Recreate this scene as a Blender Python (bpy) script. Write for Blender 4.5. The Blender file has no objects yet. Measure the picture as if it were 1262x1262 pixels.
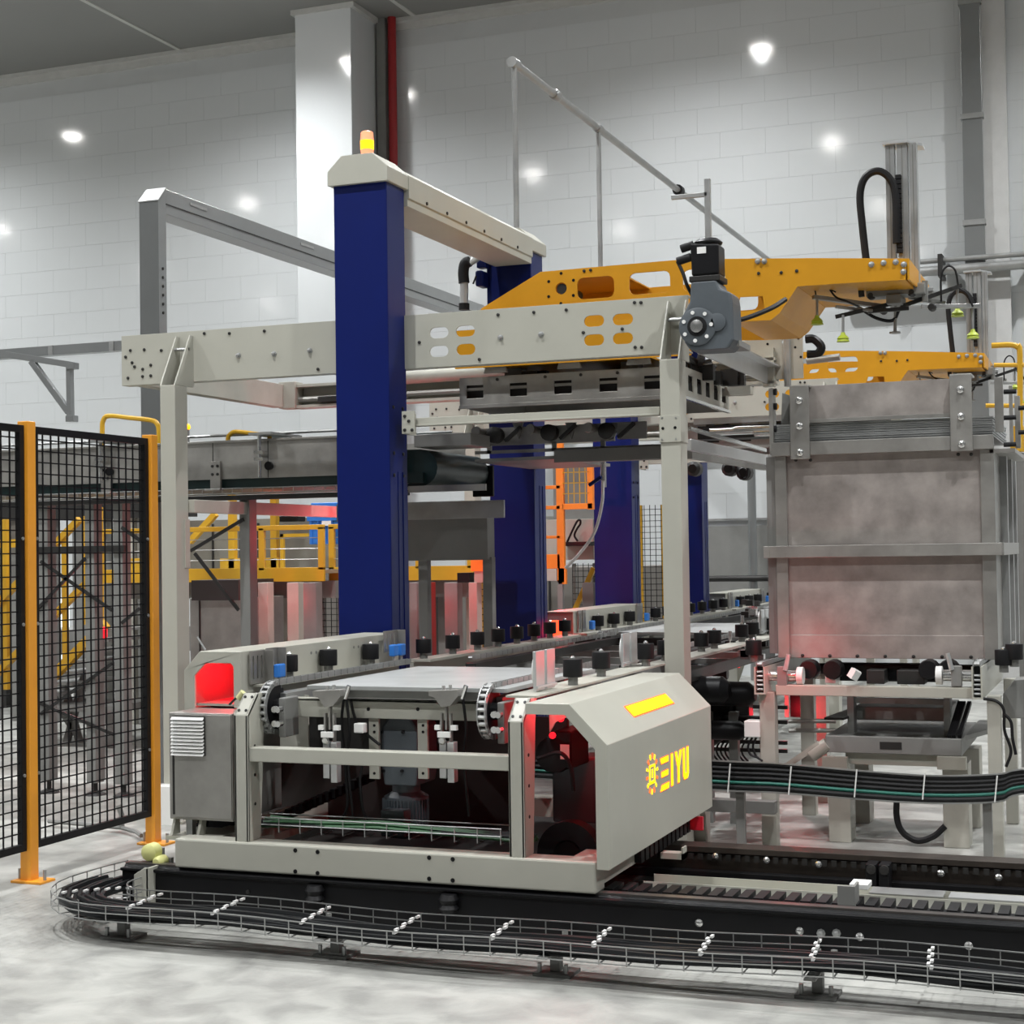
import bpy, bmesh, math, random
from mathutils import Vector, Matrix
from mathutils.geometry import tessellate_polygon
random.seed(7)
S = bpy.context.scene
COL = S.collection
PI = math.pi
V = Vector

# ---------------------------------------------------------------- camera, world, exposure
F_PX, CAM_H = 2000.0, 1.5
_Y = V((769, -39, -F_PX)).normalized()
_X = V((5131, 126, 2000)); _X = (_X - _X.dot(_Y) * _Y).normalized()
_Z = _X.cross(_Y)
ROT = Matrix((_X, _Y, _Z))                     # camera axes -> world axes
cam_data = bpy.data.cameras.new('camera')
cam = bpy.data.objects.new('camera', cam_data)
COL.objects.link(cam)
cam.matrix_world = Matrix.Translation((0, 0, CAM_H)) @ ROT.to_4x4()
cam_data.sensor_width = 36.0
cam_data.lens = F_PX / 1262 * 36.0
cam_data.clip_end = 200
S.camera = cam

w = bpy.data.worlds.new('world'); S.world = w; w.use_nodes = True
w.node_tree.nodes['Background'].inputs[0].default_value = (0.75, 0.8, 0.85, 1)
w.node_tree.nodes['Background'].inputs[1].default_value = 0.012
S.view_settings.view_transform = 'Standard'
S.view_settings.look = 'None'
S.view_settings.exposure = 0.45
S.view_settings.gamma = 1.0
S.view_settings.use_curve_mapping = False
LAMP_W = 900.0
LAMP_X = (-21.6, -15.8, -9.95, -4.6, 0.8, 6.3)
LAMP_Y = (-0.3, 5.3, 10.8, 16.3)
LAMP_Z = 8.3

def at(px, py, X=None, Y=None, Z=None):
    """the point of a plane X=, Y= or Z= that the photograph shows at a pixel"""
    d = ROT @ V((px - 631, 631 - py, -F_PX))
    t = X / d.x if X is not None else Y / d.y if Y is not None else (Z - CAM_H) / d.z
    return V((0, 0, CAM_H)) + t * d

# ---------------------------------------------------------------- materials
def mat(name, col, rough=0.5, metal=0.0, var=0.06, scale=6.0, bump=0.0, emit=None, es=0.0, coat=0.0, stretch=None, trans=0.0, rvar=0.0, spec=0.5):
    m = bpy.data.materials.new(name); m.use_nodes = True
    nt = m.node_tree; N = nt.nodes; L = nt.links
    b = N['Principled BSDF']
    b.inputs['Roughness'].default_value = rough
    b.inputs['Metallic'].default_value = metal
    b.inputs['Specular IOR Level'].default_value = spec
    if coat: b.inputs['Coat Weight'].default_value = coat; b.inputs['Coat Roughness'].default_value = 0.08
    if trans: b.inputs['Transmission Weight'].default_value = trans
    tc = N.new('ShaderNodeTexCoord'); mp = N.new('ShaderNodeMapping')
    L.new(tc.outputs['Object'], mp.inputs['Vector'])
    if stretch: mp.inputs['Scale'].default_value = stretch
    nz = N.new('ShaderNodeTexNoise'); nz.inputs['Scale'].default_value = scale; nz.inputs['Detail'].default_value = 6; nz.inputs['Roughness'].default_value = 0.6
    L.new(mp.outputs[0], nz.inputs['Vector'])
    rp = N.new('ShaderNodeMapRange'); rp.inputs[1].default_value = 0.3; rp.inputs[2].default_value = 0.7
    rp.inputs[3].default_value = 1 - var; rp.inputs[4].default_value = 1 + var
    L.new(nz.outputs['Fac'], rp.inputs[0])
    hsv = N.new('ShaderNodeHueSaturation'); hsv.inputs['Color'].default_value = (*col, 1)
    L.new(rp.outputs[0], hsv.inputs['Value']); L.new(hsv.outputs[0], b.inputs['Base Color'])
    if rvar:
        r2 = N.new('ShaderNodeMapRange'); r2.inputs[1].default_value = 0.3; r2.inputs[2].default_value = 0.7
        r2.inputs[3].default_value = max(rough - rvar, 0.02); r2.inputs[4].default_value = rough + rvar
        L.new(nz.outputs['Fac'], r2.inputs[0]); L.new(r2.outputs[0], b.inputs['Roughness'])
    if bump:
        bp = N.new('ShaderNodeBump'); bp.inputs['Strength'].default_value = bump; bp.inputs['Distance'].default_value = 0.01
        L.new(nz.outputs['Fac'], bp.inputs['Height']); L.new(bp.outputs[0], b.inputs['Normal'])
    if emit:
        b.inputs['Emission Color'].default_value = (*emit, 1); b.inputs['Emission Strength'].default_value = es
    return m

CREAM = mat('cream_paint', (0.425, 0.42, 0.365), 0.38, 0, 0.04, 3, spec=0.4)
CREAM2 = mat('cream_paint_dusty', (0.42, 0.41, 0.36), 0.45, 0, 0.08, 5)
BLUE = mat('blue_paint', (0.003, 0.010, 0.10), 0.38, 0, 0.10, 1.5, spec=0.25)
YELLOW = mat('amber_paint', (0.58, 0.27, 0.012), 0.42, 0, 0.07, 3, spec=0.3)
RAILY = mat('railing_yellow', (0.60, 0.34, 0.02), 0.4, 0, 0.08, 4)
ORANGE = mat('safety_orange', (0.88, 0.25, 0.03), 0.4, 0, 0.06, 4)
POSTO = mat('post_orange', (0.80, 0.33, 0.03), 0.35, 0, 0.05, 4)
BLACK = mat('black_paint', (0.008, 0.008, 0.009), 0.4, 0, 0.2, 5, spec=0.22)
RUBBER = mat('black_rubber', (0.007, 0.007, 0.008), 0.55, 0, 0.2, 8, spec=0.3)
DARK = mat('dark_steel', (0.022, 0.021, 0.020), 0.5, 0.2, 0.25, 4)
GREYM = mat('slate_grey_casting', (0.075, 0.088, 0.10), 0.5, 0.0, 0.12, 8, bump=0.15)
GREY = mat('grey_paint', (0.20, 0.20, 0.19), 0.5, 0, 0.12, 3)
BROWN = mat('dark_brown_paint', (0.030, 0.022, 0.021), 0.5, 0, 0.15, 3)
STEEL = mat('brushed_stainless', (0.33, 0.32, 0.30), 0.4, 0.6, 0.18, 5, rvar=0.08)
TANKS = mat('stained_stainless', (0.32, 0.29, 0.27), 0.48, 0.3, 0.26, 6.5, rvar=0.10, bump=0.05)
GALV = mat('galvanised_steel', (0.38, 0.385, 0.38), 0.38, 0.65, 0.12, 7, rvar=0.08)
ALU = mat('aluminium_profile', (0.62, 0.63, 0.63), 0.32, 0.6, 0.06, 5)
CHROME = mat('bright_steel', (0.75, 0.75, 0.74), 0.2, 0.9, 0.05, 5)
DUCT = mat('grey_duct_sheet', (0.27, 0.28, 0.28), 0.28, 0.55, 0.06, 2)
WHITEP = mat('white_plastic', (0.80, 0.80, 0.78), 0.35, 0, 0.03, 5)
BOARD = mat('pale_board', (0.35, 0.36, 0.355), 0.4, 0.1, 0.12, 6)
BLUEP = mat('bright_blue_plastic', (0.03, 0.19, 0.62), 0.4, 0, 0.06, 5)
TEAL = mat('teal_cable', (0.01, 0.16, 0.12), 0.4, 0, 0.06, 5)
GREEN = mat('green_cable', (0.03, 0.10, 0.04), 0.4, 0, 0.1, 5)
BELT = mat('dark_green_belt', (0.006, 0.018, 0.018), 0.35, 0, 0.1, 5)
LIME = mat('lime_rubber', (0.36, 0.44, 0.03), 0.5, 0, 0.08, 5)
REDP = mat('dark_red_paint', (0.32, 0.012, 0.015), 0.4, 0, 0.08, 3)
WALLM = mat('white_wall_panel', (0.56, 0.58, 0.585), 0.10, 0, 0.02, 0.6, rvar=0.02)
JOINT = mat('wall_joint', (0.475, 0.49, 0.49), 0.6, 0, 0.04, 2)
CEILM = mat('ceiling_sheet', (0.23, 0.23, 0.22), 0.6, 0, 0.04, 0.5)
LEDR = mat('red_led', (0.5, 0.0, 0.0), 0.4, 0, 0, 1, emit=(1, 0.01, 0.02), es=14)
LEDR2 = mat('red_led_panel', (0.5, 0.0, 0.0), 0.4, 0, 0, 1, emit=(1, 0.015, 0.03), es=0.9)
LEDY = mat('yellow_led_panel', (0.8, 0.5, 0.0), 0.4, 0, 0, 1, emit=(1, 0.62, 0.0), es=1.6)
LEDO = mat('orange_led_rim', (0.8, 0.1, 0.0), 0.4, 0, 0, 1, emit=(1, 0.12, 0.02), es=1.3)
BEAC = mat('beacon_amber', (0.9, 0.45, 0.02), 0.3, 0, 0, 1, emit=(1, 0.42, 0.0), es=2.0)
BEACR = mat('beacon_pale_red', (0.85, 0.28, 0.16), 0.3, 0, 0, 1, emit=(1, 0.30, 0.14), es=0.7)
UNSEEN = mat('grey_wall_sheet', (0.13, 0.13, 0.13), 0.5, 0, 0.03, 0.6)
LENS = mat('lamp_lens', (1, 1, 1), 0.4, 0, 0, 1, emit=(1, 0.98, 0.94), es=75)
LITW = mat('lit_window', (0.7, 0.8, 0.8), 0.3, 0, 0.02, 1, emit=(0.85, 0.95, 1.0), es=0.9)

# floor: power-floated concrete
FLOORM = bpy.data.materials.new('concrete_floor'); FLOORM.use_nodes = True
nt = FLOORM.node_tree; N = nt.nodes; L = nt.links; b = N['Principled BSDF']
tc = N.new('ShaderNodeTexCoord')
def noise(sc, det=6, dist=0.0, stretch=None):
    n = N.new('ShaderNodeTexNoise'); n.inputs['Scale'].default_value = sc; n.inputs['Detail'].default_value = det; n.inputs['Distortion'].default_value = dist
    if stretch:
        mp = N.new('ShaderNodeMapping'); mp.inputs['Scale'].default_value = stretch
        L.new(tc.outputs['Object'], mp.inputs[0]); L.new(mp.outputs[0], n.inputs['Vector'])
    else: L.new(tc.outputs['Object'], n.inputs['Vector'])
    return n
n1 = noise(0.9, 10, 0.8); n2 = noise(5, 10, 0.5); n3 = noise(60, 4)
cr = N.new('ShaderNodeValToRGB'); L.new(n1.outputs['Fac'], cr.inputs[0])
cr.color_ramp.elements[0].position = 0.3; cr.color_ramp.elements[0].color = (0.27, 0.27, 0.255, 1)
cr.color_ramp.elements[1].position = 0.7; cr.color_ramp.elements[1].color = (0.43, 0.43, 0.41, 1)
mx = N.new('ShaderNodeMixRGB'); mx.blend_type = 'MULTIPLY'; mx.inputs[0].default_value = 1
cr2 = N.new('ShaderNodeValToRGB'); L.new(n2.outputs['Fac'], cr2.inputs[0])
cr2.color_ramp.elements[0].position = 0.36; cr2.color_ramp.elements[0].color = (0.72, 0.72, 0.71, 1)
cr2.color_ramp.elements[1].position = 0.62; cr2.color_ramp.elements[1].color = (1.08, 1.08, 1.06, 1)
L.new(cr.outputs[0], mx.inputs[1]); L.new(cr2.outputs[0], mx.inputs[2]); L.new(mx.outputs[0], b.inputs['Base Color'])
b.inputs['Roughness'].default_value = 0.48
bp = N.new('ShaderNodeBump'); bp.inputs['Strength'].default_value = 0.12; bp.inputs['Distance'].default_value = 0.01
L.new(n3.outputs['Fac'], bp.inputs['Height']); L.new(bp.outputs[0], b.inputs['Normal'])

# ---------------------------------------------------------------- building helpers
ORG = {}
def thing(name, label, cat, loc=(0, 0, 0), group=None):
    o = bpy.data.objects.new(name, None); COL.objects.link(o); o.empty_display_size = 0.1
    o.location = loc; ORG[o.name] = V(loc)
    o['label'] = label; o['category'] = cat
    if group: o['group'] = group
    return o
def structure(o): o['kind'] = 'structure'; return o
def stuff(o): o['kind'] = 'stuff'; return o

class M:
    """collects shapes in world coordinates; build() links them as one mesh object"""
    def __init__(s): s.v = []; s.f = []
    def add(s, vs, fs):
        k = len(s.v); s.v += [V(p) for p in vs]; s.f += [[i + k for i in f] for f in fs]; return s
    def box(s, x0, x1, y0, y1, z0, z1):
        x0, x1 = sorted((x0, x1)); y0, y1 = sorted((y0, y1)); z0, z1 = sorted((z0, z1))
        return s.add([(x0, y0, z0), (x1, y0, z0), (x1, y1, z0), (x0, y1, z0), (x0, y0, z1), (x1, y0, z1), (x1, y1, z1), (x0, y1, z1)],
                     [(0, 3, 2, 1), (4, 5, 6, 7), (0, 1, 5, 4), (1, 2, 6, 5), (2, 3, 7, 6), (3, 0, 4, 7)])
    def bar(s, p, q, a, b=None, up=(0, 0, 1)):
        """rectangular bar between two points: a wide, b high"""
        p = V(p); q = V(q); b = a if b is None else b; d = (q - p).normalized(); u = V(up)
        if abs(d.dot(u)) > 0.99: u = V((0, 1, 0))
        r = d.cross(u).normalized() * (a / 2); t = r.cross(d).normalized() * (b / 2)
        vs = [p - r - t, p + r - t, p + r + t, p - r + t, q - r - t, q + r - t, q + r + t, q - r + t]
        return s.add(vs, [(0, 1, 2, 3), (7, 6, 5, 4), (0, 4, 5, 1), (1, 5, 6, 2), (2, 6, 7, 3), (3, 7, 4, 0)])
    def cyl(s, p, q, r, n=12, r2=None):
        p = V(p); q = V(q); d = (q - p).normalized(); u = V((0, 0, 1)) if abs(d.z) < 0.9 else V((1, 0, 0))
        a = d.cross(u).normalized(); b2 = d.cross(a); r2 = r if r2 is None else r2; vs = []
        for c, rr in ((p, r), (q, r2)):
            for i in range(n):
                t = 2 * PI * i / n; vs.append(c + (a * math.cos(t) + b2 * math.sin(t)) * rr)
        fs = [(i, i + n, (i + 1) % n + n, (i + 1) % n) for i in range(n)] + [tuple(range(n)), tuple(range(2 * n - 1, n - 1, -1))]
        return s.add(vs, fs)
    def tube(s, pts, r, n=6):
        pts = [V(p) for p in pts]; k = len(pts); vs = []; prev = None
        for i, p in enumerate(pts):
            d = (pts[min(i + 1, k - 1)] - pts[max(i - 1, 0)]).normalized()
            if prev is None: prev = V((0, 0, 1)) if abs(d.z) < 0.9 else V((1, 0, 0))
            a = (prev - d * prev.dot(d)).normalized(); prev = a; b2 = d.cross(a)
            for j in range(n):
                t = 2 * PI * (j + 0.5) / n; vs.append(p + (a * math.cos(t) + b2 * math.sin(t)) * r)
        fs = [(i * n + j, i * n + (j + 1) % n, (i + 1) * n + (j + 1) % n, (i + 1) * n + j) for i in range(k - 1) for j in range(n)]
        fs += [tuple(range(n - 1, -1, -1)), tuple(range((k - 1) * n, k * n))]
        return s.add(vs, fs)
    def plate(s, outer, axis, a0, a1, holes=()):
        """extrude a 2-D outline with holes: axis 'x' takes (y,z), 'y' takes (x,z), 'z' takes (x,y)"""
        mp = {'x': lambda u, v, a: (a, u, v), 'y': lambda u, v, a: (u, a, v), 'z': lambda u, v, a: (u, v, a)}[axis]
        loops = [list(outer)] + [list(h) for h in holes]
        flat = [p for l in loops for p in l]; n = len(flat)
        tris = tessellate_polygon([[V((u, v, 0)) for u, v in l] for l in loops])
        vs = [mp(u, v, a0) for u, v in flat] + [mp(u, v, a1) for u, v in flat]; fs = []
        for t in tris: fs.append(tuple(t)); fs.append(tuple(i + n for i in reversed(t)))
        k = 0
        for l in loops:
            c = len(l)
            for i in range(c): fs.append((k + i, k + (i + 1) % c, k + (i + 1) % c + n, k + i + n))
            k += c
        return s.add(vs, fs)
    def lathe(s, c, prof, n=16, axis='z'):
        c = V(c); vs = []
        for r, h in prof:
            for i in range(n):
                t = 2 * PI * i / n; x, y = r * math.cos(t), r * math.sin(t)
                vs.append(c + (V((x, y, h)) if axis == 'z' else V((h, x, y)) if axis == 'x' else V((x, h, y))))
        k = len(prof)
        fs = [(i * n + j, i * n + (j + 1) % n, (i + 1) * n + (j + 1) % n, (i + 1) * n + j) for i in range(k - 1) for j in range(n)]
        fs += [tuple(range(n - 1, -1, -1)), tuple(range((k - 1) * n, k * n))]
        return s.add(vs, fs)
    def build(s, name, m, parent=None, bevel=0.0, smooth=False, label=None):
        me = bpy.data.meshes.new(name)
        root = parent
        while root is not None and root.parent is not None: root = root.parent
        org = ORG[root.name] if root is not None and root.name in ORG else V((0, 0, 0))
        me.from_pydata([tuple(p - org) for p in s.v], [], s.f)
        bm = bmesh.new(); bm.from_mesh(me); bmesh.ops.recalc_face_normals(bm, faces=bm.faces)
        bm.to_mesh(me); bm.free()
        if smooth:
            for p in me.polygons: p.use_smooth = True
            me.update()
            try: me.set_sharp_from_angle(angle=math.radians(40))
            except Exception: pass
        me.materials.append(m)
        o = bpy.data.objects.new(name, me); COL.objects.link(o)
        if parent is not None: o.parent = parent
        if label: o['label'] = label
        if bevel:
            md = o.modifiers.new('bevel', 'BEVEL'); md.width = bevel; md.segments = 2; md.limit_method = 'ANGLE'; md.angle_limit = math.radians(35)
        return o

def dup(root, off, label=None, group=None):
    def cp(o, parent):
        c = o.copy(); COL.objects.link(c); c.parent = parent
        for ch in o.children: cp(ch, c)
        return c
    kids = list(root.children)
    r = root.copy(); COL.objects.link(r); r.location = root.location + V(off); ORG[r.name] = V(r.location)
    for ch in kids: cp(ch, r)
    if label: r['label'] = label
    if group: r['group'] = group
    return r

def share(name, me_obj, loc, parent, rot=None):
    """another part sharing a part's mesh; LOC in world coordinates, the mesh is centred on its own origin"""
    o = bpy.data.objects.new(name, me_obj.data); COL.objects.link(o); o.parent = parent
    root = parent
    while root.parent is not None: root = root.parent
    o.location = V(loc) - ORG.get(root.name, V((0, 0, 0)))
    if rot: o.rotation_euler = rot
    return o

def proto(name, fn, m):
    """a mesh centred on the origin, kept as data only"""
    mm = M(); fn(mm); me = bpy.data.meshes.new(name)
    me.from_pydata([tuple(p) for p in mm.v], [], mm.f)
    bm = bmesh.new(); bm.from_mesh(me); bmesh.ops.recalc_face_normals(bm, faces=bm.faces); bm.to_mesh(me); bm.free()
    me.materials.append(m)
    class H: pass
    h = H(); h.data = me; return h

BOLT = proto('bolt', lambda m: (m.lathe((0, 0, 0), [(0.016, 0), (0.016, -0.005), (0.010, -0.006), (0.010, -0.018), (0.004, -0.020)], 8, 'y')), GALV)
BOLTS = proto('bolt', lambda m: (m.lathe((0, 0, 0), [(0.009, 0), (0.009, -0.006), (0.004, -0.008)], 8, 'y')), DARK)
BOLTX = proto('bolt', lambda m: (m.lathe((0, 0, 0), [(0.010, 0), (0.010, 0.006), (0.004, 0.008)], 8, 'x')), DARK)
WBOLT = proto('bolt', lambda m: (m.lathe((0, 0, 0), [(0.015, 0), (0.015, -0.008), (0.008, -0.014), (0.002, -0.016)], 10, 'y')), CHROME)

def slot(cx, cz, w2, h2, n=6):
    """stadium outline, half sizes w2, h2"""
    pts = []
    for sgn, a0 in ((1, -PI / 2), (-1, PI / 2)):
        for i in range(n + 1):
            a = a0 + PI * i / n; pts.append((cx + sgn * (w2 - h2) + h2 * math.cos(a), cz + h2 * math.sin(a)))
    return pts
def rrect(x0, x1, z0, z1, r, n=3):
    pts = []
    for cx, cz, a0 in ((x1 - r, z0 + r, -PI / 2), (x1 - r, z1 - r, 0), (x0 + r, z1 - r, PI / 2), (x0 + r, z0 + r, PI)):
        for i in range(n + 1):
            a = a0 + PI / 2 * i / n; pts.append((cx + r * math.cos(a), cz + r * math.sin(a)))
    return pts
def circ(cx, cz, r, n=14): return [(cx + r * math.cos(2 * PI * i / n), cz + r * math.sin(2 * PI * i / n)) for i in range(n)]
def xz(pts, Y): return [(p.x, p.z) for p in (at(a, b, Y=Y) for a, b in pts)]
def rect(x0, x1, z0, z1): return [(x0, z0), (x1, z0), (x1, z1), (x0, z1)]
def red_lamp(loc, watts, r=0.03, name='red_light', col=(1, 0.02, 0.04)):
    l = bpy.data.lights.new(name, 'POINT'); l.energy = watts; l.color = col; l.shadow_soft_size = r
    o = bpy.data.objects.new(name, l); COL.objects.link(o); o.location = loc; return o
def catmull(pts, n=8):
    pts = [V(p) for p in pts]; P = [2 * pts[0] - pts[1]] + pts + [2 * pts[-1] - pts[-2]]; out = []
    for i in range(1, len(P) - 2):
        a, b2, c, d = P[i - 1:i + 3]
        for k in range(n):
            t = k / n
            out.append(0.5 * ((2 * b2) + (c - a) * t + (2 * a - 5 * b2 + 4 * c - d) * t * t + (3 * b2 - a - 3 * c + d) * t ** 3))
    out.append(pts[-1]); return out
# ================================================================ THE HALL
XW0, XW1, YW0, YW1, ZC = -26.0, 10.0, -9.0, 19.0, 8.42
structure(M().box(XW0, XW1, YW0, YW1 + 0.3, -0.2, 0.0).build('floor', FLOORM))
ceil = structure(M().box(XW0, XW1, YW0, YW1 + 0.3, ZC, ZC + 0.15).build('ceiling', CEILM))
RIBM = mat('ceiling_seam_cover', (0.50, 0.50, 0.48), 0.5, 0, 0.03, 1)
for i, x in enumerate((-22.5, -19.0, -15.5, -12.0, -8.5, -5.0, -1.5, 2.0, 5.5)):
    M().box(x - 0.03, x + 0.03, YW0, YW1, ZC - 0.015, ZC).build('ceiling_seam', RIBM, ceil)
wb = structure(M().box(XW0, XW1, YW1, YW1 + 0.2, 0, ZC + 0.1).build('wall_back', JOINT))
structure(M().box(XW0 - 0.2, XW0, YW0, YW1 + 0.2, 0, ZC + 0.1).build('wall_left', WALLM))
structure(M().box(XW1, XW1 + 0.2, YW0, YW1 + 0.2, 0, ZC + 0.1).build('wall_right', UNSEEN))
structure(M().box(XW0, XW1, YW0 - 0.2, YW0, 0, ZC + 0.1).build('wall_front', UNSEEN))
structure(M().box(XW0, XW1, YW1 - 0.05, YW1, ZC - 0.14, ZC).box(XW0, XW1, YW1 - 0.12, YW1 - 0.05, ZC - 0.05, ZC).build('trim_1', mat('cornice_sheet', (0.48, 0.48, 0.46), 0.4)))
# wall panels, laid in staggered courses; those in view above the machines are single parts
PW, PH = 0.55, 0.31
panel = proto('wall_panel', lambda m: m.plate(rect(0.0008, PW - 0.0008, 0.0012, PH - 0.0012), 'y', -0.005, 0.0), WALLM)
rest = M(); cells = []
nrow = int((ZC - 0.14) / PH)
for r in range(nrow):
    x = XW0 + (0.275 if r % 2 else 0.0)
    while x < XW1 - PW:
        d = ROT.transposed() @ V((x + PW / 2, YW1, r * PH + PH / 2 - CAM_H))
        px = 631 - F_PX * d.x / d.z; py = 631 + F_PX * d.y / d.z
        vis = -30 < px < 1290 and -20 < py < 460 and not (-9.9 < x + PW / 2 < -9.0)
        cells.append((vis, -py, x, r * PH)); x += PW
visible = sorted([c for c in cells if c[0]], key=lambda c: abs(-c[1] - 210))
single = set((c[2], c[3]) for c in visible[:295])
for vis, _, x, z in cells:
    if (x, z) in single: share('wall_panel', panel, (x, YW1, z), wb)
    else: rest.plate(rect(x + 0.0008, x + PW - 0.0008, z + 0.0012, z + PH - 0.0012), 'y', YW1 - 0.005, YW1)
stuff(rest.build('panel_field', WALLM, wb))
# boxed pilaster, with steel column and red riser beside it
structure(M().box(-9.82, -9.03, 18.13, 19.0, 0, ZC).build('pilaster', WALLM, bevel=0.01))
structure(M().box(-9.86, -8.97, 18.09, 19.0, ZC - 0.06, ZC).build('trim_2', mat('cornice_sheet_2', (0.48, 0.48, 0.46), 0.4)))
p = M().cyl((-8.80, 18.85, 0), (-8.80, 18.85, ZC), 0.055, 12).build('fire_riser_pipe', REDP, smooth=True)
p['label'] = 'dark red vertical pipe running up the wall beside the white pilaster'; p['category'] = 'pipe'
p = M().box(-9.0, -8.88, 18.80, 18.98, 0, ZC).build('steel_column', GREY); p['label'] = 'narrow grey steel channel between the white pilaster and the red pipe'; p['category'] = 'column'
# wall duct on the right
t = thing('wall_duct', 'tall grey sheet-metal duct fixed upright on the back wall', 'duct', (-1.6, 18.9, 0))
M().box(-1.72, -1.50, 18.78, 18.98, 0, ZC).build('casing', DUCT, t, 0.004)
for z in (3.4, 5.1, 6.3, 7.6): M().box(-1.735, -1.485, 18.765, 18.98, z, z + 0.06).build('joint_band', GALV, t)
M().box(-1.50, -1.24, 18.86, 18.98, 0, ZC).build('side_casing', mat('pale_duct', (0.5, 0.5, 0.49), 0.3), t)
a = at(1135, 335, Y=18.7); c = at(1262, 332, Y=18.7)
t = thing('wall_pipe', 'long grey galvanised pipe crossing the wall at the duct', 'pipe', (a.x, 18.7, a.z))
M().cyl((a.x - 1.0, 18.7, a.z), (4.5, 18.7, a.z), 0.055).build('pipe', GALV, t, smooth=True)
M().cyl((a.x - 1.0, 18.74, a.z + 0.12), (4.5, 18.74, a.z + 0.12), 0.03).build('thin_pipe', GALV, t, smooth=True)
for x in (-2.0, -1.0, 0.3): M().box(x, x + 0.05, 18.6, 18.98, a.z - 0.08, a.z + 0.17).build('clip', DARK, t)
# low dado band and window of the wall far behind the machines
a = at(876, 655, Y=18.9); c = at(940, 655, Y=18.9)
t = thing('wall_panel_board', 'pale grey board fixed on the wall beyond the last blue column', 'board', (a.x, 18.95, 0.7))
M().box(a.x - 0.3, c.x + 0.6, 18.9, 18.985, 0.9, 1.78).build('board', GREY, t)
for z in (1.85, 2.6): M().box(a.x - 0.3, c.x + 0.6, 18.93, 18.985, z, z + 0.02).build('seam_strip', GALV, t)
q = at(927, 640, Y=18.4)
t = thing('wall_conduit', 'dark upright conduit with a crossing bar low on the far wall', 'conduit', (q.x, 18.4, 0))
M().cyl((q.x, 18.4, 0), (q.x, 18.4, 2.6), 0.05).build('upright', DUCT, t, smooth=True)
M().cyl((q.x - 1.2, 18.35, at(900, 713, Y=18.4).z), (q.x + 0.4, 18.35, at(900, 713, Y=18.4).z), 0.035).build('crossbar', DARK, t, smooth=True)
# lamps: a regular grid of high-bay lights
lampT = None
names_x = ['outermost', 'next to outermost', 'third in', 'fourth in', 'fifth in', 'innermost']
def lamp_mesh(t):
    x, y, z = t.location
    M().cyl((x, y, z + 0.06), (x, y, ZC), 0.05, 10).build('hanger', DARK, t)
    M().lathe((x, y, z), [(0.21, 0.0), (0.21, 0.03), (0.13, 0.06), (0.13, 0.08), (0.05, 0.09)], 20).build('housing', DARK, t, smooth=True)
    M().lathe((x, y, z), [(0.03, -0.055), (0.08, -0.045), (0.12, -0.022), (0.135, 0.002)], 20).build('lens', LENS, t, smooth=True)
for iy, y in enumerate(LAMP_Y):
    for ix, x in enumerate(LAMP_X):
        lab = 'round ceiling lamp, %s from the left wall, in the %s row from the back wall' % (['first', 'second', 'third', 'fourth', 'fifth', 'sixth'][ix], ['fourth', 'third', 'second', 'nearest'][iy])
        if lampT is None:
            lampT = thing('high_bay_lamp', lab, 'lamp', (x, y, LAMP_Z), 'high-bay lamps in a grid'); lamp_mesh(lampT)
        else: dup(lampT, V((x, y, LAMP_Z)) - lampT.location, lab)
        l = bpy.data.lights.new('lamp_light', 'SPOT'); l.energy = LAMP_W; l.spot_size = math.radians(152); l.spot_blend = 1.0
        l.shadow_soft_size = 0.075; l.color = (0.975, 0.99, 1.0)
        o = bpy.data.objects.new('lamp_light', l); COL.objects.link(o); o.location = (x, y, LAMP_Z - 0.08)

# ================================================================ TRANSFER CARRIAGE (front)
YF = 5.88
t = thing('transfer_carriage', 'large cream steel transfer carriage standing on the black rails, open in front', 'machine', (-2.9, YF, 0.2))
CAR = t
x0 = at(215, 1050, Y=YF).x; x1 = at(734.5, 1080, Y=YF).x
zb = at(735, 1102.5, Y=YF).z; zt = at(733, 1063, Y=YF).z
M().box(x0, x1, YF, YF + 0.11, zb, zt).build('base_beam', CREAM, t, 0.008)
for px, py in ((364, 1048), (391.5, 1050), (364, 1074), (391.5, 1076), (529, 1057), (558, 1059), (529, 1083), (558, 1085)):
    q = at(px, py, Y=YF); M().cyl((q.x, YF - 0.002, q.z), (q.x, YF + 0.01, q.z), 0.009, 10).build('hole', BLACK, t)
M().box(x0, x1, 7.36, 7.46, zb, zt).build('base_beam', CREAM, t, 0.008)
for xx in (x0 + 0.02, x1 - 0.14): M().box(xx, xx + 0.12, YF + 0.11, 7.36, zb + 0.01, zt - 0.01).build('side_sill', CREAM2, t)
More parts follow.
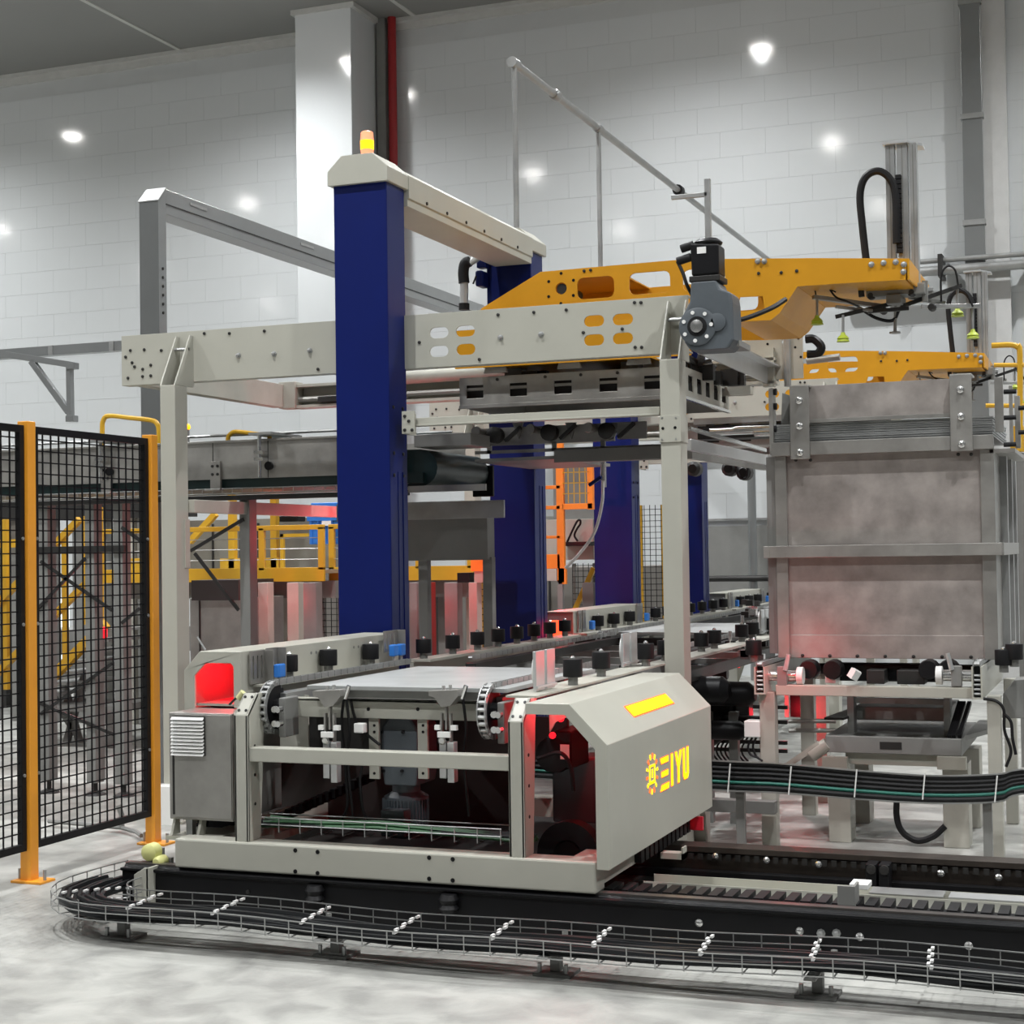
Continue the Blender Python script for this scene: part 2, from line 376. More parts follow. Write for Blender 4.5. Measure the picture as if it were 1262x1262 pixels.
# posts: channels with a chamfered head and tapering side web
def carriage_post(pl, pr, ptop):
    a = at(pl, ptop, Y=YF + 0.01); c = at(pr, ptop, Y=YF + 0.01); z1 = a.z
    m = M(); y = YF + 0.01
    m.box(a.x, c.x, y, y + 0.012, zt, z1)
    m.plate([(y, zt), (y + 0.10, zt), (y + 0.14, z1 - 0.02), (y + 0.16, z1 + 0.08), (y + 0.085, z1 + 0.085), (y, z1)], 'x', c.x - 0.012, c.x)
    m.plate([(y, zt), (y + 0.08, zt), (y + 0.08, z1 + 0.02), (y + 0.085, z1 + 0.085), (y, z1)], 'x', a.x, a.x + 0.012)
    m.add([(a.x, y, z1), (c.x, y, z1), (c.x, y + 0.085, z1 + 0.085), (a.x, y + 0.085, z1 + 0.085), (a.x, y + 0.012, z1 - 0.01), (c.x, y + 0.012, z1 - 0.01), (c.x, y + 0.095, z1 + 0.075), (a.x, y + 0.095, z1 + 0.075)],
          [(0, 1, 2, 3), (4, 7, 6, 5), (0, 4, 5, 1), (1, 5, 6, 2), (2, 6, 7, 3), (3, 7, 4, 0)])
    o = m.build('post', CREAM, t, 0.003)
    for fx in (0.25, 0.75):
        for fz in (0.2, 0.8):
            xx = a.x + (c.x - a.x) * fx; yy = y + 0.085 * fz; zz = z1 + 0.085 * fz
            M().cyl((xx, yy - 0.003, zz + 0.003), (xx, yy + 0.003, zz - 0.003), 0.006, 8).build('hole', BLACK, o)
    for k in range(3):
        zz = zt + 0.15 + 0.12 * k
        M().cyl((c.x - 0.001, y + 0.055, zz), (c.x + 0.002, y + 0.055, zz), 0.007, 8).build('hole', BLACK, o)
    return a.x, c.x
pLx = carriage_post(288, 305, 881)
pRx = carriage_post(625.5, 644.5, 889)
zr1 = at(303, 921, Y=YF + 0.02).z; zr0 = at(303, 938.5, Y=YF + 0.02).z
M().box(pLx[1] - 0.002, pRx[0] + 0.002, YF + 0.02, YF + 0.09, zr0, zr1).build('middle_rail', CREAM, t, 0.004)
# right side hood: bent sheet tunnel with a cut-out front
YH0, YH1 = YF - 0.02, 7.46
q1 = at(647, 866.5, Y=YH0); q2 = at(701.4, 866.6, Y=YH0); q3 = at(748.4, 918.4, Y=YH0); q4 = at(749, 1073, Y=YH0)
hx0, hx1, hx2 = q1.x, q2.x, q3.x; hz1, hz2, hz0 = q1.z, q3.z, q4.z
th = 0.006
outer = [(hx0, hz1), (hx1, hz1), (hx2, hz2), (hx2, hz0)]
i1 = at(695.5, 881.5, Y=YH0); i2 = at(733, 924, Y=YH0)
ix1, ix2, iz1, iz2 = i1.x, i2.x, i1.z, i2.z
m = M().plate([(hx0, hz1), (hx1, hz1), (hx2, hz2), (hx2, hz0), (ix2, hz0), (ix2, iz2), (ix1, iz1), (hx0, iz1)], 'y', YH0, YH0 + 0.015)
m.plate([(hx0, hz1), (hx1, hz1), (hx2, hz2), (hx2, hz0), (hx2 - th, hz0), (hx2 - th, hz2 - 0.002), (hx1 - 0.002, hz1 - th), (hx0, hz1 - th)], 'y', YH0 + 0.015, YH1)
m.plate([(hx0, hz1), (hx1, hz1), (hx2, hz2), (hx2, hz0), (hx0, hz0)], 'y', YH1 - 0.01, YH1)
hood = m.build('side_hood', CREAM, t, 0.0025)
# light strip on the sloping face of the hood
sl = V((hx2 - hx1, 0, hz2 - hz1)); sn = V((-sl.z, 0, sl.x)).normalized() * 1.0
if sn.z < 0: sn = -sn
def on_slope(px, py):
    d = ROT @ V((px - 631, 631 - py, -F_PX)); o = V((0, 0, CAM_H)); p0 = V((hx1, 0, hz1))
    k = (p0 - o).dot(sn) / d.dot(sn); return o + d * k
cs = [on_slope(*p) for p in ((771, 871.7), (819, 856.4), (829.5, 866.2), (781, 882.6))]
ylo = (cs[0].y + cs[3].y) / 2; yhi = (cs[1].y + cs[2].y) / 2
s_lo = ((cs[0] - V((hx1, 0, hz1))).dot(sl.normalized()) + (cs[1] - V((hx1, 0, hz1))).dot(sl.normalized())) / 2
s_hi = ((cs[2] - V((hx1, 0, hz1))).dot(sl.normalized()) + (cs[3] - V((hx1, 0, hz1))).dot(sl.normalized())) / 2
def slope_patch(a, b2, y0, y1, h):
    e = sl.normalized(); o = V((hx1, 0, hz1)); n = sn.normalized()
    c4 = [o + e * a + V((0, y0, 0)), o + e * a + V((0, y1, 0)), o + e * b2 + V((0, y1, 0)), o + e * b2 + V((0, y0, 0))]
    return M().add([p + n * 0.0005 for p in c4] + [p + n * h for p in c4], [(0, 1, 2, 3), (7, 6, 5, 4), (0, 4, 5, 1), (1, 5, 6, 2), (2, 6, 7, 3), (3, 7, 4, 0)])
slope_patch(s_lo - 0.006, s_hi + 0.006, ylo - 0.012, yhi + 0.012, 0.002).build('light_rim', LEDO, hood)
slope_patch(s_lo, s_hi, ylo, yhi, 0.004).build('light_strip', LEDY, hood, label='glowing yellow light strip')
# cut-out lettering lit from inside, on the flat outer side of the hood
def hx(px, py): return at(px, py, X=hx2)
def side_shape(polys, name, h, mt, holes=()):
    m = M()
    for pl in polys: m.plate(pl, 'x', hx2 + 0.0005, hx2 + h)
    return m.build(name, mt, hood)
eA = hx(814, 957); eB = hx(847, 950)
ly0 = hx(813.5, 950).y; ly1 = hx(848, 935).y
lz0 = hx(830, 967).z; lz1 = hx(830, 928).z
lh = lz1 - lz0; lw = ly1 - ly0
def letter(polys, name):
    off = 0.0035
    big = []
    for pl in polys:
        cy = sum(p[0] for p in pl) / len(pl); cz = sum(p[1] for p in pl) / len(pl)
        w_ = max(p[0] for p in pl) - min(p[0] for p in pl); h_ = max(p[1] for p in pl) - min(p[1] for p in pl)
        big.append([(cy + (p[0] - cy) * (1 + 2 * off / max(w_, 0.01)), cz + (p[1] - cz) * (1 + 2 * off / max(h_, 0.01))) for p in pl])
    o = side_shape(big, name, 0.0015, LEDO)
    m = M()
    for pl in polys: m.plate(pl, 'x', hx2 + 0.001, hx2 + 0.003)
    m.build('letter_face', LEDY, o)
def L2(y, z): return (ly0 + lw * y, lz0 + lh * z)
letter([[L2(0.00, 0), L2(0.27, 0), L2(0.29, 0.16), L2(0.04, 0.16)], [L2(0.04, 0.42), L2(0.25, 0.42), L2(0.26, 0.57), L2(0.04, 0.57)], [L2(0.04, 0.84), L2(0.27, 0.84), L2(0.27, 1.0), L2(0.0, 1.0)]], 'letter')
letter([[L2(0.37, 0), L2(0.43, 0), L2(0.43, 1), L2(0.37, 1)]], 'letter')
letter([[L2(0.60, 0), L2(0.66, 0), L2(0.66, 0.46), L2(0.75, 1), L2(0.685, 1), L2(0.63, 0.62), L2(0.575, 1), L2(0.51, 1), L2(0.60, 0.46)]], 'letter')
letter([[L2(0.80, 0.14), L2(0.84, 0), L2(0.96, 0), L2(1.0, 0.14), L2(1.0, 1), L2(0.94, 1), L2(0.94, 0.18), L2(0.86, 0.18), L2(0.86, 1), L2(0.80, 1)]], 'letter')
# gear emblem: ring of short rays around a boxed sign
gc = hx(803.5, 953.5); R = abs(hx(803.5, 929).z - gc.z)
ggl = []; ggl2 = []
for i in range(14):
    a = 2 * PI * i / 14 + 0.13; ca, sa = math.cos(a), math.sin(a)
    def pt(r, s): return (gc.y + r * ca - s * sa, gc.z + r * sa + s * ca)
    M().plate([pt(R * 0.78, -R * .05), pt(R * 1.04, -R * .075), pt(R * 1.04, R * .075), pt(R * 0.78, R * .05)], 'x', hx2 + 0.0005, hx2 + 0.003).build('emblem_ray', LEDO if i % 2 else LEDY, hood)
def E2(u, v): return (gc.y + R * 0.50 * u, gc.z + R * 0.50 * v)
for pl in ([E2(-1, -1), E2(-.78, -1), E2(-.78, .9), E2(-1, .9)], [E2(.78, -1), E2(1, -1), E2(1, .9), E2(.78, .9)], [E2(-.78, .72), E2(.78, .72), E2(.78, .9), E2(-.78, .9)],
           [E2(-.12, -.4), E2(.12, -.4), E2(.12, .45), E2(-.12, .45)], [E2(-.78, -1), E2(.78, -1), E2(.78, -.72), E2(-.78, -.72)]):
    side_shape([pl], 'emblem_stroke', 0.003, LEDY)
# red strip lights inside the right hood
M().box(hx0 + 0.06, hx0 + 0.10, YF + 0.35, YF + 0.9, hz1 - 0.035, hz1 - 0.02).build('red_strip', LEDR, t)
M().plate([(hx0 + 0.005, hz1 - 0.012), (ix1 + 0.03, hz1 - 0.012), (ix1 - 0.01, hz1 - 0.045), (hx0 + 0.03, hz1 - 0.10), (hx0 + 0.005, hz1 - 0.14)], 'y', YF + 0.24, YF + 0.25).build('inner_header', CREAM, t)
red_lamp((hx0 + 0.08, YF + 0.14, hz1 - 0.05), 0.8)
# far hood on the other side, closed with a red-lit panel
YL0, YL1 = 6.2, 7.83
def lp(px, py): q = at(px, py, Y=YL0); return (q.x, q.z)
o1, o2, o3, o4 = lp(226.7, 826), lp(246, 802.7), lp(296, 802.7), lp(297, 868)
zlow = 0.33
xr = o4[0]
m = M().plate([(o1[0], zlow), o1, o2, (xr, o2[1]), (xr, 0.84), (lp(288, 863)[0], 0.84), lp(287.5, 822), lp(284, 817.5), lp(253, 817.5), lp(239.8, 832), (lp(239.8, 832)[0], zlow)], 'y', YL0, YL0 + 0.015)
m.plate([(o1[0], zlow), o1, o2, (xr, o2[1]), (xr, 0.84), (xr - th, 0.84), (xr - th, o2[1] - th), (o2[0], o2[1] - th), (o1[0] + th, o1[1]), (o1[0] + th, zlow)], 'y', YL0 + 0.015, YL1)
m.plate([(o1[0], zlow), o1, o2, (xr, o2[1]), (xr, zlow)], 'y', YL1 - 0.01, YL1)
lh_ = m.build('side_hood', CREAM, t, 0.0025)
M().box(o1[0] + 0.02, xr - 0.012, YL0 + 0.50, YL0 + 0.51, 0.84, o2[1] - 0.01).build('red_lit_panel', CREAM2, t)
M().box(o1[0] + 0.05, xr - 0.05, YL0 + 0.02, YL0 + 0.50, 0.845, 0.855).build('hood_shelf', CREAM2, t)
M().box(xr - 0.09, xr - 0.05, YL0 + 0.12, YL0 + 0.4, o2[1] - 0.03, o2[1] - 0.015).build('red_strip', LEDR, t)
red_lamp(((o1[0] + xr) / 2, YL0 + 0.22, 1.0), 1.1, col=(1, 0.0, 0.012))
q = at(292, 848, Y=6.25)
# thin whip on the hood
q = at(253, 801, Y=6.6); q2_ = at(243, 785, Y=6.6)
M().cyl(q, q2_, 0.005, 6).build('antenna', GALV, t)
# small holes on the hood's inner side
for k, yy in enumerate((6.45, 6.50, 6.85, 6.90, 7.3, 7.35)): M().cyl((xr - 0.001, yy, 1.04), (xr + 0.002, yy, 1.04), 0.007, 8).build('hole', GREY, t)

# slotted brackets, blue sensors
def slotted_bracket(px, py, w_px, h_px, X, name='sensor_bracket', n=3):
    a = at(px, py, X=X); k = (a - V((0, 0, CAM_H))).length / F_PX
    hh = h_px * k; ww = w_px * k * 2.0
    m = M().plate(rect(a.y, a.y + ww, a.z - hh, a.z), 'x', X, X + 0.006, [rect(a.y + ww * (0.15 + 0.28 * i), a.y + ww * (0.15 + 0.28 * i) + ww * 0.10, a.z - hh * 0.85, a.z - hh * 0.15) for i in range(n)])
    m.box(X, X + 0.05, a.y + ww - 0.006, a.y + ww, a.z - hh, a.z)
    o = m.build(name, STEEL, t, 0.001); return a, ww, hh
a = at(306, 803, X=xr + 0.01)
slotted_bracket(307, 803, 18, 40, xr + 0.01); slotted_bracket(327, 799, 14, 38, xr + 0.02, n=2)
slotted_bracket(472, 778, 20, 26, xr + 0.03)
def blue_sensor(px, py, X):
    q = at(px, py, X=X)
    o = M().box(X, X + 0.03, q.y, q.y + 0.06, q.z - 0.03, q.z + 0.03).build('blue_sensor', BLUEP, t, 0.006)
    M().cyl((X + 0.015, q.y + 0.03, q.z - 0.08), (X + 0.015, q.y + 0.03, q.z - 0.03), 0.008, 8).build('sensor_stem', ALU, o)
for px, py in ((337, 827), (479, 802), (488, 801)): blue_sensor(px, py, xr + 0.06)

# conveyor: two side members, chains, sprockets, guide rollers
def guide_roller(x, y, z, par, r=0.042, h=0.075, lab=None):
    o = M().lathe((x, y, z), [(r * 0.97, 0), (r, 0.004), (r, h - 0.004), (r * 0.97, h)], 14).build('guide_roller', RUBBER, par, smooth=True)
    M().lathe((x, y, z), [(0.022, -0.035), (0.022, 0)], 10).build('roller_foot', GREY, o)
    M().lathe((x, y, z + h), [(0.012, 0), (0.012, 0.006), (0.005, 0.014)], 8).build('roller_nut', CHROME, o)
    return o
def chain_run(x, y0, y1, z, par, wdt=0.022, pitch=0.032):
    m = M(); y = y0
    k = 0
    while y < y1:
        for s in (-1, 1):
            dx = wdt / 2 * (1 if k % 2 else 0.8)
            m.box(x + s * dx - 0.0015, x + s * dx + 0.0015, y - 0.003, y + pitch + 0.003, z - 0.012, z + 0.012)
        m.cyl((x - wdt / 2, y, z), (x + wdt / 2, y, z), 0.008, 6)
        y += pitch; k += 1
    return stuff(m.build('chain', GALV, par))
def sprocket(x, yc, zc, r, par, side=1):
    m = M(); n = 22; pts = []
    for i in range(n):
        a = 2 * PI * i / n
        for da, rr in ((-0.32, 0.92), (-0.12, 1.0), (0.12, 1.0), (0.32, 0.92)): pts.append((yc + r * rr * math.cos(a + da * 2 * PI / n), zc + r * rr * math.sin(a + da * 2 * PI / n)))
    o = m.plate(pts, 'x', x - 0.008, x + 0.008).cyl((x - 0.03, yc, zc), (x + 0.05, yc, zc), r * 0.35, 14).build('sprocket', BLACK, par)
    cm = M(); pit = 2 * PI / n
    for i in range(n // 4, 3 * n // 4 + 2):
        a = PI / 2 + (i - n // 4) * pit
        a2 = a + pit
        for s in (-1, 1):
            p = V((x + s * 0.016, yc + r * 1.04 * math.cos(a), zc + r * 1.04 * math.sin(a))); q = V((x + s * 0.016, yc + r * 1.04 * math.cos(a2), zc + r * 1.04 * math.sin(a2)))
            cm.bar(p, q, 0.004, 0.022, up=(0, -math.cos(a + pit / 2), -math.sin(a + pit / 2)))
        cm.cyl((x - 0.02, yc + r * 1.04 * math.cos(a), zc + r * 1.04 * math.sin(a)), (x + 0.02, yc + r * 1.04 * math.cos(a), zc + r * 1.04 * math.sin(a)), 0.009, 6)
    stuff(cm.build('chain', GALV, o)); return o
ZS = 0.945
cxl = at(335, 872, Y=6.08).x; cxr = at(603, 877, Y=6.08).x
zc_ = at(335, 872, Y=6.08).z; zcr = at(603, 877, Y=6.08).z
sprocket(cxl, 6.10, zc_, 0.10, t); sprocket(cxr, 6.10, zcr, 0.10, t)
for x in (cxl, cxr):
    M().box(x - 0.03, x + 0.035, 6.14, 7.45, ZS - 0.075, ZS - 0.03).build('chain_guide', GALV, t, 0.002)
    chain_run(x, 6.10, 7.45, zc_ + 0.104, t)
# bearing blocks beside sprockets
for x in (cxl + 0.055, cxr + 0.05):
    m = M().box(x, x + 0.03, 6.04, 6.16, zc_ - 0.12, zc_ + 0.045)
    o = m.build('bearing_plate', GREY, t, 0.004)
    for dz in (-0.06, 0.0):
        M().cyl((x - 0.0, 6.0, zc_ + dz), (x + 0.0, 6.0 - 0.0 + 0.02, zc_ + dz + 0.0001), 0.014, 8).cyl((x + 0.022, 5.99, zc_ + dz), (x + 0.022, 6.02, zc_ + dz), 0.013, 8).build('bearing_bolt', CHROME, o)
# shelf with guide rollers above the right hood and one along the far hood
sx0 = at(640, 855, Z=0.935)
M().box(sx0.x - 0.03, sx0.x + 0.10, 6.02, 7.9, 0.925, 0.935).build('roller_shelf', CREAM, t, 0.001)
xs = sx0.x + 0.03
def disc_bracket(x, y, z, par):
    o = M().box(x, x + 0.014, y, y + 0.10, z, z + 0.16).box(x, x + 0.014, y + 0.13, y + 0.23, z, z + 0.16).box(x + 0.014, x + 0.022, y, y + 0.23, z + 0.01, z + 0.02).build('guide_bracket', ALU, par, 0.001)
    M().cyl((x - 0.02, y + 0.11, z + 0.075), (x - 0.002, y + 0.11, z + 0.075), 0.075, 22).build('guide_disc', WHITEP, o, smooth=True)
def by_px(px, py, z): return at(px, py, Z=z)
for px, py in ((706, 834), (741, 824), (796, 812), (830, 806)):
    q = by_px(px, py, 0.97); guide_roller(q.x, q.y, 0.97, t)
q = by_px(660, 852, 0.94); disc_bracket(q.x - 0.01, q.y, 0.94, t)
q = by_px(768, 822, 0.94); disc_bracket(q.x - 0.01, q.y, 0.94, t)
M().box(xr + 0.0, xr + 0.09, 6.3, 7.83, 0.925, 0.935).build('roller_shelf', CREAM, t, 0.001)
for px, py in ((356, 834), (405, 826), (457, 818)):
    q = at(px, py, X=xr + 0.045); guide_roller(q.x, q.y, 0.975, t)
# cross members and machinery below the board
yb = 6.16
q = at(360, 868, Y=yb); q2_ = at(600, 890, Y=yb)
zz1 = at(480, 863, Y=yb).z; zz0 = at(480, 886, Y=yb).z
M().box(at(352, 870, Y=yb).x, at(592, 880, Y=yb).x, yb, yb + 0.012, zz0, zz1).box(at(352, 870, Y=yb).x, at(592, 880, Y=yb).x, yb, yb + 0.08, zz1 - 0.01, zz1).build('cross_member', CREAM, t, 0.002)
for px in (362, 454, 515, 590): q = at(px, 874, Y=yb); M().cyl((q.x, yb - 0.002, q.z), (q.x, yb + 0.004, q.z), 0.008, 8).build('hole', BLACK, t)
M().box(at(345, 900, Y=6.3).x, at(380, 900, Y=6.3).x, 6.3, 6.31, at(345, 922, Y=6.3).z, zz1).build('gusset_plate', CREAM2, t)
for px in (455, 515):
    a = at(px, 885, Y=yb + 0.02); c = at(px + 13, 960, Y=yb + 0.02)
    o = M().box(a.x, c.x, yb + 0.015, yb + 0.03, c.z, a.z).build('hanger_plate', CREAM, t, 0.001)
    for py in (894, 902, 953): q = at(px + 6.5, py, Y=yb + 0.015); M().cyl((q.x, yb + 0.012, q.z), (q.x, yb + 0.016, q.z), 0.006, 8).build('hole', BLACK, o)
# gear reducer hanging with motor below
a = at(468, 885, Y=6.2); c = at(514, 970, Y=6.2)
o = M().plate([(a.x + 0.03, a.z), (c.x - 0.03, a.z), (c.x, a.z - 0.04), (c.x, c.z + 0.07), (c.x - 0.01, c.z), (a.x + 0.01, c.z), (a.x, c.z + 0.07), (a.x, a.z - 0.04)], 'y', 6.21, 6.42).build('gear_reducer', GREYM, t, 0.01)
for px, py in ((471, 902), (497, 902), (473, 950), (496, 950)): q = at(px, py, Y=6.21); M().cyl((q.x, 6.2, q.z), (q.x, 6.21, q.z), 0.007, 8).build('hole', BLACK, o)
mc = at(500, 995, Y=6.32)
o = M().lathe((mc.x, 6.33, at(500, 1030, Y=6.32).z), [(0.085, 0), (0.095, 0.01), (0.095, 0.17), (0.06, 0.19), (0.06, 0.24)], 18).build('motor', GREYM, t, smooth=True)
zm0 = at(500, 1030, Y=6.32).z
for i in range(22):
    a_ = PI + PI * i / 21; M().bar((mc.x + 0.093 * math.cos(a_), 6.33 + 0.093 * math.sin(a_), zm0 + 0.02), (mc.x + 0.093 * math.cos(a_), 6.33 + 0.093 * math.sin(a_), zm0 + 0.16), 0.003, 0.022, up=(math.cos(a_), math.sin(a_), 0)).build('cooling_fin', GREYM, o)
q = at(486, 1015, Y=6.2)
M().box(q.x - 0.05, q.x + 0.06, 6.17, 6.24, q.z - 0.05, q.z + 0.06).build('terminal_box', GREYM, o, 0.006)
# two clamp cylinders in front
def clamp_cylinder(px):
    yy = 6.02; q = at(px, 870, Y=yy); x = q.x
    z = lambda py: at(px, py, Y=yy).z
    o = M().box(x - 0.035, x - 0.005, yy + 0.01, yy + 0.05, z(960), z(915)).box(x + 0.0, x + 0.03, yy + 0.01, yy + 0.05, z(965), z(915)).build('clamp_cylinder', ALU, t, 0.003)
    M().box(x - 0.034, x - 0.026, yy + 0.02, yy + 0.04, z(925), z(880)).box(x + 0.006, x + 0.014, yy + 0.02, yy + 0.04, z(925), z(880)).box(x - 0.012, x - 0.004, yy + 0.02, yy + 0.04, z(900), z(872)).build('rod', STEEL, o)
    M().box(x - 0.036, x + 0.02, yy - 0.005, yy + 0.01, z(909), z(902)).build('name_plate', WHITEP, o, 0.001)
    M().box(x - 0.05, x - 0.03, yy, yy + 0.02, z(900), z(894)).box(x + 0.02, x + 0.045, yy, yy + 0.02, z(900), z(894)).build('clip', WHITEP, o)
    M().plate([(x - 0.075, z(852)), (x + 0.05, z(850)), (x + 0.055, z(858)), (x + 0.02, z(870)), (x - 0.02, z(872)), (x - 0.05, z(860)), (x - 0.075, z(858))], 'y', yy, yy + 0.06).build('clamp_jaw', STEEL, o, 0.002)
    M().cyl((x - 0.02, yy + 0.03, z(856)), (x - 0.02, yy + 0.03, z(846)), 0.008, 8).cyl((x + 0.01, yy + 0.03, z(856)), (x + 0.01, yy + 0.03, z(845)), 0.008, 8).cyl((x + 0.05, yy + 0.05, z(862)), (x + 0.07, yy + 0.05, z(846)), 0.01, 8).build('pins', CHROME, o)
    M().lathe((x - 0.02, yy + 0.0, z(913)), [(0.012, 0.0), (0.018, 0.006), (0.008, 0.02)], 10, 'y').build('fitting', CHROME, o)
    M().tube(catmull([(x + 0.05, yy + 0.06, z(858)), (x + 0.055, yy + 0.08, z(900)), (x + 0.04, yy + 0.09, z(940)), (x + 0.055, yy + 0.1, z(1010))]), 0.006).build('hose', RUBBER, o, smooth=True)
clamp_cylinder(405); clamp_cylinder(549)
# loose cables with white connector
m = M()
for k, pts in enumerate(([(432, 862), (436, 880), (442, 896), (452, 905), (468, 918)], [(424, 860), (421, 890), (424, 930), (428, 990), (418, 1016)], [(450, 925), (444, 960), (448, 1000), (462, 1018)])):
    m.tube(catmull([at(px, py, Y=6.14) for px, py in pts]), 0.006)
stuff(m.build('hoses', RUBBER, t, smooth=True))
q = at(445, 897, Y=6.1); M().box(q.x - 0.025, q.x + 0.02, 6.08, 6.12, q.z - 0.02, q.z + 0.02).build('connector', WHITEP, t, 0.004)
# dark inner sheets, cable tray with green cables
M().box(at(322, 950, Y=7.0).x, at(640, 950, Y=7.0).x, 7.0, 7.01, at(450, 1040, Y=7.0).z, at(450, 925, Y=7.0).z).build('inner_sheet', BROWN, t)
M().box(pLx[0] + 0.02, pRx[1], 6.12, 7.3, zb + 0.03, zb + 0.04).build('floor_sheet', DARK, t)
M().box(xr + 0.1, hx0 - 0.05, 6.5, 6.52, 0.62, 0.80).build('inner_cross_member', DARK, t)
tr = M(); yt = 6.03; za = at(330, 1040, Y=yt).z
xa, xb = at(318, 1020, Y=yt).x, at(618, 1030, Y=yt).x
zz = zt + 0.02
for dz in (0.0, 0.03): 
    for dy in (0.0, 0.10): tr.cyl((xa, yt + dy, zz + dz + 0.03), (xb, yt + dy, zz + dz + 0.03), 0.0028, 5)
x = xa
while x < xb:
    tr.bar((x, yt, zz), (x, yt, zz + 0.06), 0.004); tr.bar((x, yt, zz), (x, yt + 0.1, zz), 0.004); x += 0.10
stuff(tr.build('wire_tray', GALV, t))
gc_ = M()
for k in range(7): gc_.tube([(xa + 0.01 + 0.002 * k, yt + 0.015 + 0.012 * k, zz + 0.022 + 0.014 * (k % 3)), ((xa + xb) / 2, yt + 0.012 + 0.012 * k, zz + 0.025 + 0.014 * ((k + 1) % 3)), (xb + 0.12, yt + 0.02 + 0.012 * k, zz + 0.012 + 0.008 * (k % 3))], 0.008, 6)
stuff(gc_.build('cables', GREEN, t, smooth=True))
gc_ = M()
for k in range(4): gc_.tube([(xa, yt + 0.01 + 0.02 * k, zz + 0.03 + 0.01 * (k % 2)), (xb + 0.12, yt + 0.02 + 0.02 * k, zz + 0.03)], 0.008, 6)
stuff(gc_.build('cables', RUBBER, t, smooth=True))
# a dark energy chain climbing inside
ec = M()
for k in range(16):
    p = at(330 + 8 * k, 1014 - 3.6 * k, Y=6.4 + 0.03 * k); ec.box(p.x - 0.014, p.x + 0.012, p.y, p.y + 0.08, p.z - 0.02, p.z + 0.02)
stuff(ec.build('energy_chain', RUBBER, t))
# wheels
def wheel(px, py, Y, r):
    q = at(px, py, Y=Y)
    o = M().lathe((q.x - 0.04, Y, q.z), [(r * 0.5, -0.0), (r, 0.004), (r, 0.076), (r * 0.5, 0.08)], 28, 'x').build('wheel', BLACK, t, smooth=True)
def wheel_y(px, X0, X1, r, zc2, Y):
    q = at(px, 1040, Y=Y)
    M().lathe((q.x, Y, zc2), [(r * 0.4, 0), (r * 0.45, -0.01), (r, -0.008), (r, 0.07), (r * .4, 0.075)], 32, 'y').build('wheel', BLACK, t, smooth=True)
wheel_y(268, 0, 0, 0.12, 0.30, 6.30); wheel_y(700, 0, 0, 0.13, 0.285, 6.2)
# drive unit inside the right hood
a = at(700, 900, Y=6.5)
o = M().lathe((a.x - 0.02, 6.35, 0.66), [(0.03, 0), (0.075, 0.01), (0.08, 0.05), (0.07, 0.16), (0.05, 0.18)], 16, 'y').build('drive_motor', BLACK, t, smooth=True)
M().box(a.x - 0.02, a.x + 0.06, 6.36, 6.6, 0.60, 0.76).build('gear_box', BLACK, o, 0.01)
q = at(695, 927, Y=6.33); M().box(q.x - 0.018, q.x + 0.02, 6.335, 6.34, q.z - 0.03, q.z + 0.03).build('name_plate', WHITEP, o)
M().tube(catmull([at(662, 935, Y=6.2), at(690, 928, Y=6.2), at(703, 945, Y=6.2), at(707, 975, Y=6.2)]), 0.009).build('hose', RUBBER, t, smooth=True)
for py in (900, 880): 
    q = at(700 + (900 - py) * 0.5, py, Y=6.5); M().lathe((q.x, 6.3, q.z), [(0.014, 0), (0.014, 0.01)], 10, 'y').build('indicator', LEDR2, t)
M().box(at(680, 950, Y=6.6).x, at(735, 950, Y=6.6).x, 6.6, 6.8, 0.34, 0.62).build('gear_housing', GREYM, t, 0.01)
for dz in (0.44, 0.50, 0.56): M().cyl((hx0, 6.7, dz + 0.1), (hx1, 6.7, dz + 0.1), 0.008, 6).build('rod', STEEL, t)
# energy chain hanging under the hood at the rear and its steel arm
ec = M()
for k in range(12):
    a_ = k / 11
    yy = 6.45 + 0.75 * a_; zz_ = 0.245 + 0.0 * a_
    ec.box(hx2 - 0.13, hx2 - 0.05, yy, yy + 0.045, zz_ - 0.03, zz_ + 0.02)
stuff(ec.build('energy_chain', RUBBER, t))
M().box(hx2 - 0.04, hx2 + 0.06, 6.7, 6.76, 0.19, 0.215).box(hx2 + 0.052, hx2 + 0.06, 6.7, 6.76, 0.19, 0.24).build('tow_arm', CREAM, t)
q = at(858, 1015, X=hx2 - 0.02); M().box(q.x - 0.03, q.x + 0.03, q.y, q.y + 0.02, q.z - 0.03, q.z + 0.03).build('red_reflector', mat('red_reflector', (0.6, 0.02, 0.04), 0.4), t)

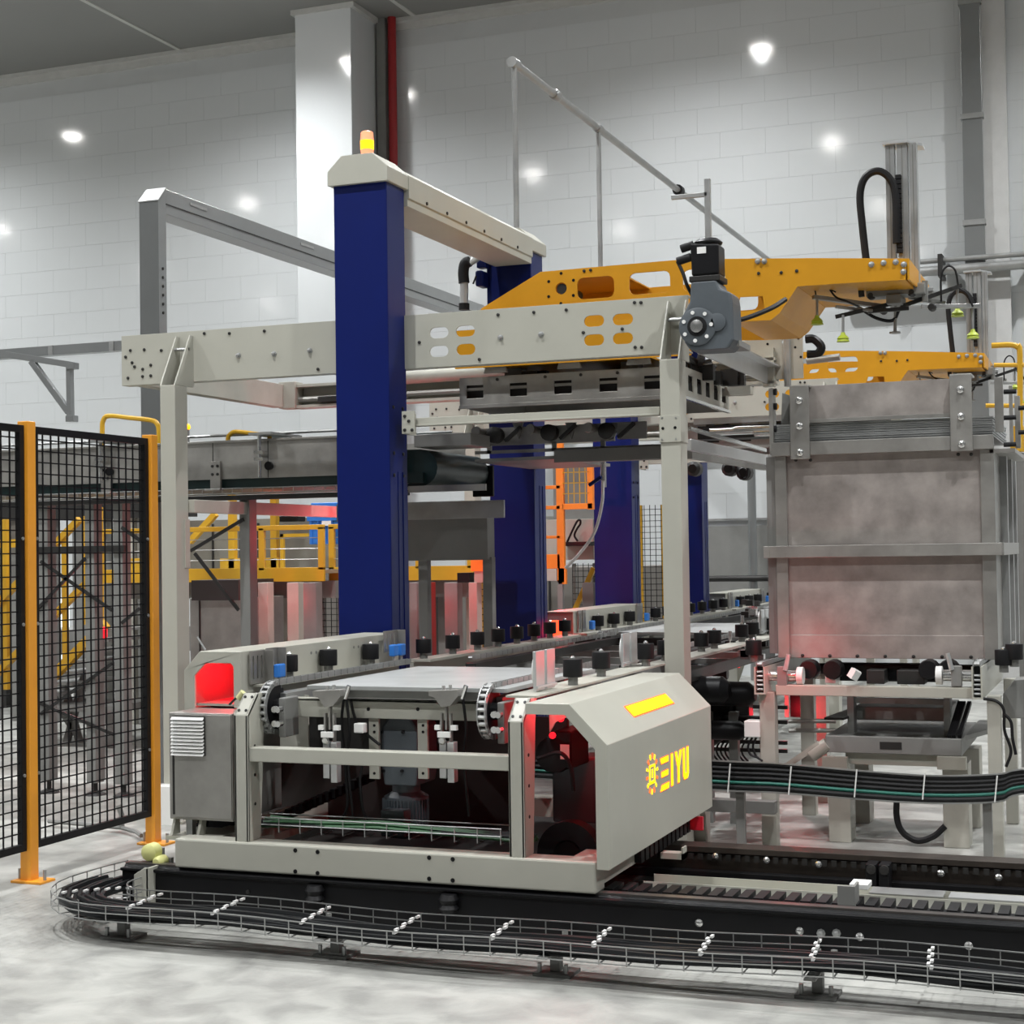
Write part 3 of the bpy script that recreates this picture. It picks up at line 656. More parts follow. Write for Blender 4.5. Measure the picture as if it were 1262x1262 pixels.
# control cabinet on the carriage
a = at(208, 878, Y=6.0); c = at(287.5, 1013, Y=6.0)
t = thing('control_cabinet', 'stainless steel cabinet with a white louvred vent, at the end of the carriage', 'cabinet', ((a.x + c.x) / 2, 6.2, c.z))
M().box(a.x, c.x, 6.0, 6.42, c.z, a.z).build('body', STEEL, t, 0.004)
M().box(a.x + 0.03, c.x - 0.004, 5.994, 6.0, c.z + 0.01, a.z - 0.006).build('door', STEEL, t, 0.002)
M().box(a.x + 0.018, a.x + 0.026, 5.996, 6.0, c.z + 0.02, a.z - 0.02).build('hinge_strip', DARK, t)
l0 = at(213, 930.5, Y=5.99); l1 = at(252, 883.5, Y=5.99)
fr = M().plate(rect(l0.x, l1.x, l0.z, l1.z), 'y', 5.984, 5.994).build('vent', DARK, t)
nb = 11
for i in range(nb):
    zz = l0.z + (l1.z - l0.z) * (i + 0.5) / nb
    M().add([(l0.x, 5.984, zz + 0.005), (l1.x, 5.984, zz + 0.005), (l1.x, 5.972, zz - 0.006), (l0.x, 5.972, zz - 0.006), (l0.x, 5.984, zz - 0.003), (l1.x, 5.984, zz - 0.003)],
            [(0, 1, 2, 3), (3, 2, 5, 4), (0, 4, 5, 1), (0, 3, 4), (1, 5, 2)]).build('louvre', WHITEP, fr)
M().box(a.x + 0.05, a.x + 0.08, 6.05, 6.08, zt - 0.02, c.z).build('foot', GALV, t)
for dx in (0, 0.13): M().plate([(6.0, c.z - 0.07), (6.06, c.z - 0.07), (6.06, c.z), (6.03, c.z)], 'x', a.x + dx, a.x + dx + 0.013).build('foot_bracket', CREAM, t)
M().box(a.x - 0.02, a.x + 0.2, 6.0, 6.25, zt - 0.03, zt - 0.015).build('base_plate', CREAM, t)
q = at(198, 990, Y=6.3)
# cables and yellow gland on the cabinet top
q = at(296, 858, Y=6.0)
tt = thing('cable_plug', 'thin black cable looped round a pale yellow plug above the cabinet', 'cable', q)
M().tube(catmull([at(283, 868, Y=6.05), at(293, 860, Y=6.03), at(304, 866, Y=5.99), at(310, 860, Y=5.99), at(305, 855, Y=6.0), at(298, 858, Y=6.0)]), 0.005).build('cable', RUBBER, tt, smooth=True)
M().cyl(at(294, 861, Y=6.0), at(300, 853, Y=6.0), 0.014, 10).build('plug', mat('pale_yellow_plastic', (0.6, 0.6, 0.3), 0.4), tt, smooth=True)

# the board lying on the chains
n1_ = at(360, 847.5, Z=ZS + 0.01); n2_ = at(600, 853, Z=ZS + 0.01); f2_ = at(648, 822.5, Z=ZS + 0.01)
o = M().box(n1_.x, n2_.x + 0.02, 6.09, at(560, 821.5, Z=ZS + 0.01).y, ZS - 0.008, ZS + 0.01).build('pallet_board', BOARD, None, 0.002)
o['label'] = 'pale grey flat board lying across the carriage chains'; o['category'] = 'board'
tb = thing('board_support', 'grey steel bearers lying crosswise directly under the pale flat board', 'support', (-3, 6.2, 0.9))
for k in range(3): M().box(n1_.x + 0.1, n2_.x - 0.05, 6.12 + 0.4 * k, 6.19 + 0.4 * k, ZS - 0.045, ZS - 0.009).build('bearer', GREY, tb)
# ================================================================ RAILS AND TRAYS ON THE FLOOR
RX0, RX1 = -4.06, 3.0
t = thing('track_rail', 'black steel track beam nearest the cable tray, with shiny bolt heads', 'rail', (0, 5.95, 0))
M().plate([(5.88, 0.02), (5.95, 0.02), (5.95, 0.16), (6.03, 0.175), (6.03, 0.188), (5.98, 0.188), (5.975, 0.196), (5.90, 0.196), (5.895, 0.188), (5.865, 0.188), (5.865, 0.178), (5.88, 0.17)], 'x', RX0, RX1).build('beam', BLACK, t, 0.002)
M().box(RX0, RX1, 5.905, 5.945, 0.196, 0.204).build('running_strip', mat('worn_rail_top', (0.10, 0.09, 0.085), 0.35, 0.5, 0.2, 12), t)
for px, py in ((862, 1137), (986, 1147), (1060, 1154), (1194, 1165)): q = at(px, py, Y=5.88); share('bolt', WBOLT, (q.x, 5.88, q.z), t)
for px in (1012, 1031): q = at(px, 1150, Y=5.88); share('bolt', BOLT, (q.x, 5.88, q.z), t)
for px, py in ((306, 1099), ): q = at(px, py, Y=5.88); share('bolt', BOLTS, (q.x, 5.88, q.z), t)
for px in (1010, 1030, 410, 700):
    q = at(px, 1175, Y=5.86); M().box(q.x - 0.03, q.x + 0.03, 5.80, 5.90, 0, 0.03).cyl((q.x, 5.83, 0.03), (q.x, 5.83, 0.07), 0.012, 8).build('anchor_foot', GREY, t)
for px in (388, 553):
    q = at(px, 1100, Y=5.86); M().lathe((q.x, 5.86, 0.10), [(0.03, 0), (0.04, 0.015), (0.03, 0.03), (0.04, 0.05), (0.03, 0.07)], 14).build('roller', BLACK, t, smooth=True)
q = at(165, 1072, Y=5.83); q2_ = at(183, 1110, Y=5.83)
M().plate([(q.x + 0.0, 0.03), (q2_.x, 0.03), (q2_.x, 0.20), (q.x + 0.05, 0.20), (q.x, 0.17)], 'y', 5.83, 5.842).build('end_bracket', CREAM, t, 0.002)
M().box(q2_.x - 0.01, q2_.x + 0.002, 5.83, 5.98, 0.03, 0.20).build('end_bracket', CREAM, t)
t = thing('track_rail', 'black toothed rack rail farther back, in front of the tank legs', 'rail', (0, 7.08, 0))
M().plate([(7.04, 0.02), (7.14, 0.02), (7.14, 0.19), (7.02, 0.19), (7.02, 0.165), (7.04, 0.155)], 'x', -4.2, RX1).build('beam', mat('rusty_black_steel', (0.045, 0.036, 0.030), 0.45, 0.4, 0.25, 10), t, 0.002)
M().box(-4.2, RX1, 6.86, 7.0, 0.02, 0.055).build('lower_ledge', DARK, t, 0.002)
M().box(-4.2, RX1, 6.98, 7.03, 0.02, 0.09).build('lower_ledge', BLACK, t, 0.002)
tm = M(); x = -2.3
while x < 0.2: tm.box(x, x + 0.022, 7.012, 7.02, 0.135, 0.16); x += 0.042
stuff(tm.build('rack_teeth', DARK, t))
for px, py in ((882, 1055), (945, 1060), (1009, 1065), (1160, 1076), (1231, 1081)): q = at(px, py, Y=7.02); share('bolt', WBOLT, (q.x, 7.02, q.z), t)
for px in (1077, 1093):
    q = at(px, 1070, Y=7.0); o = M().box(q.x - 0.025, q.x + 0.02, 6.93, 7.02, 0.03, 0.17).build('clamp_block', BLACK, t, 0.004)
    M().lathe((q.x, 6.93, 0.15), [(0.02, 0), (0.02, -0.012), (0.01, -0.014)], 12, 'y').build('clamp_nut', DARK, o)
t = thing('cable_trough', 'long pale aluminium channel lying between the two black rails', 'trough', (-0.3, 6.55, 0))
xt0 = at(818, 1085, Z=0.1).x
M().plate([(6.39, 0.10), (6.55, 0.10), (6.55, 0.155), (6.545, 0.155), (6.545, 0.106), (6.395, 0.106), (6.395, 0.155), (6.39, 0.155)], 'x', xt0, RX1).build('channel', CREAM, t)
M().box(xt0, RX1, 6.35, 6.39, 0.09, 0.11).build('flange', ALU, t)
M().box(-1.0, -0.72, 6.41, 6.53, 0.155, 0.160).build('cover', GALV, t); M().box(-0.7, RX1, 6.41, 6.51, 0.155, 0.161).build('cover', ALU, t)
for x in (-1.6, -0.6, 0.5): M().box(x, x + 0.05, 6.4, 6.54, 0, 0.10).build('foot', GREY, t)
t = thing('energy_chain', 'black plastic cable chain lying flat behind the first black rail', 'cable chain', (-0.8, 6.3, 0))
tm = M(); x = -2.0
M().box(-2.0, RX1, 6.14, 6.34, 0.02, 0.10).build('chain_bed', DARK, t)
while x < 1.2: tm.box(x, x + 0.038, 6.16, 6.31, 0.10, 0.165); tm.box(x + 0.038, x + 0.06, 6.18, 6.29, 0.10, 0.14); x += 0.06
stuff(tm.build('chain_links', RUBBER, t))
q = at(1047, 1108, Y=6.14)
t = thing('stop_bracket', 'upright grey angle bracket standing beside the cable chain', 'bracket', (q.x, 6.14, 0))
M().box(q.x - 0.045, q.x + 0.02, 6.14, 6.15, 0.04, 0.235).box(q.x + 0.01, q.x + 0.02, 6.15, 6.24, 0.04, 0.235).build('angle', GREY, t, 0.001)
M().box(q.x - 0.02, q.x + 0.05, 6.26, 6.36, 0.20, 0.22).build('top_pad', WHITEP, t, 0.002)
M().cyl((q.x - 0.01, 6.138, 0.13), (q.x - 0.01, 6.141, 0.13), 0.006, 8).build('hole', BLACK, t)
# wire basket tray with cables, curving back at its end
t = thing('wire_cable_tray', 'low galvanised wire basket tray full of black cables, nearest the viewer', 'cable tray', (-2.0, 5.47, 0))
def tray_pt(s, off):  # s metres along from the right end; path bends away at the far end
    Lr = 6.78; cx, cy, r = 3.0 - Lr + 0.0, 5.47 + 0.30, 0.30
    if s <= Lr: return V((3.0 - s, 5.47 - off, 0))
    a = min((s - Lr) / r, PI / 2 + 0.0)
    rr = r + off
    p = V((cx - rr * math.sin(a), cy - rr * math.cos(a), 0))
    ex = (s - Lr) - (PI / 2 + 0.0) * r
    if ex > 0: p += V((-math.cos(PI / 2 + 0.0) , math.sin(PI / 2 + 0.0), 0)) * ex
    return p
SL = 7.65; half = 0.15; zb0 = 0.095
wm = M(); ns = 110
def sag(s): return 0.008 * math.sin(s * 2.1) + 0.004 * math.sin(s * 5.3)
for off, dz in ((half, 0.03), (half, 0.06), (-half, 0.03), (-half, 0.06), (half, 0), (-half, 0), (0.05, 0), (-0.05, 0)):
    wm.tube([tray_pt(SL * i / ns, off) + V((0, 0, zb0 + dz + sag(SL * i / ns))) for i in range(ns + 1)], 0.0028, 4)
s = 0.05
while s < SL:
    z = zb0 + sag(s); a, c = tray_pt(s, half), tray_pt(s, -half)
    wm.tube([a + V((0, 0, z + .062)), a + V((0, 0, z - .003)), c + V((0, 0, z - .003)), c + V((0, 0, z + .062))], 0.0028, 4); s += 0.10
stuff(wm.build('wire_basket', GALV, t))
cb = M(); random.seed(3)
for k in range(16):
    off0 = -0.06 + 0.19 * k / 15
    cb.tube([tray_pt((SL - 0.25) * i / 60, off0 + 0.012 * math.sin(i * 0.7 + k)) + V((0, 0, zb0 + 0.015 + 0.012 * (k % 2) + sag((SL - 0.25) * i / 60) + 0.006 * math.sin(i * 0.5 + k * 2))) for i in range(61)], 0.011, 5)
stuff(cb.build('cables', mat('cable_sheath', (0.011, 0.012, 0.013), 0.4, 0, 0.2, 9, spec=0.3), t, smooth=True))
tie = 0
s = 0.25
while s < SL - 0.3:
    z = zb0 + sag(s); m = M()
    for k in range(7):
        o_ = -half + 2 * half * k / 7; a = tray_pt(s + 0.01 * (k % 2) - 0.03 * k / 7, o_) + V((0, 0, z + 0.045)); m.box(a.x - 0.005, a.x + 0.005, a.y, a.y + 0.028, a.z - 0.006, a.z + 0.002)
    m.build('cable_tie', WHITEP, t); s += 0.38
for px, py in ((140, 1160), (410, 1180), (690, 1197), (1010, 1225)):
    q = at(px, py, Z=0)
    o = M().box(q.x - 0.018, q.x + 0.018, 5.46, 5.50, 0, 0.09).box(q.x - 0.07, q.x + 0.07, 5.42, 5.54, 0, 0.012).box(q.x - 0.02, q.x + 0.02, 5.33, 5.62, 0.085, 0.092).build('tray_foot', GREY, t, 0.001)
    for dx in (-0.05, 0.05): M().cyl((q.x + dx, 5.44, 0.012), (q.x + dx, 5.44, 0.045), 0.008, 8).build('anchor', GALV, o)
M().box(-4.0, -3.75, 5.46, 5.53, 0.06, 0.072).build('tray_bracket', DARK, t)
# pale yellow bumpers at the rail end
for px, py, r, lab in ((186, 1050, 0.038, 'larger pale yellow round rubber bumper at the rail end'), (197, 1062, 0.026, 'smaller pale yellow round bumper beside the base beam corner')):
    q = at(px, py, Y=5.95)
    tt = thing('rubber_bumper', lab, 'bumper', (q.x, 5.95, q.z))
    M().lathe((q.x, 5.93, q.z), [(r * 0.6, -0.01), (r * 0.95, 0), (r, 0.02), (r, 0.05), (r * 0.7, 0.06)], 18, 'y').build('cushion', mat('pale_yellow_rubber', (0.62, 0.62, 0.25), 0.5), tt, smooth=True)
    M().box(q.x - 0.03, q.x + 0.03, 5.99, 6.01, 0.19, q.z + 0.01).build('mount', GREY, tt)
q = at(198, 980, Y=7.85)
t = thing('junction_box', 'white box low down behind the stainless cabinet', 'box', (q.x, 7.85, 0))
a = at(191, 968, Y=7.85); c = at(207, 1019, Y=7.85); M().box(a.x, c.x + 0.05, 7.84, 7.93, c.z, a.z).build('body', WHITEP, t, 0.004)
M().box(a.x + 0.02, a.x + 0.06, 7.86, 7.9, 0, c.z).build('foot', GREY, t)

# ================================================================ LIFTING COLUMNS AND GANTRY (station repeats 4.49 m farther back)
ST = 4.49
def lifting_frame():
    t = thing('lifting_frame', 'tall blue column pair joined by a cream top beam, amber beacon on top', 'column frame', (-3.9, 7.92, 0), 'blue lifting column frames')
    xa, xb = at(414, 500, Y=7.92).x, at(479.5, 500, Y=7.92).x
    for y in (7.92, 10.165):
        M().box(xa, xb, y, y + 0.23, 0, 3.55).build('column', BLUE, t, 0.006)
        m = M()
        m.box(xb, xb + 0.003, y + 0.10, y + 0.13, 0, 1.95).box(xb, xb + 0.004, y + 0.16, y + 0.19, 0, 1.95)
        m.build('guide_strip', BLUE, t)
        M().plate([(xa - 0.025, 3.52), (xb + 0.02, 3.52), (xb + 0.02, 3.60), (xb - 0.07, 3.68), (xa + 0.06, 3.68), (xa - 0.025, 3.60)], 'y', y - 0.025, y + 0.26).build('column_cap', CREAM, t, 0.005)
        M().box(xa - 0.06, xb + 0.06, y - 0.06, y + 0.29, 0, 0.02).build('foot_plate', BLUE, t, 0.003)
    # beam with folded lower edge
    M().plate([(xb - 0.26, 3.44), (xb + 0.0, 3.44), (xb + 0.03, 3.455), (xb + 0.03, 3.60), (xb - 0.02, 3.635), (xb - 0.24, 3.635), (xb - 0.26, 3.60)], 'x', 0, 0).build('zz', CREAM) if False else None
    m = M(); prof = [(xb - 0.25, 3.43), (xb + 0.015, 3.43), (xb + 0.015, 3.47), (xb + 0.025, 3.475), (xb + 0.025, 3.60), (xb - 0.02, 3.635), (xb - 0.23, 3.635), (xb - 0.25, 3.60)]
    m.plate(prof, 'y', 8.16, 10.14); m.build('top_beam', CREAM, t, 0.002)
    for k in range(6): share('bolt', BOLTX, (xb + 0.025, 8.40 + 0.29 * k, 3.49), t)
    # cable elbow and lamp box on the second column
    for (px, py) in ((419, 0),): pass
    for z in (2.30, 2.05, 1.93):
        for dy in (0.05, 0.17): share('bolt', BOLTX, (xb, 7.92 + dy, z), t)
    return t
lf = lifting_frame()
dup(lf, (0, ST, 0), 'blue column pair farther back, behind the gripper and the second post', 'blue lifting column frames')
lf['label'] = 'tall blue column pair nearest the front, carrying the amber beacon'
# beacon
q = at(452.5, 186, Y=8.02)
t = thing('signal_beacon', 'glowing amber and pale red stacked signal beacon on the cream column cap', 'beacon', (q.x, 8.02, 3.68))
M().lathe((q.x, 8.02, 3.68), [(0.03, 0), (0.034, 0.005), (0.034, 0.018), (0.028, 0.02)], 18).build('base', WHITEP, t, smooth=True)
M().lathe((q.x, 8.02, 3.70), [(0.034, 0), (0.036, 0.03)], 18).build('lower_lens', BEACR, t, smooth=True)
M().lathe((q.x, 8.02, 3.73), [(0.037, 0), (0.038, 0.05)], 18).build('middle_lens', BEAC, t, smooth=True)
M().lathe((q.x, 8.02, 3.78), [(0.037, 0), (0.034, 0.045), (0.025, 0.052)], 18).build('top_lens', BEACR, t, smooth=True)
# elbow cable pipe with small blue box beside column two
q0 = at(572, 378, Y=9.9)
t = thing('cable_elbow', 'aluminium pipe elbow with black joints beside the second blue column', 'pipe', (q0.x, 9.9, q0.z))
p_ = lambda px, py, y=9.9: at(px, py, Y=y)
M().cyl(p_(572, 380), p_(572, 340), 0.028, 12).build('pipe', ALU, t, smooth=True)
M().cyl(p_(576, 326), p_(590, 316, 10.05), 0.026, 12).build('pipe', ALU, t, smooth=True)
M().cyl(p_(572, 382), p_(572, 374), 0.036, 12).build('collar', RUBBER, t, smooth=True)
M().tube(catmull([p_(572, 349), p_(571, 336), p_(573, 325), p_(579, 322)], 4), 0.036, 10).build('elbow', RUBBER, t, smooth=True)
a = p_(588, 308, 10.1); c = p_(600, 330, 10.1)
M().box(a.x, c.x, 10.08, 10.16, c.z, a.z).build('blue_box', BLUE, t, 0.008)
a = p_(589, 335, 10.1); c = p_(599, 354, 10.1)
M().box(a.x, c.x, 10.04, 10.16, c.z, a.z).build('blue_motor', BLUE, t, 0.015)
M().cyl(p_(587, 340), p_(583, 350), 0.006, 6).build('lever', RUBBER, t)

def gantry():
    t = thing('gantry_frame', 'cream steel gantry with slotted cross beam on two posts', 'gantry', (-3.7, 8.13, 0), 'cream gantry frames')
    YB = 8.13
    p0 = at(149.6, 414.5, Y=YB); p1 = at(848, 363.2, Y=YB); p2 = at(812, 436, Y=YB)
    X0, X1, Z0, Z1 = p0.x, p1.x, p2.z, (p0.z + p1.z) / 2
    holes = []
    for px, py in ((541, 410), (573.5, 408), (541, 433), (574, 430.5), (732, 395.5), (767.5, 393.5), (732, 419), (767.5, 417)):
        q = at(px, py, Y=YB); holes.append(slot(q.x, q.z, 0.056, 0.030))
    M().plate(rect(X0, X1, Z0, Z1), 'y', YB, YB + 0.008, holes).box(X0, X1, YB + 0.008, YB + 0.08, Z1 - 0.008, Z1).box(X0, X1, YB + 0.008, YB + 0.08, Z0, Z0 + 0.008).build('front_beam', CREAM, t, 0.003)
    for px, py in ((294, 438), (338, 436), (382, 432), (617, 416), (667, 412)): q = at(px, py, Y=YB); share('bolt', BOLT, (q.x, YB, q.z), t)
    for px, py in ((252, 411), (283, 411), (326, 408), (392, 455), (517, 422), (614, 388), (658, 385), (698, 382), (591, 443), (782, 373), (790, 373), (783, 428), (791, 428), (719, 410), (767, 405.5), (155, 440), (161, 432), (178, 431), (166, 452), (176, 455), (186, 450), (158, 466), (176, 464), (186, 463), (199, 432), (163, 447)):
        q = at(px, py, Y=YB); share('bolt', BOLTS, (q.x, YB, q.z), t)
    YP = 7.93
    for pl, pr, g in ((197, 215.5, 0), (812.5, 837, 1)):
        yy = YP if g == 0 else YP
        a = at(pl, 475 if g == 0 else 443, Y=yy); c = at(pr, 475 if g == 0 else 443, Y=yy)
        zp = a.z
        M().box(a.x, c.x, yy, yy + 0.13, 0, zp).build('post', CREAM, t, 0.004)
        m = M(); 
        for x in (a.x, c.x - 0.008):
            m.plate([(yy, zp), (yy + 0.20, zp - 0.0), (yy + 0.20, Z1 - 0.03), (yy + 0.165, Z1 - 0.03)], 'x', x, x + 0.008)
        m.build('post_head', CREAM, t, 0.001)
        M().box(a.x + 0.01, c.x - 0.01, yy + 0.02, yy + 0.11, zp, zp + 0.002).build('head_opening', DARK, t)
        M().box(a.x - 0.05, c.x + 0.05, yy - 0.04, yy + 0.17, 0, 0.015).build('foot_plate', CREAM, t, 0.002)
        for z in (zp + 0.22,): M().cyl((a.x, yy + 0.15, z), (c.x, yy + 0.15, z), 0.01, 8).build('tie_bolt', GALV, t)
        if g:
            z1_, z2_ = at(825, 512, Y=yy).z, at(825, 545, Y=yy).z
            o = M().box(a.x - 0.004, c.x + 0.004, yy - 0.008, yy + 0.134, z2_, z1_).build('splice_plate', CREAM, t, 0.001)
            for px, py in ((817, 528), (832, 527)): q = at(px, py, Y=yy - 0.008); M().cyl((q.x, yy - 0.010, q.z), (q.x, yy - 0.007, q.z), 0.008, 8).build('hole', BLACK, o)
            for px, py in ((816, 515), (833, 515), (816, 542), (833, 541)): q = at(px, py, Y=yy - 0.008); M().cyl((q.x, yy - 0.011, q.z), (q.x, yy - 0.007, q.z), 0.005, 8).build('bolt', GALV, o)
        else:
            q = at(230, 695, X=c.x); M().box(c.x, c.x + 0.006, q.y - 0.02, q.y + 0.03, at(230, 700, X=c.x).z, at(230, 640, X=c.x).z).build('side_cover', CREAM, t, 0.001)
    # side beams going back and the rear beam
    qs = at(345, 503, Y=9.9); M().box(qs.x - 0.04, qs.x + 0.04, YB + 0.09, 9.88, qs.z, qs.z + 0.16).build('side_beam', CREAM2, t, 0.002)
    M().plate([(X1 + 0.02, Z0 + 0.0), (X1 + 0.032, Z0 + 0.0), (X1 + 0.032, Z0 + 0.10), (X1 + 0.10, Z0 + 0.10), (X1 + 0.10, Z0 + 0.11), (X1 + 0.02, Z0 + 0.11)], 'y', YB + 0.09, 9.95).build('side_beam', ALU, t, 0.001)
    yr = 9.9
    q = at(345, 475, Y=yr); q2_ = at(365, 503, Y=yr)
    zA, zB = q2_.z, q.z
    M().box(q.x, at(365, 480, Y=yr).x, yr - 0.02, yr + 0.1, zA, zB + 0.02).build('beam_end', CREAM2, t, 0.003)
    M().plate([(yr, zA), (yr + 0.12, zA), (yr + 0.12, zB), (yr, zB), (yr, zB - 0.02), (yr + 0.1, zB - 0.02), (yr + 0.1, zA + 0.02), (yr, zA + 0.02)], 'x', q.x + 0.1, X1 + 0.08).build('rear_beam', CREAM2, t, 0.001)
    M().cyl((q.x + 0.1, yr + 0.04, (zA + zB) / 2 - 0.02), (X1, yr + 0.04, (zA + zB) / 2 - 0.02), 0.02, 8).build('linear_rail', STEEL, t, smooth=True)
    M().box(q.x + 0.3, q.x + 0.5, yr - 0.02, yr + 0.04, zA + 0.03, zA + 0.07).build('runner_block', DARK, t, 0.004)
    M().cyl((-4.95, yr + 0.02, zB), (-3.3, yr + 0.02, zB + 0.02), 0.045, 10).build('round_tube', CREAM2, t, smooth=True)
    a = at(902, 413, Y=9.95); c = at(990, 466, Y=9.95)
    o = M().plate([(a.x, c.z), (c.x, c.z), (c.x, a.z - 0.02), (c.x - 0.02, a.z), (a.x, a.z - 0.05)], 'y', 9.95, 9.962, [slot(at(968, 421, Y=9.95).x, at(968, 421, Y=9.95).z, 0.025, 0.010)]).build('end_plate', CREAM2, t, 0.001)
    for px, py in ((946, 424), (971, 429), (980, 428), (987, 440), (984, 417)): q = at(px, py, Y=9.95); M().cyl((q.x, 9.947, q.z), (q.x, 9.951, q.z), 0.008, 8).build('hole', BLACK, o)
    M().box(X1 + 0.0, X1 + 0.07, 9.9, 9.96, Z0 - 0.02, Z0 + 0.22).build('corner_bracket', CREAM, t)
    # diagonal struts under the beam on the right
    M().bar((X1 - 0.05, 8.6, Z0 + 0.05), (X1 - 0.35, 9.6, Z0 + 0.02), 0.03, 0.05).build('strut', DARK, t)
    M().bar((X1 + 0.02, 9.5, Z0 - 0.08), (X1 - 1.0, 9.5, Z0 - 0.08), 0.08, 0.05).build('strut', CREAM2, t)
    # lower longitudinal beam from the left post, and bracing arm
    M().box(-5.13, -5.06, 8.07, 9.98, at(300, 634, X=-5.1).z - 0.0, at(300, 619, X=-5.1).z).build('lower_side_beam', CREAM2, t, 0.002)
    # front light rail carried between column and right post
    a = at(503, 515.6, Y=8.0); c = at(813, 509, Y=8.0)
    M().box(a.x, c.x, 8.0, 8.05, a.z - 0.045, a.z).box(a.x, c.x, 7.99, 8.0, a.z - 0.045, a.z - 0.035).build('lower_rail', CREAM, t, 0.002)
    b0 = at(495, 507, Y=7.97); b1 = at(511, 534, Y=7.97)
    o = M().box(b0.x, b1.x, 7.97, 7.98, b1.z, b0.z).box(b0.x, b0.x + 0.008, 7.98, 8.14, b1.z, b0.z).build('rail_bracket', CREAM, t, 0.001)
    for px, py in ((499, 513), (504, 519), (499, 530), (508, 530)): q = at(px, py, Y=7.97); share('bolt', BOLTS, (q.x, 7.97, q.z), t)
    return t
g1 = gantry()
dup(g1, (0, ST, 0), 'second cream gantry frame farther back, seen behind the grey tank', 'cream gantry frames')
g1['label'] = 'cream gantry frame with slotted cross beam nearest the front'

# gear motor on the gantry end
q = at(870, 400, Y=7.85)
t = thing('gear_motor', 'black servo motor on a slate grey right-angle gearbox at the beam end', 'motor', (q.x, 7.9, 2.5))
ym = 7.86
z = lambda py: at(870, py, Y=ym).z
x_ = lambda px, py=400: at(px, py, Y=ym).x
M().plate([(x_(849, 300), z(297)), (x_(884, 300), z(300)), (x_(885, 345), z(338)), (x_(851, 345), z(338))], 'y', ym + 0.02, ym + 0.16).build('servo_motor', BLACK, t, 0.01)
M().lathe((x_(867, 297), ym + 0.09, z(298)), [(0.07, 0), (0.075, 0.01), (0.05, 0.03)], 16).build('motor_cap', BLACK, t, smooth=True)
M().box(x_(850), x_(888), ym + 0.0, ym + 0.17, z(346), z(339)).build('flange', DARK, t, 0.004)
o = M().plate([(x_(852), z(346)), (x_(884), z(346)), (x_(888), z(357)), (x_(901), z(362)), (x_(903), z(375)), (x_(904), z(420)), (x_(897), z(431)), (x_(850), z(431)), (x_(843), z(420)), (x_(842), z(385)), (x_(850), z(370))], 'y', ym, ym + 0.19).build('gear_case', GREYM, t, 0.012)
cx, cz = x_(860), z(402)
M().lathe((cx, ym + 0.002, cz), [(0.095, 0), (0.095, -0.012), (0.085, -0.016)], 28, 'y').build('bearing_ring', GREYM, o, smooth=True)
M().lathe((cx, ym - 0.014, cz), [(0.05, 0), (0.05, -0.004)], 22, 'y').build('seal', RUBBER, o)
M().lathe((cx, ym - 0.016, cz), [(0.032, 0), (0.032, -0.014), (0.01, -0.018)], 18, 'y').build('shaft_end', CHROME, o, smooth=True)
for k in range(7):
    a_ = PI / 2 + 0.3 + 2 * PI * k / 7; M().lathe((cx + 0.072 * math.cos(a_), ym - 0.014, cz + 0.072 * math.sin(a_)), [(0.010, 0), (0.010, -0.006)], 8, 'y').build('bolt', WHITEP, o)
M().lathe((x_(884), ym + 0.002, z(398)), [(0.045, 0), (0.045, -0.012), (0.03, -0.016)], 18, 'y').build('boss', GREYM, o, smooth=True)
M().box(x_(858, 310), x_(869, 310), ym + 0.016, ym + 0.02, z(311), z(303)).build('label_plate', WHITEP, t)
m = M(); m.cyl((x_(853), ym + 0.05, z(298)), (x_(838), ym + 0.05, z(302)), 0.022, 12).cyl((x_(850), ym + 0.05, z(313)), (x_(833), ym + 0.05, z(317)), 0.022, 12)
m.build('cable_gland', RUBBER, t, smooth=True)
M().tube(catmull([(x_(833), ym + 0.05, z(317)), (x_(840), ym + 0.04, z(332)), (x_(845), ym + 0.04, z(348)), (x_(848), ym + 0.1, z(360))]), 0.009).build('cable', RUBBER, t, smooth=True)
M().tube(catmull([at(900, 396, Y=8.05), at(920, 392, Y=8.1), at(950, 380, Y=8.2), at(968, 369, Y=8.3)]), 0.014).build('cable', RUBBER, t, smooth=True)
q = at(905, 377, Y=8.1); M().lathe((q.x - 0.03, 8.1, q.z), [(0.03, 0), (0.035, 0.02), (0.03, 0.05)], 12, 'x').build('plug', RUBBER, t, smooth=True)
M().box(x_(884), x_(905), ym + 0.10, ym + 0.35, z(425), z(418)).build('mounting_plate', GREY, t)

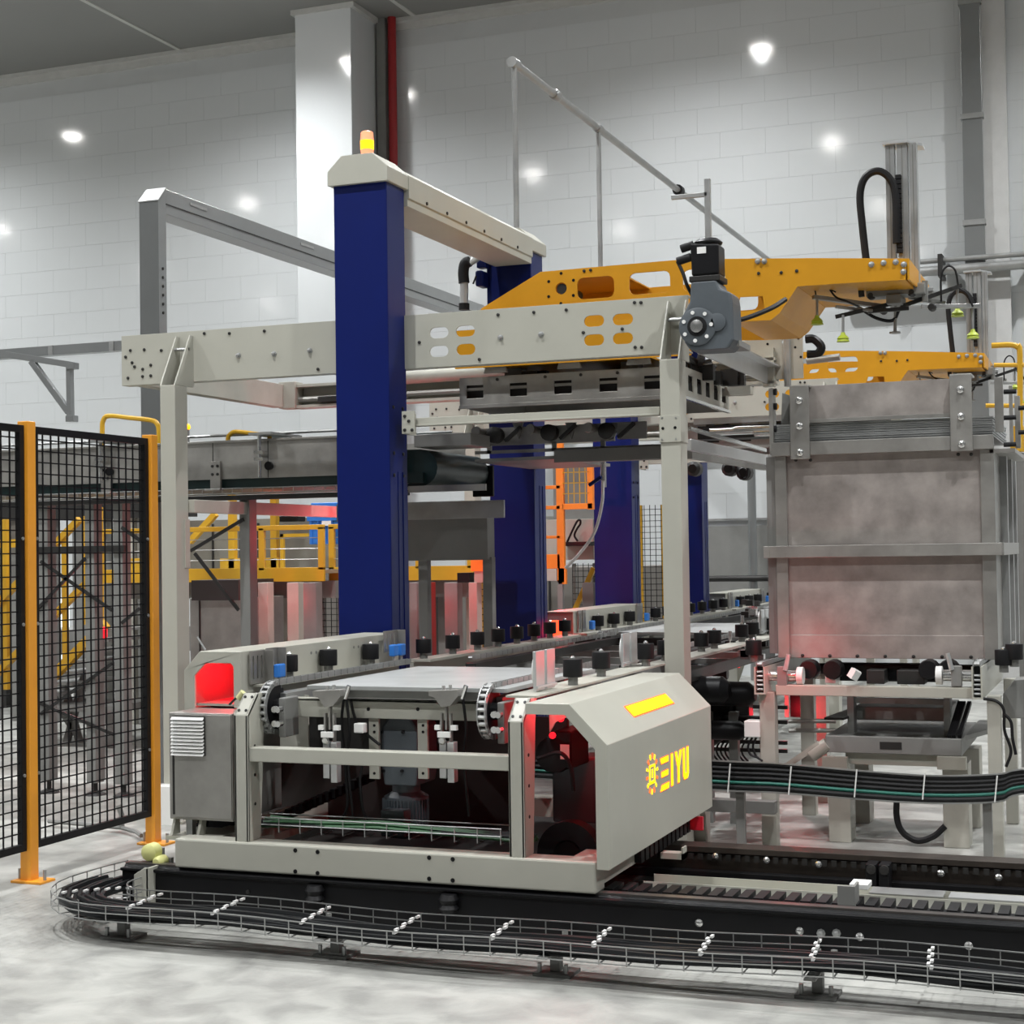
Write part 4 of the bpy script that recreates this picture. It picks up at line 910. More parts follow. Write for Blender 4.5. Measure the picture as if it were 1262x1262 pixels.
# ================================================================ YELLOW MANIPULATOR ARMS
def arm():
    t = thing('manipulator_arm', 'long amber yellow box arm reaching over the gantry', 'robot arm', (-2.2, 8.6, 2.9), 'amber manipulator arms')
    YA, YR = 8.6, 9.42
    outl = [(590, 384), (593.5, 380), (666, 335), (750, 327.5), (830, 320.6), (887, 319), (1000, 318), (1118, 318.5), (1116, 345), (1050, 348.5), (983, 353), (961, 385.5), (950, 394.6), (903, 397), (700, 402)]
    P2 = xz(outl, YA)
    def hole(pts, r=0.02): 
        c = xz(pts, YA); x0 = min(p[0] for p in c); x1 = max(p[0] for p in c); z0 = min(p[1] for p in c); z1 = max(p[1] for p in c); return rrect(x0, x1, z0, z1, r)
    h1 = hole([(711, 343), (757, 366)], 0.035); h2 = hole([(775, 337), (826, 360)], 0.035); h3 = hole([(841, 333), (894, 356)], 0.035)
    q = at(691.5, 355.5, Y=YA); hc = circ(q.x, q.z, 0.034)
    h4 = xz([(912, 366), (940, 365), (942, 381), (906, 385)], YA)
    M().plate(P2, 'y', YA, YA + 0.012, [h1, h2, h3, hc, h4]).build('side_plate', YELLOW, t, 0.0015)
    M().plate(P2, 'y', YR, YR + 0.012, [h2, h3, h4]).build('side_plate', YELLOW, t, 0.0015)
    def strip(idx, name, mt=YELLOW, inset=0.0):
        m = M()
        for i, j in zip(idx[:-1], idx[1:]):
            a, c = P2[i], P2[j]; d = V((c[0] - a[0], 0, c[1] - a[1])); n = V((d.z, 0, -d.x)).normalized() * 0.008
            A, B = V((a[0], 0, a[1])), V((c[0], 0, c[1])); y0, y1 = YA + 0.012, YR
            A += n * 0.2; B += n * 0.2
            vs = [A + V((0, y0, 0)), B + V((0, y0, 0)), B + V((0, y1, 0)), A + V((0, y1, 0)), A + n + V((0, y0, 0)), B + n + V((0, y0, 0)), B + n + V((0, y1, 0)), A + n + V((0, y1, 0))]
            m.add(vs, [(0, 1, 2, 3), (7, 6, 5, 4), (0, 4, 5, 1), (1, 5, 6, 2), (2, 6, 7, 3), (3, 7, 4, 0)])
        return m.build(name, mt, t)
    strip([1, 2, 3], 'top_plate'); strip([5, 6, 7], 'top_plate'); strip([7, 8], 'end_plate'); strip([8, 9, 10], 'bottom_plate'); strip([10, 11], 'bulge_plate')
    strip([11, 12, 13], 'bottom_plate')
    # tip flange
    x1 = P2[7][0]; z1 = P2[7][1]; z0 = P2[8][1]
    M().plate([(YA, z1), (YR + 0.05, z1 - 0.01), (YR + 0.05, z0 + 0.03), (YA, z0)], 'x', x1 - 0.001, x1 + 0.01).build('tip_flange', YELLOW, t, 0.001)
    for px, py in ((1074, 326), (1089, 324), (1104, 323), (1114, 326), (1113.5, 335), (934, 322), (942, 322)):
        q = at(px, py, Y=YA); share('bolt', BOLT, (q.x, YA, q.z), t)
    for px, py in ((935, 337), (963, 336), (982, 334), (720, 334), (728, 333)): q = at(px, py, Y=YA); share('bolt', BOLTS, (q.x, YA, q.z), t)
    q = at(691.5, 355.5, Y=YA)
    for k in range(6):
        a_ = 2 * PI * k / 6 + 0.5; M().cyl((q.x + 0.085 * math.cos(a_), YA - 0.002, q.z + 0.085 * math.sin(a_)), (q.x + 0.085 * math.cos(a_), YA + 0.002, q.z + 0.085 * math.sin(a_)), 0.009, 8).build('hole', BLACK, t)
    M().cyl((q.x, YA + 0.01, q.z), (q.x, YA + 0.3, q.z), 0.03, 14).build('shaft_socket', DARK, t)
    # lower carriage behind the gantry beam
    a = at(560, 408, Y=8.42); c = at(812, 462, Y=8.42)
    c = at(812, 440, Y=8.42); M().plate([(a.x, c.z), (at(852, 460, Y=8.42).x, c.z), (at(852, 460, Y=8.42).x, a.z), (a.x, a.z)], 'y', 8.42, 8.434).build('carriage_plate', YELLOW, t, 0.001)
    for px in (600, 690, 775):
        q = at(px, 455, Y=8.5); M().plate([(q.x, c.z - 0.03), (q.x + 0.14, c.z - 0.03), (q.x + 0.11, c.z + 0.07), (q.x + 0.03, c.z + 0.07)], 'y', 8.45, 8.47).build('hanger', GREY, t, 0.001)
    M().box(a.x + 0.1, a.x + 1.1, 8.47, 9.3, c.z + 0.02, c.z + 0.03).build('carriage_floor', YELLOW, t)
    # mast of aluminium profiles with top plate, chain and hose loop
    ya = 9.0
    tp = at(1103, 178, Y=ya); bx = at(1090, 320, Y=ya)
    for dx, w_ in ((0.0, 0.06), (0.075, 0.07), (0.155, 0.05)):
        x = at(1091, 200, Y=ya).x + dx * 0.82
        o = M().box(x, x + w_ * 0.8, ya, ya + 0.07, z1 - 0.12, tp.z).build('mast_profile', GALV, t, 0.002)
        M().box(x + w_ * 0.34, x + w_ * 0.46, ya - 0.001, ya + 0.004, z1, tp.z - 0.01).build('slot_line', GREY, o)
    x = at(1091, 200, Y=ya).x
    M().plate([(x - 0.015, ya - 0.02), (x + 0.12, ya - 0.02), (x + 0.19, ya + 0.1), (x + 0.19, ya + 0.2), (x - 0.0, ya + 0.12)], 'z', tp.z, tp.z + 0.014).build('mast_top', ALU, t, 0.001)
    ec = M()
    for k in range(16): ec.box(x + 0.055, x + 0.085, ya - 0.03, ya + 0.0, z1 + 0.10 + 0.027 * k, z1 + 0.122 + 0.027 * k)
    stuff(ec.build('mast_chain', RUBBER, t))
    M().tube(catmull([at(1105, 300, Y=ya - 0.03), at(1104, 245, Y=ya - 0.03), at(1098, 222, Y=ya - 0.03), at(1083, 211, Y=ya - 0.03), at(1067, 218, Y=ya - 0.03), at(1060, 240, Y=ya - 0.03), at(1063, 280, Y=ya - 0.03), at(1068, 325, Y=ya - 0.03)]), 0.021, 8).build('mast_hose', RUBBER, t, smooth=True)
    # vacuum tool under the tip
    yt = 9.0
    q = lambda px, py, y=yt: at(px, py, Y=y)
    c0 = q(1102, 366)
    o = M().box(c0.x - 0.14, c0.x + 0.17, yt - 0.07, yt + 0.07, c0.z + 0.0, c0.z + 0.05).box(c0.x - 0.03, c0.x + 0.05, yt - 0.1, yt + 0.1, c0.z - 0.05, c0.z).build('vacuum_tool', GREY, t, 0.004)
    M().box(c0.x - 0.12, c0.x + 0.04, yt - 0.04, yt + 0.04, c0.z + 0.05, c0.z + 0.11).build('tool_mount', BLACK, o)
    for a_, b_, y1, y2, mt in (((1002, 366), (1090, 378), 8.8, 9.0, STEEL), ((1032, 390), (1100, 374), 8.7, 9.0, DARK), ((1110, 378), (1185, 352), 9.0, 9.1, DARK), ((1135, 378), (1208, 377), 9.0, 9.05, GALV), ((1090, 358), (1150, 357), 9.05, 9.1, GALV)):
        A, B = q(*a_, y1), q(*b_, y2); M().bar(A, B, 0.035, 0.022).build('tool_arm', mt, o, 0.002)
    for tp_, bt, y in (((1007, 368), (1007, 396), 8.8), ((1039, 388), (1039, 417), 8.7), ((1180, 354), (1180, 386), 9.1), ((1199, 378), (1199, 413), 9.05)):
        A, B = q(*tp_, y), q(*bt, y)
        M().cyl(A, B + V((0, 0, 0.02)), 0.007, 8).build('cup_stem', GALV, o, smooth=True)
        M().lathe((B.x, B.y, B.z - 0.018), [(0.035, 0), (0.028, 0.012), (0.033, 0.016), (0.024, 0.028), (0.014, 0.036), (0.010, 0.05)], 16).build('suction_cup', LIME, o, smooth=True)
    for a_, b_, y1, y2, w_, mt in (((1050, 354), (1140, 351), 8.95, 8.95, 0.03, GALV), ((1062, 362), (1150, 360), 9.1, 9.1, 0.03, STEEL), ((1070, 384), (1120, 380), 8.85, 8.9, 0.025, DARK), ((1030, 378), (1075, 383), 8.75, 8.85, 0.02, STEEL), ((1120, 366), (1165, 374), 9.1, 9.15, 0.03, GREY), ((1060, 345), (1062, 366), 8.9, 8.9, 0.03, DARK), ((1140, 346), (1140, 372), 9.0, 9.0, 0.03, GREY)):
        M().bar(q(*a_, y1), q(*b_, y2), w_, w_ * 0.8).build('tool_bar', mt, o, 0.002)
    for px, py in ((1075, 366), (1090, 384), (1125, 362), (1150, 380), (1112, 350), (1085, 352)):
        B = q(px, py); M().lathe((B.x, yt - 0.05, B.z), [(0.015, -0.02), (0.022, -0.01), (0.022, 0.03), (0.012, 0.04)], 10, 'y').build('valve', DARK, o, smooth=True)
    A = q(1104, 372); M().cyl(A, q(1103, 410), 0.009, 8).lathe((q(1103, 410).x, yt, q(1103, 410).z), [(0.03, -0.004), (0.03, 0.004)], 14).build('feeler_rod', STEEL, o, smooth=True)
    m = M(); m.tube(catmull([q(1160, 372), q(1160, 340), q(1168, 328), q(1177, 333), q(1181, 352)]), 0.006)
    m.tube(catmull([q(1182, 355), q(1192, 362), q(1199, 378)]), 0.006); m.tube(catmull([q(1060, 380), q(1080, 392), q(1100, 395), q(1108, 382)]), 0.01)
    m.tube(catmull([q(1020, 352, 8.8), q(1030, 366, 8.8), q(1045, 372, 8.8), q(1062, 380)]), 0.006); m.tube(catmull([q(1006, 368, 8.8), q(1006, 350, 8.8), q(1030, 360, 8.8)]), 0.004)
    stuff(m.build('hoses', RUBBER, o, smooth=True))
    return t
a1 = arm()
a2 = dup(a1, (0, ST, 0), 'amber yellow arm farther back, its tip just above the grey tank', 'amber manipulator arms')
a1['label'] = 'amber yellow box arm nearest the front, reaching over the cream beam'

# stainless gripper box under the gantry
def gripper():
    t = thing('gripper_box', 'stainless steel box frame with square windows hanging under the beam', 'gripper', (-2.9, 8.5, 2.4), 'stainless gripper boxes')
    y = 8.5
    a = at(566, 466.5, Y=y); X0 = a.x; Z1 = at(690, 459, Y=y).z; Z0 = at(690, 496.5, Y=y).z; X1 = at(841, 450, Y=y).x
    hs = []
    for px in (585, 638.5, 693.5, 749.5, 805): q = at(px, 480, Y=y); hs.append(rect(q.x - 0.05, q.x + 0.052, Z0 + 0.05, Z1 - 0.045))
    M().plate([(X0 + 0.02, Z0), (X1, Z0), (X1, Z1), (X0, Z1), (X0, Z0 + 0.02)], 'y', y, y + 0.006, hs).build('front_plate', STEEL, t, 0.002)
    M().box(X0, X1, y - 0.012, y + 0.0, Z0 - 0.008, Z0 + 0.012).build('bottom_lip', STEEL, t, 0.001)
    M().box(X0, X1, y + 0.007, y + 0.03, (Z0 + Z1) / 2 + 0.01, (Z0 + Z1) / 2 + 0.025).build('inner_bar', STEEL, t)
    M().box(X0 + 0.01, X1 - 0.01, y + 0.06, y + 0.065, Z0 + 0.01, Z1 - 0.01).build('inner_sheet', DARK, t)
    Y1 = at(898, 480, X=X1).y; n = 5
    hs = [rect(y + 0.12 + (Y1 - y - 0.1) / n * k, y + 0.12 + (Y1 - y - 0.1) / n * k + 0.10, Z0 + 0.045, Z1 - 0.04) for k in range(n)]
    M().plate(rect(y + 0.006, Y1, Z0, Z1), 'x', X1 - 0.006, X1, hs).build('side_plate', CREAM2, t, 0.002)
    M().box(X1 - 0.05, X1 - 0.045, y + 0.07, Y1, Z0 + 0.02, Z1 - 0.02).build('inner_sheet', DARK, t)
    M().box(X1 - 0.01, X1 + 0.012, y, Y1, Z0 - 0.01, Z0 + 0.006).build('side_lip', CHROME, t)
    M().plate(rect(y + 0.006, Y1, Z0, Z1), 'x', X0, X0 + 0.006).build('side_plate', STEEL, t, 0.002)
    M().box(X0, X1, Y1 - 0.006, Y1, Z0, Z1).build('rear_plate', STEEL, t)
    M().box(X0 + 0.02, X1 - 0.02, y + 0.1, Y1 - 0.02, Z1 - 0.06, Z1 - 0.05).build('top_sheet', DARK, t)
    for px in (613, 672, 716, 761): q = at(px, 466 - (px - 613) * 0.05, Y=y); share('bolt', BOLTS, (q.x, y, Z1 - 0.02), t)
    m = M(); random.seed(11)
    for k in range(14):
        x = X0 + 0.15 + 1.2 * random.random(); yy = y + 0.1 + random.random() * 0.7; m.box(x, x + 0.05 + 0.08 * random.random(), yy, yy + 0.05, Z1 - 0.04, Z1 + 0.03 + 0.04 * random.random())
    for k in range(10): 
        yy = y + 0.1 + 0.09 * k; m.box(X1 - 0.12, X1 - 0.03, yy, yy + 0.04, Z1 - 0.03, Z1 + 0.05 * random.random())
    for k in range(6): m.cyl((X1 - 0.15, y + 0.1 + 0.1 * k, Z1 + 0.02), (X1 - 0.05 + 0.1 * random.random(), y + 0.4 + 0.1 * k, Z1 + 0.07 + 0.04 * random.random()), 0.012, 6)
    stuff(m.build('fittings', DARK, t))
    M().cyl((X1 + 0.0, y + 0.02, Z1 + 0.06), (X1 - 0.05, y + 0.9, Z1 + 0.06), 0.018, 8).build('hose', DARK, t, smooth=True)
    for k in range(2): M().box(X0 + 0.2 + 0.7 * k, X0 + 0.3 + 0.7 * k, y + 0.2, y + 0.3, Z1 - 0.05, Z1 + 0.16).build('hanger', GREY, t)
    return t
gr = gripper()
dup(gr, (0, ST, 0), 'second stainless gripper box farther back, behind the tank top', 'stainless gripper boxes')
gr['label'] = 'stainless gripper box with square windows, directly under the front gantry beam'

# overhead transfer conveyor under the gripper, with knobs, gaps and bottom plate
def over_conveyor():
    t = thing('cross_conveyor', 'grey steel cross conveyor with round motor knobs under the gripper box', 'conveyor', (-2.8, 9.2, 2.0), 'grey cross conveyors')
    y = 9.2
    def P(px, py, yy=y): return at(px, py, Y=yy)
    a, c = P(585, 528), P(800, 552)
    M().box(P(585, 528).x, P(757, 528).x, y, y + 0.02, P(690, 546).z, P(690, 524).z).build('side_plate', STEEL, t, 0.002)
    M().box(P(762, 520).x, P(798, 545).x, y - 0.03, y, P(780, 541).z, P(780, 520).z).build('gear_housing', GREY, t, 0.003)
    M().box(P(585, 552).x, P(840, 552).x, y, y + 0.015, P(690, 556).z, P(690, 552).z).build('lower_strip', STEEL, t)
    M().box(P(686, 560).x, P(860, 560).x, y - 0.05, y + 0.05, P(760, 568).z, P(760, 552).z).build('bottom_beam', GREY, t, 0.002)
    M().plate([(P(585, 556).x, y), (P(690, 560).x, y - 0.05), (P(690, 560).x, y + 1.0), (P(585, 556).x, y + 1.0)], 'z', P(690, 566).z, P(690, 562).z).build('drip_sheet', GREY, t)
    for px in (600, 680, 740): M().box(P(px, 550).x, P(px + 5, 550).x, y + 0.0, y + 0.02, P(690, 556).z, P(690, 544).z).build('spacer', GREY, t)
    for px, py in ((588, 532), (655, 529), (726, 527)):
        q = P(px, py, y - 0.1)
        o = M().lathe((q.x, y - 0.08, q.z), [(0.028, -0.05), (0.032, -0.03), (0.022, 0), (0.022, 0.08)], 14, 'y').build('motor_knob', STEEL, t, smooth=True)
        M().lathe((q.x + 0.09, y - 0.02, q.z - 0.02), [(0.03, -0.05), (0.05, -0.04), (0.05, 0.03)], 16, 'y').build('drum', DARK, t, smooth=True)
        M().bar((q.x + 0.16, y - 0.04, q.z - 0.06), (q.x + 0.26, y - 0.04, q.z + 0.02), 0.03, 0.02).build('lever', DARK, t)
    for px in (640, 705, 757): q = P(px, 527); M().plate([(q.x - 0.04, q.z + 0.03), (q.x + 0.03, q.z + 0.03), (q.x + 0.0, q.z - 0.07)], 'y', y - 0.015, y).build('gusset', GREY, t)
    # right part beyond the post: long side members and wire edge
    for dz, mt in ((0.0, ALU), (0.06, STEEL)):
        A = at(850, 545, Y=9.0) + V((0, 0, dz)); B = at(943, 568, X=A.x + 0.05) 
    A = at(849, 548, X=-2.15); 
    M().bar(A, at(943, 567, X=-2.0), 0.03, 0.06).build('side_member', ALU, t, 0.002)
    M().bar(at(850, 528, X=-2.2), at(943, 555, X=-2.1), 0.02, 0.02).build('guide_rod', CHROME, t)
    M().bar(at(850, 560, X=-2.35), at(943, 575, X=-2.2), 0.03, 0.05).build('side_member', STEEL, t, 0.002)
    M().box(-2.3, -1.3, 10.6, 10.66, at(900, 570, Y=10.6).z, at(900, 562, Y=10.6).z).build('cross_bar', ALU, t)
    M().box(-2.2, -1.4, 10.7, 10.8, at(900, 583, Y=10.7).z, at(900, 574, Y=10.7).z).build('cross_bar', GREY, t)
    M().box(-2.6, -1.4, 10.0, 10.05, at(900, 521, Y=10.0).z, at(900, 514, Y=10.0).z).build('cross_bar', ALU, t)
    M().box(-2.6, -1.4, 10.1, 10.3, at(900, 540, Y=10.1).z, at(900, 524, Y=10.1).z).build('cross_bar', DARK, t)
    for px, py in ((875, 533), (905, 530), (930, 534)):
        q = at(px, py, Y=9.9); M().cyl(q, q + V((0.28, 0, 0)), 0.022, 10).build('cylinder', CHROME, t, smooth=True)
    for px, py in ((900, 578), (856, 578), (918, 583)):
        q = at(px, py, Y=10.5); M().lathe((q.x, 10.5, q.z), [(0.03, -0.06), (0.05, -0.04), (0.05, 0.04)], 12, 'y').build('drum', DARK, t, smooth=True)
    M().tube(catmull([at(905, 560, Y=10.4), at(910, 585, Y=10.4), at(920, 588, Y=10.4), at(922, 570, Y=10.4)]), 0.008).build('hose', RUBBER, t, smooth=True)
    return t
oc = over_conveyor()
# support arm from the bracket under the rail
# ================================================================ ELEVATED INFEED CONVEYOR (trough running in from the left)
def trough(y0=8.62):
    t = thing('infeed_conveyor', 'raised stainless conveyor trough with black belt passing behind the blue column', 'conveyor', (-5.5, y0, 2.0), 'raised infeed conveyors')
    q1 = at(232, 545, Y=y0); q0 = at(232, 592, Y=y0); XL, XR = -11.0, at(500, 560, Y=y0).x
    M().box(XL, XR, y0, y0 + 0.01, q0.z, q1.z).box(XL, XR, y0 - 0.015, y0, q1.z - 0.012, q1.z).build('side_plate', STEEL, t, 0.002)
    M().box(XL, XR, y0 + 0.9, y0 + 0.91, q0.z, q1.z).build('side_plate', STEEL, t)
    for px in (45, 120, 262, 330, 415):
        a = at(px, 560, Y=y0); M().box(a.x, a.x + 0.004, y0 - 0.002, y0, q0.z, q1.z).build('joint_line', DARK, t)
    # supports and clamps
    for px in (130, 265):
        a = at(px, 575, Y=y0 - 0.02)
        o = M().box(a.x - 0.035, a.x + 0.035, y0 - 0.02, y0, q0.z - 0.06, q0.z + 0.11).box(a.x - 0.06, a.x + 0.05, y0 - 0.05, y0, q0.z - 0.07, q0.z - 0.06).build('support_bracket', STEEL, t, 0.001)
        for dz in (0.03, 0.08): 
            for dx in (-0.018, 0.018): share('bolt', BOLTS, (a.x + dx, y0 - 0.02, q0.z + dz), t)
    for px in (124, 320):
        a = at(px, 560, Y=y0 - 0.05)
        o = M().cyl((a.x, y0 - 0.05, q0.z - 0.0), (a.x, y0 - 0.05, q1.z + 0.03), 0.012, 10).build('guide_rod', CHROME, t, smooth=True)
        for dz in (0.10, 0.14): M().box(a.x - 0.03, a.x + 0.03, y0 - 0.07, y0 - 0.0, q0.z + dz, q0.z + dz + 0.02).build('rod_clamp', CHROME, o)
        M().lathe((a.x + 0.045, y0 - 0.03, q0.z + 0.07), [(0.026, 0), (0.026, 0.02)], 14, 'y').build('hand_knob', BLACK, o)
        M().box(a.x - 0.06, a.x + 0.1, y0 - 0.08, y0 + 0.3, q1.z + 0.02, q1.z + 0.035).build('cross_arm', GALV, o)
    M().cyl((XL, y0 + 0.1, q1.z + 0.04), (XR, y0 + 0.1, q1.z + 0.04), 0.010, 6).build('upper_rod', GALV, t)
    M().cyl((XL, y0 + 0.7, q1.z + 0.05), (XR, y0 + 0.7, q1.z + 0.05), 0.010, 6).build('upper_rod', GALV, t)
    # belt, with rounded drum end
    bz1 = q0.z - 0.00; bz0 = at(232, 600, Y=y0).z - 0.02
    XE = at(602, 580, Y=y0 + 0.85).x
    M().box(XL, XR + 0.1, y0 + 0.02, y0 + 0.88, bz0, bz1).build('belt', BELT, t)
    zt_, zb_ = at(560, 552, Y=y0 + 0.05).z, at(560, 598, Y=y0 + 0.05).z; r = (zt_ - zb_) / 2; zc = (zt_ + zb_) / 2
    prof = [(XR - 0.3, zb_), (XE - r, zb_)] + [(XE - r + r * math.cos(a), zc + r * math.sin(a)) for a in [(-PI / 2 + PI * i / 10) for i in range(11)]] + [(XR - 0.3, zt_)]
    M().plate(prof, 'y', y0 + 0.05, y0 + 0.85).build('belt_end', BELT, t, smooth=True)
    M().box(XE - 0.12, XE + 0.02, y0 + 0.87, y0 + 0.90, zb_ - 0.04, zt_ - 0.06).build('bearing_plate', BLACK, t, 0.006)
    M().box(at(503, 590, Y=y0).x, at(598, 590, Y=y0).x, y0, y0 + 0.02, at(540, 606, Y=y0).z, at(540, 598, Y=y0).z).build('lower_side_strip', STEEL, t)
    M().box(at(510, 536, Y=y0).x, at(580, 536, Y=y0).x, y0, y0 + 0.3, at(540, 550, Y=y0).z, at(540, 535, Y=y0).z).build('end_housing', GREY, t, 0.003)
    # mesh tray slung below
    m = M(); z = bz0 - 0.03
    for dy in (0, 0.06): 
        for dz in (0, 0.03): m.cyl((XL, y0 - 0.03 + dy, z + dz), (XR, y0 - 0.03 + dy, z + dz), 0.003, 4)
    x = XL
    while x < XR: m.box(x, x + 0.004, y0 - 0.03, y0 + 0.03, z - 0.002, z); m.box(x, x + 0.004, y0 - 0.032, y0 - 0.028, z, z + 0.03); x += 0.07
    stuff(m.build('wire_tray', GALV, t))
    M().box(XL, XR, y0 + 0.0, y0 + 0.05, z - 0.04, z - 0.01).build('frame_rail', DARK, t)
    # legs and cross bracing
    legs = []
    for px in (60, 117, 152, 308): 
        a = at(px, 800, Y=y0 + 0.1); legs.append(a.x)
        o = M().box(a.x - 0.035, a.x + 0.035, y0 + 0.05, y0 + 0.14, 0.08, z - 0.02).build('leg', GREY, t, 0.003)
        M().lathe((a.x, y0 + 0.095, 0), [(0.07, 0), (0.06, 0.012), (0.015, 0.03), (0.015, 0.09)], 14).build('levelling_foot', DARK, o)
    for (a0, b0) in (((235, 679), (300, 640)), ((240, 682), (294, 752)), ((45, 752), (105, 688)), ((50, 692), (138, 752)), ((50, 880), (138, 818)), ((48, 866), (140, 905)), ((150, 650), (175, 668)), ((150, 768), (172, 750))):
        A, B = at(*a0, Y=y0 + 0.04), at(*b0, Y=y0 + 0.04); M().bar(A, B, 0.012, 0.02).build('brace', DARK, t)
    A = at(45, 678, Y=y0 + 0.05); B = at(155, 676, Y=y0 + 0.05); M().bar(A, B, 0.04, 0.04).build('tie_bar', DARK, t)
    A = at(0, 960, Y=y0 + 0.06); B = at(170, 930, Y=y0 + 0.06)
    return t
tr1 = trough()
t = thing('support_table', 'plain grey steel boxed housing between the first two blue columns', 'housing', (-4, 9.4, 0))
a = at(505, 628, Y=9.3); c = at(601, 690, Y=9.3)
M().box(a.x - 0.1, c.x, 9.3, 9.42, c.z, at(505, 640, Y=9.3).z).build('lower_body', GREY, t, 0.003)
M().box(a.x - 0.1, c.x, 9.28, 9.42, at(505, 640, Y=9.3).z, at(505, 628, Y=9.3).z + 0.01).build('upper_rim', CREAM2, t, 0.003)
a = at(503, 612, Y=9.2); c = at(621, 635, Y=9.2)
M().box(a.x - 0.5, c.x, 9.2, 9.22, at(621, 638, Y=9.2).z, at(621, 616, Y=9.2).z).build('rail_plate', GALV, t, 0.001)
for x in (a.x, c.x - 0.2): M().box(x, x + 0.06, 9.34, 9.40, 0, at(505, 688, Y=9.3).z).build('leg', GREY, t)

# ================================================================ GREY TANK AND ITS ROLLER TABLE
YT = 8.3
def q(px, py, y=YT): return at(px, py, Y=y)
TX0, TX1 = q(957, 700).x, q(1228, 700).x
tz0, tz1 = q(1100, 812).z, q(1100, 470).z
TD = 1.05
t = thing('steel_tank', 'tall stained stainless steel tank with banded frame standing on the roller table', 'tank', ((TX0 + TX1) / 2, YT, tz0))
zb1, zb2 = q(1090, 558).z, q(1090, 541).z      # upper band
zm1, zm2 = q(1090, 686).z, q(1090, 671).z      # middle band
wx0, wx1 = q(970, 700).x, q(1212, 700).x
M().box(wx0, wx1, YT + 0.02, YT + 0.03, tz0, zm1 + 0.01).build('front_panel', TANKS, t, 0.001)
M().box(wx0, wx1, YT + 0.02, YT + 0.03, zm2 - 0.01, zb1 + 0.01).build('front_panel', TANKS, t, 0.001)
M().box(wx0 + 0.0, wx1, YT + 0.012, YT + 0.02, tz0, q(1090, 783).z).build('bottom_skirt', TANKS, t, 0.002)
for x0_, x1_ in ((TX0, wx0 + 0.005), (wx1 - 0.005, TX1)):
    M().box(x0_, x1_, YT + 0.0, YT + 0.012, tz0 + 0.0, zb1).build('corner_angle', STEEL, t, 0.002)
M().box(TX0 - 0.01, TX1 + 0.0, YT - 0.03, YT + 0.02, zb1, zb2).build('upper_band', STEEL, t, 0.002)
M().box(q(950, 675).x, q(1236, 675).x, YT - 0.035, YT + 0.01, zm1, zm2).build('middle_band', STEEL, t, 0.002)
M().box(TX1, TX1 + 0.04, YT - 0.03, YT + TD, zm1, zm2).build('middle_band', STEEL, t, 0.002)
M().box(TX0 - 0.06, TX0, YT - 0.03, YT + TD, zm1, zm2).build('middle_band', STEEL, t, 0.002)
M().box(TX1 - 0.012, TX1, YT + 0.012, YT + TD, tz0, zb1).build('side_panel', STEEL, t)
for yy in (YT + 0.35, YT + 0.7, YT + 1.0): M().box(TX1 - 0.002, TX1 + 0.035, yy, yy + 0.05, tz0, zb1).build('side_rib', GALV, t, 0.002)
M().box(TX0, TX0 + 0.012, YT + 0.012, YT + TD, tz0, zb1).build('side_panel', STEEL, t)
xl = q(944, 650).x
M().box(xl, TX0 - 0.005, YT + 0.03, YT + 0.10, tz0 + 0.02, zb1).build('outer_rail', GREY, t, 0.002)
M().box(TX0, TX1, YT + TD - 0.01, YT + TD, tz0, zb1).build('rear_panel', STEEL, t)
# stack of thin sheets above the band, and the upper front plate
n = 9; z0_, z1_ = zb2, q(1090, 517).z
for k in range(n):
    zz = z0_ + (z1_ - z0_) * k / n; d_ = 0.006 * (k % 3)
    M().box(TX0 - 0.02 + d_, TX1 - 0.01 + d_ * 0.5, YT + 0.05 - d_ * 0.5, YT + 0.95, zz + 0.0008, zz + (z1_ - z0_) / n - 0.0012).build('thin_sheet', GALV, t)
u0, u1 = q(1000, 520).x, q(1172, 520).x
M().box(u0 - 0.04, u1 + 0.04, YT + 0.03, YT + 0.04, z1_ + 0.002, q(1090, 470).z).build('upper_plate', TANKS, t, 0.001)
M().box(u0 - 0.04, u1 + 0.04, YT + 0.022, YT + 0.03, z1_ + 0.0, z1_ + 0.02).build('plate_lip', STEEL, t, 0.001)
for pl, pr, pt_, pb in ((975, 1000, 477, 566), (1171, 1200, 463, 556)):
    a = q(pl, pt_); c = q(pr, pb)
    o = M().box(a.x, c.x, YT - 0.045, YT - 0.035, c.z, a.z).box(a.x, c.x, YT - 0.035, YT + 0.12, a.z - 0.006, a.z + 0.004).build('hook_plate', STEEL, t, 0.002)
    for f in (0.2, 0.55, 0.91):
        M().lathe(((a.x + c.x) / 2, YT - 0.045, a.z + (c.z - a.z) * f), [(0.018, 0), (0.018, -0.006), (0.011, -0.008), (0.011, -0.025), (0.006, -0.028)], 12, 'y').build('bolt', CHROME, o)
for k in range(7): share('bolt', BOLTS, (wx0 + (wx1 - wx0) * (k + 0.5) / 7, YT + 0.012, tz0 + 0.012), t)
for px, py in ((981, 567), (999, 567), (1181, 560), (1197, 560)): a = q(px, py); share('bolt', BOLTS, (a.x, YT - 0.0, a.z), t)
